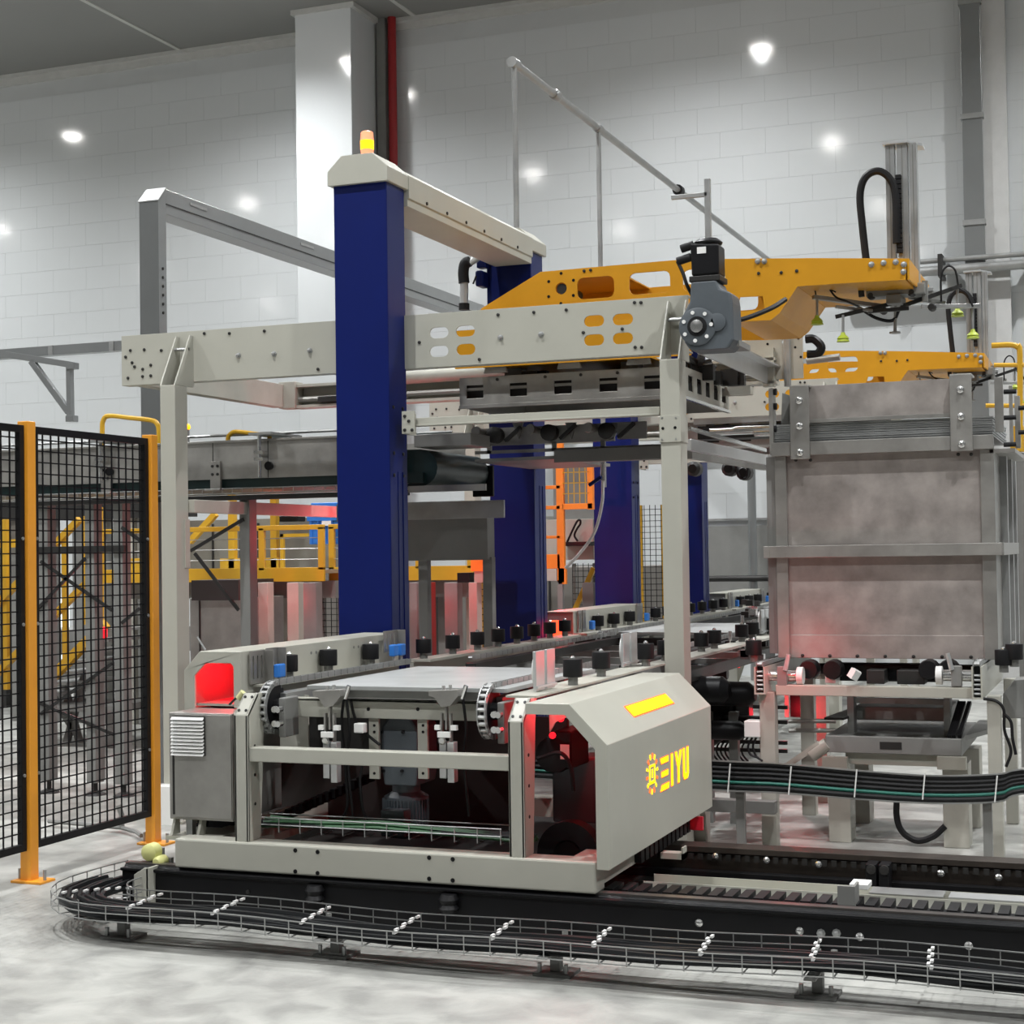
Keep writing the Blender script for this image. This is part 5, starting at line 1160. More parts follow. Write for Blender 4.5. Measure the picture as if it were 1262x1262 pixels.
# adjustable side guides standing above the band
m = M()
a = q(955, 478); c = q(968, 548)
t2 = thing('sheet_guide', 'upright stainless sheet guides left of the hook plates on the tank rim', 'guide', (a.x, YT, a.z))
M().box(q(946, 480).x, q(951, 480).x, YT + 0.02, YT + 0.1, q(946, 560).z, q(946, 478).z).build('upright', STEEL, t2, 0.001)
M().plate([(q(957, 545).x, q(957, 545).z), (q(966, 545).x, q(966, 545).z), (q(970, 500).x, q(970, 500).z), (q(968, 485).x, q(968, 485).z), (q(959, 482).x, q(959, 482).z)], 'y', YT + 0.1, YT + 0.11).build('upright', GREY, t2, 0.001)
for py in (482, 500, 528): M().lathe((q(952, py).x, YT + 0.05, q(952, py).z), [(0.018, -0.012), (0.018, 0.012)], 10, 'x').build('hand_knob', BLACK, t2)
t2 = thing('sheet_guide', 'upright stainless sheet guides with black knobs right of the tank', 'guide', (TX1, YT, 1.9))
for px, y_, w_, z_a, z_b in ((1225, YT + 0.05, 12, 465, 532), (1243, YT + 0.3, 6, 475, 550), (1250, YT + 0.5, 8, 488, 552)):
    a = at(px, z_a, Y=y_); c = at(px + w_, z_b, Y=y_); M().box(a.x, c.x, y_, y_ + 0.03, c.z, a.z).build('upright', STEEL, t2, 0.001)
for px, py, y_ in ((1237, 483, YT + 0.08), (1237, 515, YT + 0.08), (1255, 503, YT + 0.45), (1255, 533, YT + 0.45), (1237, 548, YT + 0.08)):
    a = at(px, py, Y=y_); M().cyl(a, a + V((0.06, 0, 0)), 0.012, 8).build('hand_knob', BLACK, t2)
a = at(1200, 548, Y=YT); M().box(TX1 - 0.02, TX1 + 0.1, YT, YT + 0.9, zb1 - 0.02, zb1).build('base_rail', STEEL, t2)

# roller table
YG = 8.1
def qg(px, py): return at(px, py, Y=YG)
t = thing('roller_table', 'cream steel chain conveyor frame on four legs, carrying the grey tank', 'conveyor', ((TX0 + TX1) / 2, YG, 0))
for pl, pr in ((937.5, 956), (1218, 1235)):
    for dy in (0, 1.05):
        a = qg(pl, 950); c = qg(pr, 950); M().box(a.x, c.x, YG + dy, YG + dy + 0.08, 0, qg(945, 853).z).build('leg', CREAM2, t, 0.003)
zc1, zc0 = qg(1080, 846).z, qg(1080, 859).z
M().box(qg(956, 850).x, qg(1198, 850).x, YG, YG + 0.07, zc0, zc1).build('cross_rail', CREAM, t, 0.003)
M().box(qg(956, 850).x, qg(1198, 850).x, YG + 1.05, YG + 1.12, zc0, zc1).build('cross_rail', CREAM, t, 0.003)
for pl in (931.5, 1198):
    a = qg(pl, 820); c = qg(pl + 14, 853); 
    z1c, z0c = qg(pl + 7, 821).z, qg(pl + 7, 855 if pl < 1000 else 861).z
    M().plate([(a.x, z0c), (c.x, z0c), (c.x, z1c), (c.x - 0.008, z1c), (c.x - 0.008, z0c + 0.008), (a.x + 0.008, z0c + 0.008), (a.x + 0.008, z1c), (a.x, z1c)], 'y', YG - 0.05, YG + 1.2).build('chain_channel', CREAM, t, 0.001)
    m = M(); xm = (a.x + c.x) / 2
    for k in range(5): m.cyl((xm - 0.015, YG - 0.035, z0c + 0.025 + 0.022 * k), (xm + 0.015, YG - 0.035, z0c + 0.025 + 0.022 * k), 0.007, 8)
    k = 0; y = YG - 0.03
    while y < YG + 1.15: m.cyl((xm - 0.015, y, z1c + 0.012), (xm + 0.015, y, z1c + 0.012), 0.009, 6); m.box(xm - 0.018, xm - 0.014, y - 0.02, y + 0.02, z1c + 0.002, z1c + 0.024); m.box(xm + 0.014, xm + 0.018, y - 0.02, y + 0.02, z1c + 0.002, z1c + 0.024); y += 0.035
    stuff(m.build('chain', GALV, t))
    M().box(xm - 0.02, xm + 0.02, YG, YG + 1.15, z0c + 0.01, z1c - 0.003).build('chain_bed', BLACK, t)
    s_ = 1 if pl < 1000 else -1
    M().cyl((c.x if s_ > 0 else a.x, YG + 0.05, z1c - 0.05), ((c.x if s_ > 0 else a.x) + s_ * 0.14, YG + 0.05, z1c - 0.05), 0.028, 14).build('axle_hub', CHROME, t, smooth=True)
    M().lathe(((c.x if s_ > 0 else a.x) + s_ * 0.16, YG + 0.05, z1c - 0.05), [(0.045, -0.015), (0.045, 0.015)], 16, 'x').build('hub_ring', WHITEP, t, smooth=True)
    M().box((c.x if s_ > 0 else a.x) + s_ * 0.05, (c.x if s_ > 0 else a.x) + s_ * 0.10, YG + 0.0, YG + 0.04, z1c - 0.1, z1c + 0.0).build('bearing_block', GREY, t, 0.004)
    M().cyl((xm + s_ * 0.12, YG + 0.0, z1c - 0.02), (xm + s_ * 0.14, YG + 0.0, z1c + 0.06), 0.012, 8).build('stop_pin', ALU, t, smooth=True)
M().box(qg(1010, 790).x, qg(1150, 790).x, YG + 0.3, YG + 0.4, zc1, zc1 + 0.09).build('drive_housing', BLACK, t, 0.01)
M().cyl((qg(970, 800).x, YG + 0.6, zc1 + 0.04), (qg(1190, 800).x, YG + 0.6, zc1 + 0.04), 0.03, 14).build('drive_shaft', DARK, t, smooth=True)
for px, w_ in ((1062, 20), (1100, 30), (1010, 12)):
    a = qg(px, 835); M().box(a.x, a.x + 0.0045 * w_, YG + 0.15, YG + 0.28, zc1 + 0.0, zc1 + 0.07).build('fitting', WHITEP if w_ < 20 else DARK, t, 0.004)
M().cyl(qg(1050, 836), qg(1056, 826), 0.03, 5).build('white_nut', WHITEP, t)
for px in (990, 1020, 1140, 1165):
    a = qg(px, 828); M().lathe((a.x, YG + 0.12, a.z), [(0.045, 0), (0.05, 0.02), (0.05, 0.1), (0.03, 0.12)], 14, 'y').build('bearing', BLACK, t, smooth=True)
# rollers in the right corner
# guide rollers beside the tank table
for px, py in ((929, 800), (1237, 812), (1250, 805)):
    a = at(px, py, Y=YG + 0.1); guide_roller(a.x, YG + 0.1, a.z - 0.03, t)
a = qg(908, 905)
tj = thing('junction_box', 'small pale grey box hung on the side of the tank table leg', 'box', (a.x, YG, a.z))
M().box(qg(918, 890).x, qg(937, 890).x, YG - 0.02, YG + 0.08, qg(918, 908).z, qg(918, 888).z).build('body', WHITEP, tj, 0.004)
M().tube(catmull([qg(927, 909), qg(922, 920), qg(925, 930), qg(935, 934)]), 0.006).tube(catmull([qg(932, 909), qg(928, 920), qg(932, 932), qg(940, 938)]), 0.006).build('cable', RUBBER, tj, smooth=True)
a = at(1245, 870, Y=YG)
tj = thing('sensor_housing', 'pale grey wedge shaped housing with black cables at the table corner', 'housing', (a.x, YG + 0.2, a.z))
M().plate([(at(1235, 885, Y=8.3).x, at(1235, 885, Y=8.3).z), (at(1262, 885, Y=8.3).x + 0.1, at(1235, 885, Y=8.3).z), (at(1262, 835, Y=8.3).x + 0.1, at(1262, 835, Y=8.3).z), (at(1250, 838, Y=8.3).x, at(1250, 838, Y=8.3).z), (at(1236, 855, Y=8.3).x, at(1236, 855, Y=8.3).z)], 'y', 8.3, 8.5).build('housing', GREY, tj, 0.004)
M().tube(catmull([qg(1212, 861), qg(1228, 864), qg(1237, 875), qg(1238, 900), qg(1246, 925), qg(1240, 945)]), 0.008).tube(catmull([qg(1238, 880), qg(1246, 890), qg(1248, 910), qg(1252, 930)]), 0.008).build('cable', RUBBER, tj, smooth=True)
M().box(qg(1236, 900).x, qg(1246, 900).x, YG + 0.0, YG + 0.04, qg(1240, 910).z, qg(1240, 898).z).build('connector', WHITEP, tj, 0.003)

# lifting machine underneath the tank table
YM = 8.35
def qm(px, py, y=YM): return at(px, py, Y=y)
t = thing('lift_unit', 'low grey lifting machine on thick cream legs under the tank table', 'machine', (qm(1100, 950).x, YM, 0))
for pl, pr in ((1021, 1048), (1162, 1194)):
    for dy in (0.0, 0.62):
        M().box(qm(pl, 990).x, qm(pr, 990).x, YM + dy, YM + dy + 0.16, 0, qm(pl, 940).z).build('leg', CREAM2, t, 0.003)
    a = qm(pl - 6, 936); c = qm(pr - 2, 948)
    M().box(a.x, c.x, YM - 0.05, YM + 0.0, c.z, a.z + 0.02).build('leg_bracket', CREAM, t, 0.002)
M().box(qm(1041, 930).x, qm(1166, 930).x, YM + 0.02, YM + 0.05, qm(1100, 944).z, qm(1100, 928).z).build('apron', CREAM, t, 0.002)
a, c = qm(1018, 908), qm(1186, 932)
o = M().box(a.x, c.x, YM - 0.02, YM + 0.8, qm(1100, 929).z, qm(1100, 908).z).build('table_body', GREY, t, 0.004)
M().box(qm(1085, 920).x, qm(1112, 920).x, YM - 0.022, YM - 0.019, qm(1100, 923).z, qm(1100, 914).z).build('recess', DARK, o)
M().plate([(qm(1190, 908).x, YM - 0.02), (qm(1212, 900).x, YM + 0.3), (qm(1212, 900).x, YM + 0.75), (qm(1190, 908).x, YM + 0.75)], 'z', qm(1190, 912).z, qm(1190, 906).z).build('side_shelf', GREY, t)
M().box(qm(1045, 890).x, qm(1165, 890).x, YM + 0.2, YM + 0.7, qm(1100, 893).z, qm(1100, 876).z).build('lift_plate', GREY, t, 0.006)
M().box(qm(1045, 870).x, qm(1160, 870).x, YM + 0.15, YM + 0.19, qm(1100, 871).z, qm(1100, 864).z).build('front_bar', GREY, t)
for pl in (1040, 1160): M().box(qm(pl, 870).x, qm(pl + 8, 870).x, YM + 0.1, YM + 0.2, qm(1100, 908).z, qm(1100, 862).z).build('guide_post', GREY, t)
M().plate([(qm(1016, 905).x, YM + 0.0), (qm(1040, 905).x, YM + 0.0), (qm(1055, 905).x, YM + 0.6), (qm(1030, 905).x, YM + 0.6)], 'z', qm(1100, 889).z, qm(1100, 886).z).build('side_flap', DARK, t)
for px in (1180, 1175, 1187): M().bar(qm(px - 5, 908), qm(px + 8, 866, YM + 0.25), 0.02, 0.02).build('hose_guide', BLACK, t)
M().cyl(qm(1000, 931), qm(1020, 917), 0.035, 12).build('strut_cylinder', CREAM2, t, smooth=True)
M().bar(qm(965, 947), qm(1010, 916), 0.05, 0.03).build('lever_arm', CREAM2, t)
for dz in (0, 0.05): M().cyl((qm(958, 905).x, YM + 0.3, qm(958, 896).z - dz), (qm(1018, 905).x, YM + 0.3, qm(1018, 896).z - dz), 0.012, 8).build('tie_rod', STEEL, t, smooth=True)
M().tube(catmull([qm(1106, 975), qm(1105, 1005), qm(1112, 1025), qm(1130, 1036), qm(1150, 1031), qm(1165, 1018)]), 0.016, 8).build('hanging_hose', RUBBER, t, smooth=True)
# dark cabinets with red light behind the table on the left
a = at(980, 870, Y=9.6)
t = thing('red_lit_post', 'upright plate lit bright red behind the left table leg', 'post', (a.x, 9.6, 0))
M().box(at(967, 870, Y=9.6).x, at(972, 870, Y=9.6).x, 9.6, 9.62, 0.5, at(970, 856, Y=9.6).z).build('plate', CREAM2, t)
M().box(at(973, 870, Y=9.6).x, at(998, 870, Y=9.6).x, 9.62, 9.64, 0.5, at(970, 856, Y=9.6).z).build('back_plate', BLACK, t)
M().box(at(999, 870, Y=9.6).x, at(1018, 870, Y=9.6).x, 9.6, 9.7, 0, at(970, 856, Y=9.6).z).build('side_post', CREAM2, t)
red_lamp(at(975, 880, Y=9.45), 2.2, 0.03)

# mid-height cable carrier crossing in front of the table
t = thing('cable_bundle', 'thick black cable bundle with a teal cable, strapped along a galvanised carrier', 'cable bundle', (-1.0, 7.7, 0.4))
yc = 7.75
ctrl_t = [(872, 938), (960, 942), (1060, 951), (1150, 957), (1230, 955), (1275, 948)]
ctrl_b = [(872, 972), (960, 976), (1060, 984), (1150, 989), (1230, 987), (1275, 976)]
m = M(); teal = M(); top = M()
nb_ = 12
for k in range(nb_):
    f = (k + 0.5) / nb_; pts = []
    for (a, c) in zip(ctrl_t, ctrl_b): p = at(a[0], a[1] + (c[1] - a[1]) * f, Y=yc); pts.append(p + V((0, 0.02 * (k % 2), 0)))
    pts = [pts[0] + V((-1.3, 0.0, 0.03))] + pts + [pts[-1] + V((0.8, 0.1, 0.05))]
    (teal if k == 8 else m).tube(catmull(pts, 6), 0.011 if k != 8 else 0.009, 6)
stuff(m.build('cables', RUBBER, t, smooth=True)); teal.build('teal_cable', TEAL, t, smooth=True)
for ct, nm in ((ctrl_t, 'carrier_rail'), (ctrl_b, 'carrier_rail')):
    pts = [at(a[0], a[1] + (-1 if ct is ctrl_t else 1), Y=yc - 0.01) for a in ct]; pts = [pts[0] + V((-1.3, 0, 0.03))] + pts + [pts[-1] + V((0.8, 0.1, 0.05))]
    M().tube(catmull(pts, 6), 0.005, 4).build(nm, GALV, t)
for px in (900, 975, 1056, 1140, 1229):
    a = at(px, 940 + (px - 872) * 0.045, Y=yc - 0.02); c = at(px - 3, 976 + (px - 872) * 0.035, Y=yc - 0.02)
    M().bar(a, c, 0.008, 0.006, up=(1, 0, 0)).build('strap', WHITEP, t)
for px in (905, 1210): 
    a = at(px, 980, Y=yc); M().box(a.x, a.x + 0.04, yc + 0.03, yc + 0.07, 0.0, a.z + 0.05).build('stand', GREY, t)
a = at(872, 985, Y=8.0); c = at(955, 1004, Y=8.0)
t = thing('tie_beam', 'plain grey horizontal steel beam below the black cable bundle', 'beam', (a.x, 8.0, a.z))
M().box(a.x - 0.6, c.x, 8.0, 8.07, c.z, a.z).build('beam', GREY, t, 0.002)
a = at(843, 1000, Y=8.15); c = at(873, 1035, Y=8.15)
M().box(a.x, c.x, 8.1, 8.2, 0, at(850, 985, Y=8.15).z).build('leg', CREAM2, t, 0.003)
# ================================================================ LINE BEHIND THE CARRIAGE
def q(px, py, y): return at(px, py, Y=y)
XL_ = xr + 0.045
def line_part(y0, y1, name_label, rollers_l, rollers_r, legs=True):
    t = thing('line_conveyor', name_label, 'conveyor', (-3.0, y0, 0))
    M().box(XL_ - 0.06, XL_ + 0.06, y0, y1, 0.92, 0.935).build('roller_shelf', CREAM2, t, 0.001)
    M().box(XL_ - 0.06, XL_ - 0.04, y0, y1, 0.80, 0.92).build('side_member', CREAM2, t, 0.001)
    xrr = xs
    M().box(xrr - 0.05, xrr + 0.07, y0, y1, 0.915, 0.93).build('roller_shelf', CREAM2, t, 0.001)
    M().box(xrr + 0.05, xrr + 0.07, y0, y1, 0.80, 0.86).build('side_member', DARK, t, 0.001)
    for y in rollers_l: guide_roller(XL_, y, 0.965, t)
    for y in rollers_r: guide_roller(xrr, y, 0.96, t)
    for x in (cxl + 0.12, cxr - 0.02):
        M().box(x - 0.03, x + 0.03, y0, y1, 0.87, 0.915).build('chain_guide', DARK, t)
        chain_run(x, y0, y1, 0.945, t, pitch=0.04)
    y = y0 + 0.15
    while y < y1: M().box(XL_ - 0.04, xrr + 0.05, y, y + 0.05, 0.80, 0.86).build('cross_member', GREY, t); y += 0.6
    for x in (XL_ - 0.05, xrr + 0.0):
        for y in (y0 + 0.1, y1 - 0.2): M().box(x, x + 0.07, y, y + 0.07, 0, 0.80).build('leg', CREAM2, t)
    return t
l1 = line_part(8.0, 10.55, 'cream chain conveyor section between the carriage and the second blue column', [8.05, 8.45, 8.82, 9.15, 9.47, 9.78, 10.08, 10.38], [8.15, 8.9, 9.2, 9.9, 10.2])
l2 = line_part(12.4, 15.0, 'cream chain conveyor section between the third and fourth blue columns', [12.6, 12.95, 13.3, 13.7, 14.1, 14.5, 14.9], [12.7, 13.2, 13.9, 14.4])
l3 = line_part(16.9, 18.2, 'cream chain conveyor section farthest back near the wall', [17.0, 17.4, 17.8], [17.1, 17.6])
# machines on the section right of the post: dark motors with red lights
def dark_motor(px, py, Y, par):
    p = at(px, py, Y=Y)
    o = M().lathe((p.x - 0.10, Y, p.z), [(0.05, 0), (0.09, 0.01), (0.10, 0.05), (0.10, 0.18), (0.07, 0.21)], 18, 'x').build('motor', BLACK, par, smooth=True)
    M().box(p.x - 0.04, p.x + 0.12, Y - 0.08, Y + 0.08, p.z - 0.09, p.z + 0.08).build('gear_case', BLACK, o, 0.02)
    M().box(p.x + 0.12, p.x + 0.20, Y - 0.05, Y + 0.06, p.z - 0.08, p.z + 0.04).build('end_box', DARK, o, 0.006)
dark_motor(882, 872, 8.9, l1)
for px, py, Y, w_, h_ in ((872, 820, 9.6, 14, 10), (883, 817, 9.6, 8, 12), (905, 815, 9.9, 6, 8), (918, 848, 9.0, 6, 22), (905, 866, 9.1, 5, 8)):
    a = at(px, py + h_, Y=Y); c = at(px + w_, py, Y=Y); M().box(a.x, c.x, Y, Y + 0.02, a.z, c.z).build('red_lens', LEDR2, l1)
red_lamp((-1.62, 7.9, 0.97), 1.6, col=(1, 0.0, 0.01)); red_lamp(at(880, 815, Y=9.4), 0.5)  # first point light is added with no fitting, for the tank's red glow
for px, py, Y, s in ((868, 850, 8.6, 0.10), (900, 855, 8.7, 0.09), (890, 900, 8.7, 0.07), (860, 905, 8.9, 0.08), (915, 890, 8.8, 0.05), (868, 830, 9.3, 0.08)):
    a = at(px, py, Y=Y); M().lathe((a.x, Y, a.z), [(s * 0.5, -0.12), (s * 0.75, -0.11), (s * 0.75, 0.1), (s * 0.4, 0.14)], 14, 'x').build('motor', BLACK, l1, smooth=True)
m = M()
for k in range(12):
    px = 862 + 62 * ((k * 37) % 12) / 12; Y = 8.7 + 0.05 * k; m.tube(catmull([at(px, 870, Y=Y), at(px + 6, 900, Y=Y), at(px - 5, 925, Y=Y), at(px + 9, 945, Y=Y)], 4), 0.006, 5)
stuff(m.build('cables', RUBBER, l1, smooth=True))
for py in (872, 890, 915, 925): a = at(862, py, Y=9.0); M().box(a.x, a.x + 0.5, 9.0, 9.02, a.z, a.z + 0.02).build('tie_bar', DARK, l1)
for px in (866, 898): a = at(px, 900, Y=8.75); M().box(a.x, a.x + 0.05, 8.75, 8.8, 0, a.z + 0.1).build('leg', GREY, l1)
for px, py, Y in ((925, 800, 9.3), (915, 770, 10.2), (930, 775, 10.2), (900, 790, 9.8)):
    a = at(px, py, Y=Y); M().cyl((a.x, Y, a.z - 0.06), (a.x, Y, a.z + 0.06), 0.012, 8).build('sensor_rod', CHROME, l1, smooth=True)
    M().box(a.x - 0.03, a.x + 0.03, Y - 0.01, Y + 0.02, a.z - 0.03, a.z).build('sensor_clamp', BLACK, l1)
random.seed(21); m = M(); m2 = M()
for k in range(26):
    px = 905 + 60 * random.random() * 0.6; py = 745 + 70 * random.random(); Y = 10.5 + 5 * random.random() * (800 - py) / 60 if py < 800 else 9.5
    a = at(px, py, Y=max(Y, 9)); (m if k % 2 else m2).box(a.x, a.x + 0.05, a.y, a.y + 0.05, a.z, a.z + 0.04)
stuff(m.build('fittings', DARK, l1)); stuff(m2.build('fittings', CHROME, l1))
# far hood + board repeated per station
def far_hood(dy, lab):
    t = thing('machine_hood', lab, 'machine hood', (o1[0], YL0 + dy, 0))
    m = M().plate([(o1[0], 0.05), o1, o2, (xr, o2[1]), (xr, 0.84), (xr - th, 0.84), (xr - th, o2[1] - th), (o2[0], o2[1] - th), (o1[0] + th, o1[1]), (o1[0] + th, 0.05)], 'y', YL0 + dy, YL1 + dy)
    m.plate([(o1[0], 0.05), o1, o2, (xr, o2[1]), (xr, 0.84)], 'y', YL1 + dy - 0.01, YL1 + dy)
    m.build('shell', CREAM, t, 0.002)
    M().plate([(o1[0] + 0.01, 0.05), (o1[0] + 0.01, o1[1]), (o2[0], o2[1] - 0.01), (xr - 0.01, o2[1] - 0.01), (xr - 0.01, 0.84)], 'y', YL0 + dy + 0.02, YL0 + dy + 0.03).build('end_sheet', GREY, t)
    for yy in (0.06, 0.16, 1.50, 1.58):
        o = M().plate(rect(YL0 + dy + yy, YL0 + dy + yy + 0.07, 0.93, 1.09), 'x', xr + 0.01, xr + 0.016, [rect(YL0 + dy + yy + 0.012 + 0.03 * k, YL0 + dy + yy + 0.022 + 0.03 * k, 0.96, 1.07) for k in range(2)]).build('sensor_bracket', STEEL, t)
    for yy in (0.25, 1.63): M().box(xr + 0.03, xr + 0.06, YL0 + dy + yy, YL0 + dy + yy + 0.06, 0.95, 1.01).build('blue_sensor', BLUEP, t, 0.005)
    for yy in (0.42, 0.8, 1.2): guide_roller(XL_, YL0 + dy + yy, 0.965, t)
    for x in (xs - 0.01,):
        for yy in (0.1, 0.5, 0.9, 1.3): guide_roller(x, YL0 + dy + yy, 0.96, t)
        M().box(x - 0.05, x + 0.07, YL0 + dy - 0.15, YL1 + dy, 0.915, 0.93).build('roller_shelf', CREAM2, t)
    M().box(xr, xr + 0.1, YL0 + dy, YL1 + dy, 0.92, 0.935).build('roller_shelf', CREAM2, t)
    for x in (cxl + 0.02, cxr + 0.02):
        sprocket(x, 6.10 + dy, zc_, 0.09, t)
        M().box(x - 0.03, x + 0.03, YL0 + dy, YL1 + dy, 0.87, 0.915).build('chain_guide', DARK, t); chain_run(x, YL0 + dy, YL1 + dy, 0.945, t, pitch=0.045)
    disc_bracket(xs - 0.04, 6.1 + dy, 0.94, t)
    bo = M().box(n1_.x, n2_.x + 0.05, 6.02 + dy, 7.35 + dy, ZS - 0.008, ZS + 0.01).build('pallet_board', BOARD, None, 0.002)
    bo['label'] = 'pale flat board lying on the ' + ('second' if dy < 5 else 'third and farthest') + ' chain station'; bo['category'] = 'board'
    M().box(XL_, xs, 6.1 + dy, 6.14 + dy, 0.84, 0.91).build('cross_member', DARK, t)
    return t
far_hood(ST, 'cream machine hood beside the second chain station, with slotted brackets')
far_hood(2 * ST, 'cream machine hood of the third chain station, near the back wall')
# red and orange glowing signal at the near end of the second hood
a = at(676, 790, Y=10.5); c = at(697, 765, Y=10.5)
t = thing('signal_lamp', 'bright red orange glowing lamp block at the end of the second hood', 'lamp', (a.x, 10.5, a.z))
M().box(a.x, c.x, 10.5, 10.56, (a.z + c.z) / 2, c.z).box(a.x + 0.03, c.x - 0.02, 10.5, 10.54, a.z, (a.z + c.z) / 2).build('lens', mat('red_orange_lens', (0.8, 0.1, 0.02), 0.3, emit=(1, 0.06, 0.02), es=2.2), t, 0.003)
M().cyl((a.x - 0.1, 10.5, 0.93), (a.x - 0.1, 10.5, c.z + 0.02), 0.018, 8).build('post', GREY, t, smooth=True)
M().box(a.x - 0.1, a.x, 10.49, 10.52, c.z - 0.06, c.z - 0.04).build('arm', GREY, t)
red_lamp((c.x + 0.02, 10.4, (a.z + c.z) / 2), 0.8)
# white air hose curving down from a valve
t = thing('air_hose', 'white flexible air hose curving down from a small valve', 'hose', at(743, 575, Y=9.6))
M().tube(catmull([at(743, 592, Y=9.6), at(742, 620, Y=9.6), at(733, 655, Y=9.6), at(716, 680, Y=9.6), at(697, 700, Y=9.6)]), 0.010, 8).build('hose', WHITEP, t, smooth=True)
M().cyl(at(743, 568, Y=9.6), at(743, 592, Y=9.6), 0.016, 10).build('valve', CHROME, t, smooth=True)
M().bar(at(741, 588, Y=9.58), at(726, 598, Y=9.58), 0.02, 0.02).build('valve_lever', BLUE, t)

# ================================================================ SAFETY FENCE
XF = -4.85
FEN = thing('safety_fence', 'safety fence of orange posts and black wire mesh left of the carriage', 'fence', (XF, 6.8, 0))
def fence_post(px, py):
    p = at(px, py, Z=0); t = FEN
    o = M().box(XF - 0.03, XF + 0.03, p.y - 0.03, p.y + 0.03, 0, 2.15).build('post', POSTO, t, 0.004)
    M().box(XF - 0.07, XF + 0.10, p.y - 0.05, p.y + 0.06, 0, 0.012).build('foot_plate', POSTO, o, 0.002)
    for dx in (-0.055, 0.085): M().cyl((XF + dx, p.y, 0.012), (XF + dx, p.y, 0.06), 0.008, 8).build('anchor_bolt', GALV, o)
    return p.y
y1 = fence_post(40, 1087)
y2 = fence_post(187, 1040)
def fence_panel(ya, yb):
    t = FEN
    z0, z1 = 0.15, 2.13; f = 0.034
    o = M().plate([(ya, z0), (yb, z0), (yb, z1), (ya, z1)], 'x', XF - 0.014, XF + 0.014, [rect(ya + f, yb - f, z0 + f, z1 - f)]).build('panel_frame', BLACK, t, 0.002)
    m = M(); y = ya + f + 0.05
    while y < yb - f: m.box(XF - 0.003, XF + 0.003, y - 0.0032, y + 0.0032, z0 + f, z1 - f); y += 0.062
    z = z0 + f + 0.05
    while z < z1 - f: m.box(XF - 0.006, XF, ya + f, yb - f, z - 0.003, z + 0.003); z += 0.054
    stuff(m.build('wire_mesh', BLACK, o))
    for z in (0.5, 1.2, 1.6):
        for yy in (yb - 0.017, ya + 0.017): M().lathe((XF + 0.014, yy, z), [(0.008, 0), (0.008, 0.006)], 8, 'x').build('clip', GALV, o)
fence_panel(y1 + 0.035, y2 - 0.035)
fence_panel(y1 - 1.2, y1 - 0.035)

# ================================================================ DUCTS AND PIPES ABOVE
Yt = 9.3
a = at(172, 250, Y=Yt); c = at(189, 250, Y=Yt); d = at(204.5, 250, X=None, Y=Yt)
xR = at(195, 260, Y=Yt).x; xL = at(171.5, 260, Y=Yt).x
yB = at(204.5, 260, X=xR).y
ztop = at(206, 233, Y=yB).z
t = thing('cable_trunking', 'tall stainless cable trunk standing left, its top run leading back to the wall', 'cable trunk', (xL, Yt, 0))
zc = at(172, 250, Y=Yt).z
M().plate([(Yt, 0), (yB, 0), (yB, ztop), (yB - 0.0, ztop), (Yt, zc)], 'x', xL, xR).build('upright', DUCT, t, 0.002)
M().plate([(Yt - 0.004, zc), (yB, ztop + 0.003), (yB, ztop + 0.012), (Yt - 0.006, zc + 0.008)], 'x', xL - 0.004, xR + 0.004).build('cap', GALV, t)
zlow_ = at(206, 256, X=xR).z
zlo = zc - 0.04
M().box(xL, xR, yB, YW1 - 0.2, ztop - 0.17, ztop).build('top_run', DUCT, t, 0.002)
M().box(xR, xR + 0.004, yB, YW1 - 0.2, ztop - 0.105, ztop - 0.098).build('seam', DARK, t)
for y in (yB + 0.3, yB + 1.9, yB + 3.6): M().box(xR, xR + 0.004, y, y + 0.22, ztop - 0.05, ztop - 0.03).build('splice_strip', GALV, t)
for z in (2.9, 3.1): pass
for k in range(6): share('bolt', BOLTX, (xR, (Yt + yB) / 2, zc - 0.75 + 0.06 * k), t)
# second run seen right of the blue column
# long channel leading left from the gantry
a = at(0, 435, Y=13.0); c = at(150, 417.5, Y=13.0)
t = thing('cable_duct', 'long grey horizontal channel on the far left above the conveyor', 'duct', (a.x, 13, a.z))
M().box(a.x - 3, at(172, 417, Y=13).x + 1.2, 13.0, 13.1, at(75, 437, Y=13.0).z, at(75, 425, Y=13.0).z).build('channel', DUCT, t, 0.002)
for px in (60, 135): M().box(at(px, 430, Y=13).x, at(px, 430, Y=13).x + 0.05, 12.99, 13.0, at(75, 437, Y=13.0).z, at(75, 425, Y=13.0).z).build('splice', GALV, t)
t = thing('hanging_bracket', 'grey triangular steel bracket frame below the long channel at far left', 'bracket', (at(85, 450, Y=12.95).x, 12.95, 1.9))
for A, B in (((8, 437), (90, 450)), ((86, 448), (87, 520)), ((39, 445), (85, 508))): M().bar(at(*A, Y=12.96), at(*B, Y=12.96), 0.05, 0.06).build('strut', DUCT, t, 0.002)
for px, py in ((88, 451), (87, 516)): p = at(px, py, Y=12.94); M().box(p.x - 0.045, p.x + 0.045, 12.92, 13.0, p.z - 0.03, p.z + 0.03).build('corner_plate', DUCT, t, 0.002)
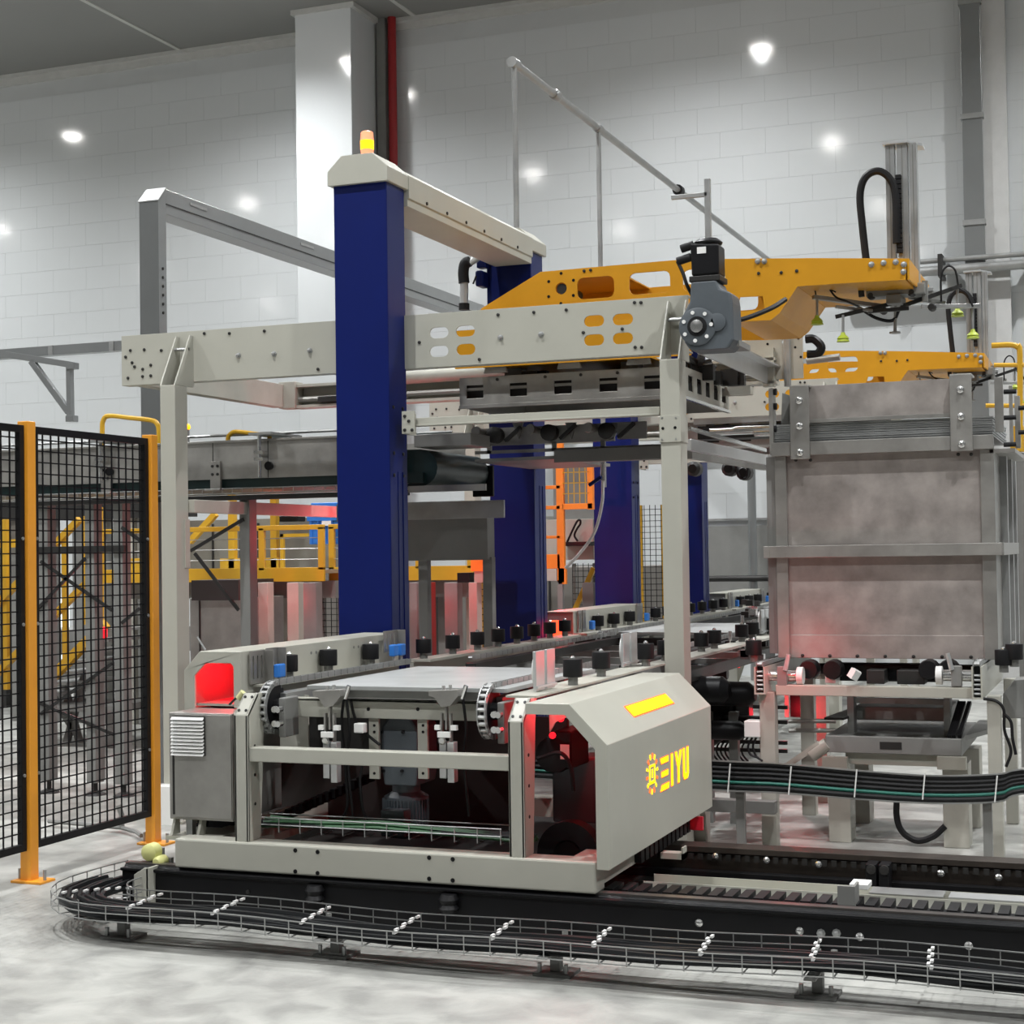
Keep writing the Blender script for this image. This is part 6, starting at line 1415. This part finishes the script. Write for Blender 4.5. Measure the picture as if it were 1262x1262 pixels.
# pipe frame
XP = -3.85
P1 = at(636, 74, X=XP); P3 = at(945, 318, X=XP); zp = (P1.z + P3.z) / 2 - 0.02
t = thing('pipe_run', 'long thin galvanised pipe running high overhead to the back, with drop pipes', 'pipe', (XP, P1.y, zp))
M().cyl((XP, P1.y, zp), (XP, YW1 - 0.2, zp - 0.0), 0.028, 10).build('pipe', GALV, t, smooth=True)
for k, px in enumerate((635.5, 738)):
    y = at(px, 200, X=XP).y
    M().cyl((XP, y, 2.0), (XP, y, zp), 0.019, 10).build('drop_pipe', GALV, t, smooth=True)
    M().lathe((XP, y - 0.05, zp), [(0.036, 0), (0.036, 0.1)], 12, 'y').build('pipe_fitting', GALV, t, smooth=True)
M().lathe((XP, P1.y + 0.75, zp), [(0.036, 0), (0.042, 0.02), (0.042, 0.08), (0.036, 0.10)], 12, 'y').build('pipe_fitting', GALV, t, smooth=True)
y = at(835, 238, X=XP).y
M().lathe((XP, y, zp), [(0.05, 0), (0.05, 0.08)], 12, 'y').build('pipe_clamp', BLACK, t, smooth=True)
p0, p1_, p2_ = at(871, 220, Y=8.7), at(871, 300, Y=8.7), at(827, 246, Y=8.7)
t = thing('pipe_stand', 'short upright square tube with a side arm behind the servo motor', 'stand', (p0.x, 8.7, 2.8))
M().box(p0.x - 0.016, p0.x + 0.016, 8.7, 8.73, 2.75, p0.z).build('upright', GALV, t, 0.002)
zz = at(850, 241, Y=8.7).z; M().box(p2_.x, p0.x, 8.7, 8.72, zz - 0.012, zz + 0.012).build('side_arm', GALV, t, 0.002)
p0 = at(969, 385, Y=9.93); M_ = M().cyl((p0.x, 9.93, 2.50), (p0.x, 9.93, p0.z + 0.15), 0.022, 8).build('drop_pipe', GALV)
M_['label'] = 'short grey vertical pipe between the front arm and the gantry corner plate'; M_['category'] = 'pipe'
p0 = at(1002, 430, Y=10.0)
t = thing('hose_reel', 'black rounded cable bracket beside the gantry corner plate', 'bracket', p0)
M().tube(catmull([at(993, 418, Y=10.0), at(1003, 418, Y=10.0), at(1012, 427, Y=10.0), at(1008, 436, Y=10.0), at(995, 437, Y=10.0)], 5), 0.028, 8).build('bracket', BLACK, t, smooth=True)
M().cyl(at(994, 445, Y=10.0), at(1035, 440, Y=10.0), 0.022, 10).build('rod', STEEL, t, smooth=True)

# ================================================================ PLATFORM, STAIRS AND OTHER THINGS BEHIND
YPf = 11.6
def platform(x0px, x1px, lab, Y=YPf):
    a = at(x0px, 703, Y=Y); c = at(x1px, 715, Y=Y); z1 = at(320, 703, Y=Y).z; z0 = at(320, 717, Y=Y).z; zr = at(320, 651, Y=Y).z
    t = thing('platform', lab, 'platform', (a.x, Y, z0))
    M().box(a.x, c.x, Y, Y + 0.03, z0, z1 + 0.02).build('fascia', RAILY, t, 0.002)
    M().box(a.x, c.x, Y + 0.03, Y + 1.1, z1 - 0.03, z1).build('deck', GALV, t)
    M().box(a.x, c.x, Y + 0.2, Y + 0.3, z0 - 0.14, z0).build('deck_beam', GREY, t)
    M().box(a.x, c.x, Y - 0.0, Y + 0.035, zr - 0.02, zr + 0.02).build('top_rail', RAILY, t, 0.003)
    x = a.x; k = 0
    while x < c.x - 0.1: M().box(x, x + 0.05, Y, Y + 0.035, z1, zr).build('rail_post', RAILY, t, 0.002); x += 0.78; k += 1
    M().box(c.x - 0.05, c.x, Y, Y + 0.035, z1, zr).build('rail_post', RAILY, t, 0.002)
    for f in (0.25, 0.5, 0.75): M().cyl((a.x, Y + 0.015, z1 + (zr - z1) * f), (c.x, Y + 0.015, z1 + (zr - z1) * f), 0.004, 5).build('rail_wire', GALV, t)
    return t, a.x, c.x, z0, z1
pf, pa, pc, pz0, pz1 = platform(120, 399, 'yellow railed platform in the background, left of the front blue column')
pf2, *_r = platform(405, 583, 'yellow edged platform piece behind the front blue column', 11.9)
for px in (345, 376, 200): a = at(px, 760, Y=12.2); M().box(a.x, a.x + 0.14, 12.2, 12.3, 0, pz0).build('leg', CREAM2, pf, 0.002)
for px in (540, 516): a = at(px, 760, Y=12.4); M().box(a.x, a.x + 0.14, 12.4, 12.5, 0, pz0).build('leg', GREY, pf2, 0.002)
# yellow machine frame standing on the platform
t = thing('machine_stand', 'yellow square tube frame standing on the platform behind the left post', 'frame', (at(280, 700, Y=12.3).x, 12.3, pz1))
for px in (284, 336):
    a = at(px, 600, Y=12.3); M().box(a.x - 0.03, a.x + 0.03, 12.3, 12.36, pz1, at(px, 610, Y=12.3).z).build('upright', RAILY, t, 0.003)
M().box(at(270, 600, Y=12.3).x, at(342, 600, Y=12.3).x, 12.3, 12.36, at(300, 702, Y=12.3).z, at(300, 688, Y=12.3).z).build('base_bar', RAILY, t, 0.003)
M().bar(at(234, 668, Y=12.25), at(266, 633, Y=12.25), 0.05, 0.05).build('diagonal', RAILY, t)
M().box(at(345, 660, Y=12.3).x, at(349, 660, Y=12.3).x, 12.3, 12.33, pz1, at(345, 658, Y=12.3).z).box(at(345, 660, Y=12.3).x, at(380, 660, Y=12.3).x, 12.3, 12.33, at(345, 662, Y=12.3).z, at(345, 658, Y=12.3).z).build('small_rail', RAILY, t)
t = thing('machine_housing', 'tall grey panelled machine housing behind the yellow platform railing', 'housing', (at(240, 700, Y=12.6).x, 12.6, pz1))
M().box(at(205, 700, Y=12.7).x, at(418, 700, Y=12.7).x, 12.7, 13.2, pz1, at(300, 640, Y=12.7).z).build('housing', mat('olive_grey', (0.20, 0.19, 0.16), 0.5), t)
for px in (262, 296, 318): M().box(at(px, 700, Y=12.7).x, at(px + 2, 700, Y=12.7).x, 12.69, 12.7, pz1, at(300, 645, Y=12.7).z).build('panel_joint', DARK, t)
t = thing('black_fan', 'black round machine part lying on the grey housing beside the blue crate', 'machine part', at(355, 640, Y=12.5))
M().box(at(341, 640, Y=12.5).x, at(370, 640, Y=12.5).x, 12.45, 12.6, at(350, 643, Y=12.5).z, at(350, 636, Y=12.5).z).build('body', BLACK, t, 0.01)
# blue crate
a = at(381, 671, Y=12.0); c = at(424, 634, Y=12.0)
t = thing('storage_crate', 'bright blue plastic crate with white label standing behind the platform railing', 'crate', (a.x, 12, a.z))
M().box(a.x, c.x, 12.0, 12.35, a.z, c.z).build('body', BLUEP, t, 0.008)
M().box(a.x - 0.012, c.x + 0.012, 11.985, 12.36, c.z - 0.05, c.z).build('rim', BLUEP, t, 0.004)
for k in range(5): M().box(a.x + 0.02 + (c.x - a.x) * k / 5, a.x + 0.03 + (c.x - a.x) * k / 5, 11.99, 12.0, a.z, c.z - 0.05).build('rib', BLUEP, t)
M().box(at(398, 650, Y=12).x, at(409, 650, Y=12).x, 11.98, 11.985, at(400, 648, Y=12).z, at(400, 642, Y=12).z).build('label_plate', WHITEP, t)
b2 = at(383, 628, Y=12.1)
o = M().box(b2.x, b2.x + 0.3, 12.1, 12.35, at(383, 632, Y=12.1).z, at(383, 620, Y=12.1).z).build('storage_crate', BLUEP, None, 0.006); o['label'] = 'smaller blue crate part showing above the labelled blue crate'; o['category'] = 'crate'
# cabinets and pillars under the platform
t = thing('grey_cabinet', 'large plain grey cabinet under the platform, behind the left gantry post', 'cabinet', (at(270, 780, Y=11.0).x, 11, 0))
M().box(at(234, 760, Y=11.0).x, at(303, 760, Y=11.0).x, 11.0, 11.6, 0, at(270, 737, Y=11.0).z).build('body', STEEL, t, 0.005)
M().box(at(232, 760, Y=10.9).x, at(290, 760, Y=10.9).x, 10.95, 11.5, at(260, 740, Y=10.95).z, at(260, 715, Y=10.95).z).build('upper_plate', BROWN, t)
M().box(at(245, 760, Y=10.99).x, at(246, 760, Y=10.99).x, 10.99, 11.0, 0.1, at(270, 737, Y=11.0).z).build('door_joint', DARK, t)
lab_ = {320: 'slim grey pillar just right of the conveyor leg, under the platform', 354: 'reddish lit pillar under the platform, in the middle of the row', 370: 'pale pillar under the platform, next to the blue column', 508: 'grey pillar directly right of the front blue column', 522: 'dark red lit pillar between the first two blue columns', 549: 'wide grey pillar between the first two blue columns'}
for px, w_, Y, mt in ((318, 12, 11.2, CREAM2), (354, 14, 11.3, CREAM2), (374, 16, 11.1, GREY), (505, 9, 11.4, GREY), (521, 10, 11.5, REDP), (548, 16, 11.3, GREY), (578, 10, 11.2, CREAM2), (718, 14, 12.8, GREY)):
    a = at(px, 760, Y=Y); c = at(px + w_, 760, Y=Y)
    o = M().box(a.x, c.x, Y, Y + 0.1, 0, at(px, 718, Y=Y).z).build('pillar', mt, None, 0.003)
    o['label'] = lab_.get(px) or {318: 'slim cream pillar just right of the braced conveyor leg', 374: 'widest grey pillar left of the front blue column', 505: 'narrow grey pillar touching the right edge of the front blue column', 521: 'dark red pillar between the first two blue columns', 548: 'broad grey pillar between the first two blue columns', 578: 'pink lit pillar under the small orange block', 718: 'grey pillar beside the mesh window behind the ladder'}[px]
    o['category'] = 'pillar'
red_lamp(at(345, 740, Y=11.0), 1.8); red_lamp(at(575, 735, Y=10.9), 2.0); red_lamp(at(515, 750, Y=11.1), 1.2)
a = at(583, 691, Y=11.2)
t = thing('orange_block', 'orange and pink lit beam ends left of the second blue column', 'beam', (a.x, 11.2, a.z))
M().box(at(580, 700, Y=11.2).x, at(606, 700, Y=11.2).x, 11.2, 11.5, at(590, 704, Y=11.2).z, at(590, 689, Y=11.2).z).build('orange_beam', ORANGE, t, 0.003)
M().box(at(583, 700, Y=11.2).x, at(606, 700, Y=11.2).x, 11.22, 11.5, at(590, 718, Y=11.2).z, at(590, 704, Y=11.2).z).build('lower_beam', CREAM2, t)
M().box(at(562, 700, Y=11.2).x, at(577, 700, Y=11.2).x, 11.22, 11.4, at(570, 718, Y=11.2).z, at(570, 706, Y=11.2).z).build('black_box', BLACK, t)
# orange ladder with cage panel between second and third columns
Yl = 12.0
t = thing('orange_ladder', 'safety orange ladder frame with small mesh gate between blue columns', 'ladder', (at(690, 720, Y=Yl).x, Yl, 1.0))
def pb(x0, y0_, x1, y1_, nm, mt=ORANGE, Y=Yl, d=0.04): a = at(x0, y1_, Y=Y); c = at(x1, y0_, Y=Y); return M().box(a.x, c.x, Y, Y + d, a.z, c.z).build(nm, mt, t, 0.002)
pb(687, 540, 693, 718, 'upright'); pb(668, 683, 690, 701, 'lower_block'); pb(668, 701, 686, 716, 'lower_beam', CREAM2); pb(670, 598, 690, 603, 'rung')
pb(693, 620, 730, 628, 'gate_rail'); pb(724, 560, 730, 628, 'gate_stile'); pb(668, 623, 690, 628, 'rung'); pb(668, 660, 690, 664, 'rung'); pb(688, 700, 697, 720, 'foot'); a_ = at(690, 715, Y=Yl); M().box(a_.x - 0.02, a_.x + 0.02, Yl, Yl + 0.04, 0, a_.z).build('lower_upright', GREY, t)
m = M()
for px in (700, 707, 714, 721): a = at(px, 620, Y=Yl); m.box(a.x, a.x + 0.006, Yl, Yl + 0.006, a.z, at(px, 560, Y=Yl).z)
for py in (570, 583, 596, 609): a = at(693, py, Y=Yl); m.box(a.x, at(726, py, Y=Yl).x, Yl, Yl + 0.006, a.z, a.z + 0.006)
stuff(m.build('gate_mesh', RAILY, t))
red_lamp(at(690, 735, Y=11.2), 2.0); red_lamp(at(700, 660, Y=12.45), 0.7)
t = thing('pale_housing', 'pale housing lit pink behind the orange ladder with a dark hand tool on it', 'housing', (at(700, 650, Y=12.8).x, 12.8, 1.5))
M().box(at(668, 650, Y=12.8).x, at(731, 650, Y=12.8).x, 12.8, 13.2, at(700, 690, Y=12.8).z, at(700, 640, Y=12.8).z).build('housing', CREAM, t, 0.003)
M().box(at(694, 650, Y=12.7).x, at(731, 650, Y=12.7).x, 12.6, 12.8, at(700, 673, Y=12.7).z, at(700, 668, Y=12.7).z).build('shelf', BLACK, t)
M().tube(catmull([at(699, 668, Y=12.68), at(705, 655, Y=12.68), at(711, 643, Y=12.68), at(715, 641, Y=12.68), at(715, 646, Y=12.68), at(711, 652, Y=12.68), at(708, 660, Y=12.68), at(712, 667, Y=12.68)]), 0.009).build('tool_outline', BLACK, t, smooth=True)
M().box(at(668, 650, Y=12.9).x, at(735, 650, Y=12.9).x, 13.2, 13.25, at(700, 640, Y=13).z, at(700, 560, Y=13).z).build('back_sheet', GREY, t)
# mesh fence panels in the distance
def mesh_panel(x0, y0_, x1, y1_, Y, lab, fm=RAILY, sp=0.05):
    a = at(x0, y1_, Y=Y); c = at(x1, y0_, Y=Y)
    t = thing('mesh_panel', lab, 'fence', (a.x, Y, a.z))
    M().box(a.x, a.x + 0.03, Y, Y + 0.03, a.z, c.z).build('stile', fm, t)
    M().box(c.x - 0.03, c.x, Y, Y + 0.03, a.z, c.z).build('stile', fm, t)
    m = M(); x = a.x
    while x < c.x: m.box(x, x + 0.005, Y, Y + 0.005, a.z, c.z); x += sp
    z = a.z
    while z < c.z: m.box(a.x, c.x, Y, Y + 0.005, z, z + 0.005); z += sp
    stuff(m.build('wire_mesh', BLACK, t)); return t
mesh_panel(789, 622, 818, 770, 13.6, 'yellow edged mesh fence between the third blue column and cream post')
mesh_panel(706, 694, 734, 760, 13.6, 'mesh fence piece low down, left of the third blue column', GREY)
mesh_panel(395, 716, 420, 795, 12.0, 'mesh fence piece left of the front blue column, under the platform', GREY)
mesh_panel(592, 712, 606, 905, 12.0, 'narrow mesh fence strip just left of the second blue column', RAILY)
mesh_panel(506, 712, 560, 800, 13.0, 'mesh fence behind the pillars between the first two blue columns', GREY)
t = thing('yellow_brace', 'yellow diagonal brace in front of the low mesh piece', 'brace', (at(715, 730, Y=13.5).x, 13.5, 0.8)); M().bar(at(707, 755, Y=13.5), at(732, 700, Y=13.5), 0.04, 0.04).build('bar', RAILY, t)
# hoops of yellow railing above the trough
t = thing('guard_hoop', 'yellow tubular guard hoop rising above the conveyor, behind the orange fence', 'handrail', (at(126, 560, Y=8.70).x, 8.7, 2.1))
M().tube(catmull([at(126, 562, Y=8.70), at(126, 530, Y=8.70), at(127, 519, Y=8.70), at(134, 512.5, Y=8.70), at(160, 515, Y=8.70), at(186, 518, Y=8.70), at(194, 523, Y=8.70), at(196, 534, Y=8.70), at(196, 565, Y=8.70)], 4), 0.016, 8).build('tube', RAILY, t, smooth=True)
t = thing('guard_hoop', 'yellow tubular guard hoop above the conveyor, right of the left gantry post', 'handrail', (at(282, 560, Y=8.70).x, 8.7, 2.1))
M().tube(catmull([at(281, 560, Y=8.70), at(281, 541, Y=8.70), at(284, 535, Y=8.70), at(291, 532, Y=8.70), at(310, 534, Y=8.70), at(332, 537, Y=8.70)], 4), 0.014, 8).build('tube', RAILY, t, smooth=True)
M().tube([at(332, 537, Y=8.70), at(333, 562, Y=8.70)], 0.014, 8).build('tube', RAILY, t, smooth=True)
# small amber bulb seen beside the left post
p = at(232, 526, Y=9.52)
t = thing('indicator_bulb', 'tiny glowing amber bulb beside the left gantry post', 'lamp', p)
M().lathe(p, [(0.006, -0.02), (0.014, -0.012), (0.016, 0.0), (0.010, 0.014), (0.003, 0.02)], 12).build('bulb', BEAC, t, smooth=True)
M().cyl(p + V((0, 0, -0.22)), p + V((0, 0, -0.015)), 0.008, 8).build('stem', GREY, t)
# yellow handrail at the right picture edge
t = thing('guard_hoop', 'yellow tubular handrail at the right edge behind the tank', 'handrail', (at(1240, 500, Y=11.5).x, 11.5, 1.5))
M().tube(catmull([at(1222, 426, Y=11.5), at(1245, 425, Y=11.5), at(1254, 428, Y=11.5), at(1257, 438, Y=11.5), at(1257, 556, Y=11.5)], 4), 0.02, 8).build('tube', RAILY, t, smooth=True)
M().tube([at(1215, 500, Y=11.5), at(1262, 500, Y=11.5)], 0.016, 8).build('tube', RAILY, t, smooth=True)
M().tube([at(1225, 450, Y=11.5), at(1262, 450, Y=11.5)], 0.016, 8).build('tube', RAILY, t, smooth=True)
M().box(at(1257, 600, Y=11.5).x - 0.03, at(1257, 600, Y=11.5).x + 0.03, 11.5, 11.56, 0, at(1257, 558, Y=11.5).z).build('lower_post', GREY, t)
M().box(at(1245, 550, Y=11.55).x, at(1262, 550, Y=11.55).x, 11.55, 11.6, at(1250, 557, Y=11.55).z, at(1250, 525, Y=11.55).z).build('corner_plate', RAILY, t, 0.003)
# staircase behind the fence
Ys = 10.9
t = thing('staircase', 'steel staircase with yellow diagonal handrails seen through the mesh fence', 'stairs', (at(60, 900, Y=Ys).x, Ys, 0))
def dg(a, b2, nm, mt=RAILY, w_=0.05, Y=Ys): M().bar(at(*a, Y=Y), at(*b2, Y=Y), w_, w_).build(nm, mt, t, 0.002)
dg((-15, 757), (98, 640), 'handrail'); dg((-15, 842), (122, 703), 'handrail'); dg((30, 870), (130, 768), 'stringer', RAILY, 0.07)
dg((30, 900), (150, 775), 'stringer', GREY, 0.12, Ys + 0.7)
for k in range(8):
    p = at(40 + 13 * k, 868 - 13.3 * k, Y=Ys); M().box(p.x - 0.12, p.x + 0.1, Ys + 0.03, Ys + 0.7, p.z - 0.02, p.z).build('tread', GALV, t, 0.001)
for px, a_, b2 in ((103, 636, 770), (78, 662, 826), (5, 640, 850), (121, 625, 770)):
    p = at(px, a_, Y=Ys); M().box(p.x - 0.02, p.x + 0.02, Ys, Ys + 0.04, at(px, b2, Y=Ys).z, p.z).build('handrail_post', RAILY, t, 0.002)
for A, B in (((75, 830), (105, 940)), ((105, 830), (70, 960)), ((60, 850), (92, 900))): dg(A, B, 'brace', GREY, 0.05, Ys + 0.3)
M().box(at(55, 940, Y=Ys).x, at(140, 940, Y=Ys).x, Ys, Ys + 0.6, 0.28, 0.33).build('base_platform', GREY, t)
for px in (58, 135): p = at(px, 940, Y=Ys); M().box(p.x - 0.03, p.x + 0.03, Ys, Ys + 0.06, 0, 0.28).build('base_leg', GREY, t)
# mezzanine beam and columns behind the fence at left
t = thing('mezzanine', 'grey steel beam on square columns with red lit patches behind the fence', 'frame', (at(100, 800, Y=12.5).x, 12.5, 0))
for px, w_ in ((90, 16), (118, 14), (146, 20), (170, 12), (12, 10), (30, 10), (-20, 14), (56, 10)):
    a = at(px, 800, Y=12.5); c = at(px + w_, 800, Y=12.5); M().box(a.x, c.x, 12.5, 12.6, 0, at(100, 625, Y=12.5).z).build('column', GREY if px != 146 else CREAM2, t, 0.003)
M().box(at(-40, 620, Y=12.45).x, at(232, 620, Y=12.45).x, 12.45, 12.6, at(100, 640, Y=12.5).z, at(100, 622, Y=12.5).z).build('beam', DARK, t)
M().box(at(-40, 700, Y=12.4).x, at(40, 700, Y=12.4).x, 12.4, 12.45, at(10, 675, Y=12.5).z, at(10, 665, Y=12.5).z).build('yellow_beam', RAILY, t)
M().box(at(155, 700, Y=12.3).x, at(196, 700, Y=12.3).x, 12.3, 12.4, at(170, 716, Y=12.3).z, at(170, 688, Y=12.3).z).build('yellow_beam', RAILY, t, 0.003)
for x0, x1 in ((65, 84), (-2, 24)):
    a = at(x0, 812, Y=14.0); c = at(x1, 738, Y=14.0)
    o = M().box(a.x, c.x, 14.0, 14.02, a.z, c.z).build('lit_window', LITW, t)
# dark low machine behind fence
t = thing('floor_machine', 'low dark grey machine on the floor behind the staircase', 'machine', (at(60, 930, Y=13).x, 13, 0))
M().box(at(0, 900, Y=13.2).x, at(160, 900, Y=13.2).x, 13.2, 14.0, 0.25, 0.45).build('body', DARK, t, 0.01)
M().box(at(-40, 900, Y=13.6).x, at(190, 900, Y=13.6).x, 13.6, 14.4, 0.55, 0.8).build('table', GREY, t, 0.01)
for px in (0, 60, 120, 180): a = at(px, 900, Y=13.6); M().box(a.x, a.x + 0.08, 13.6, 13.7, 0, 0.55).build('leg', DARK, t)
W_ = at(458, 650, Y=9.75)
t = thing('warning_light', 'red warning lamp on a stand behind the front blue column, tinting things pink', 'lamp', (W_.x, 9.75, 0))
M().cyl((W_.x, 9.75, 0), (W_.x, 9.75, 1.5), 0.015, 8).build('stand', GREY, t)
M().lathe((W_.x, 9.75, 1.5), [(0.03, 0), (0.035, 0.01), (0.035, 0.06), (0.02, 0.075)], 14).build('lens', LEDR, t, smooth=True)
red_lamp((W_.x, 9.75, 1.63), 8.0, 0.05, col=(1, 0.05, 0.08))
t = thing('warning_light', 'red warning lamp low behind the mesh fence among the conveyor legs', 'lamp', (-6.6, 9.35, 0))
M().cyl((-6.6, 9.35, 0), (-6.6, 9.35, 0.96), 0.015, 8).build('stand', GREY, t)
M().lathe((-6.6, 9.35, 0.96), [(0.03, 0), (0.035, 0.01), (0.035, 0.06), (0.02, 0.075)], 14).build('lens', LEDR2, t, smooth=True)
red_lamp((-6.6, 9.35, 1.09), 3.0, 0.05, col=(1, 0.02, 0.05))
# small floor conduit
t = thing('floor_pipe', 'thin grey pipe with elbows lying on the floor behind the mesh fence', 'pipe', at(120, 1020, Z=0.04))
p = at(60, 1012, Z=0.03); p2 = at(150, 1020, Z=0.03); p3 = at(168, 1025, Z=0.03)
M().tube([p, p2, p3, p3 + V((0.1, -0.1, 0))], 0.012, 6).build('pipe', GREY, t, smooth=True)
M().tube([p2, p2 + V((0, 0, 0.07)), p2 + V((-0.02, 0, 0.12))], 0.015, 6).build('elbow', GREY, t, smooth=True)
# extra: background grey sheets behind the machine to the left of the wall base
t = thing('background_housing', 'wide grey machine housing filling the space behind the blue columns', 'housing', (-6, 15.5, 0))
M().box(-9.0, -4.6, 15.6, 16.6, 0, 1.35).build('housing', mat('warm_grey', (0.17, 0.155, 0.14), 0.5, 0, 0.1, 2), t, 0.01)
for k in range(8): M().box(-8.9 + 0.55 * k, -8.88 + 0.55 * k, 15.59, 15.6, 0.05, 1.3).build('panel_joint', DARK, t)
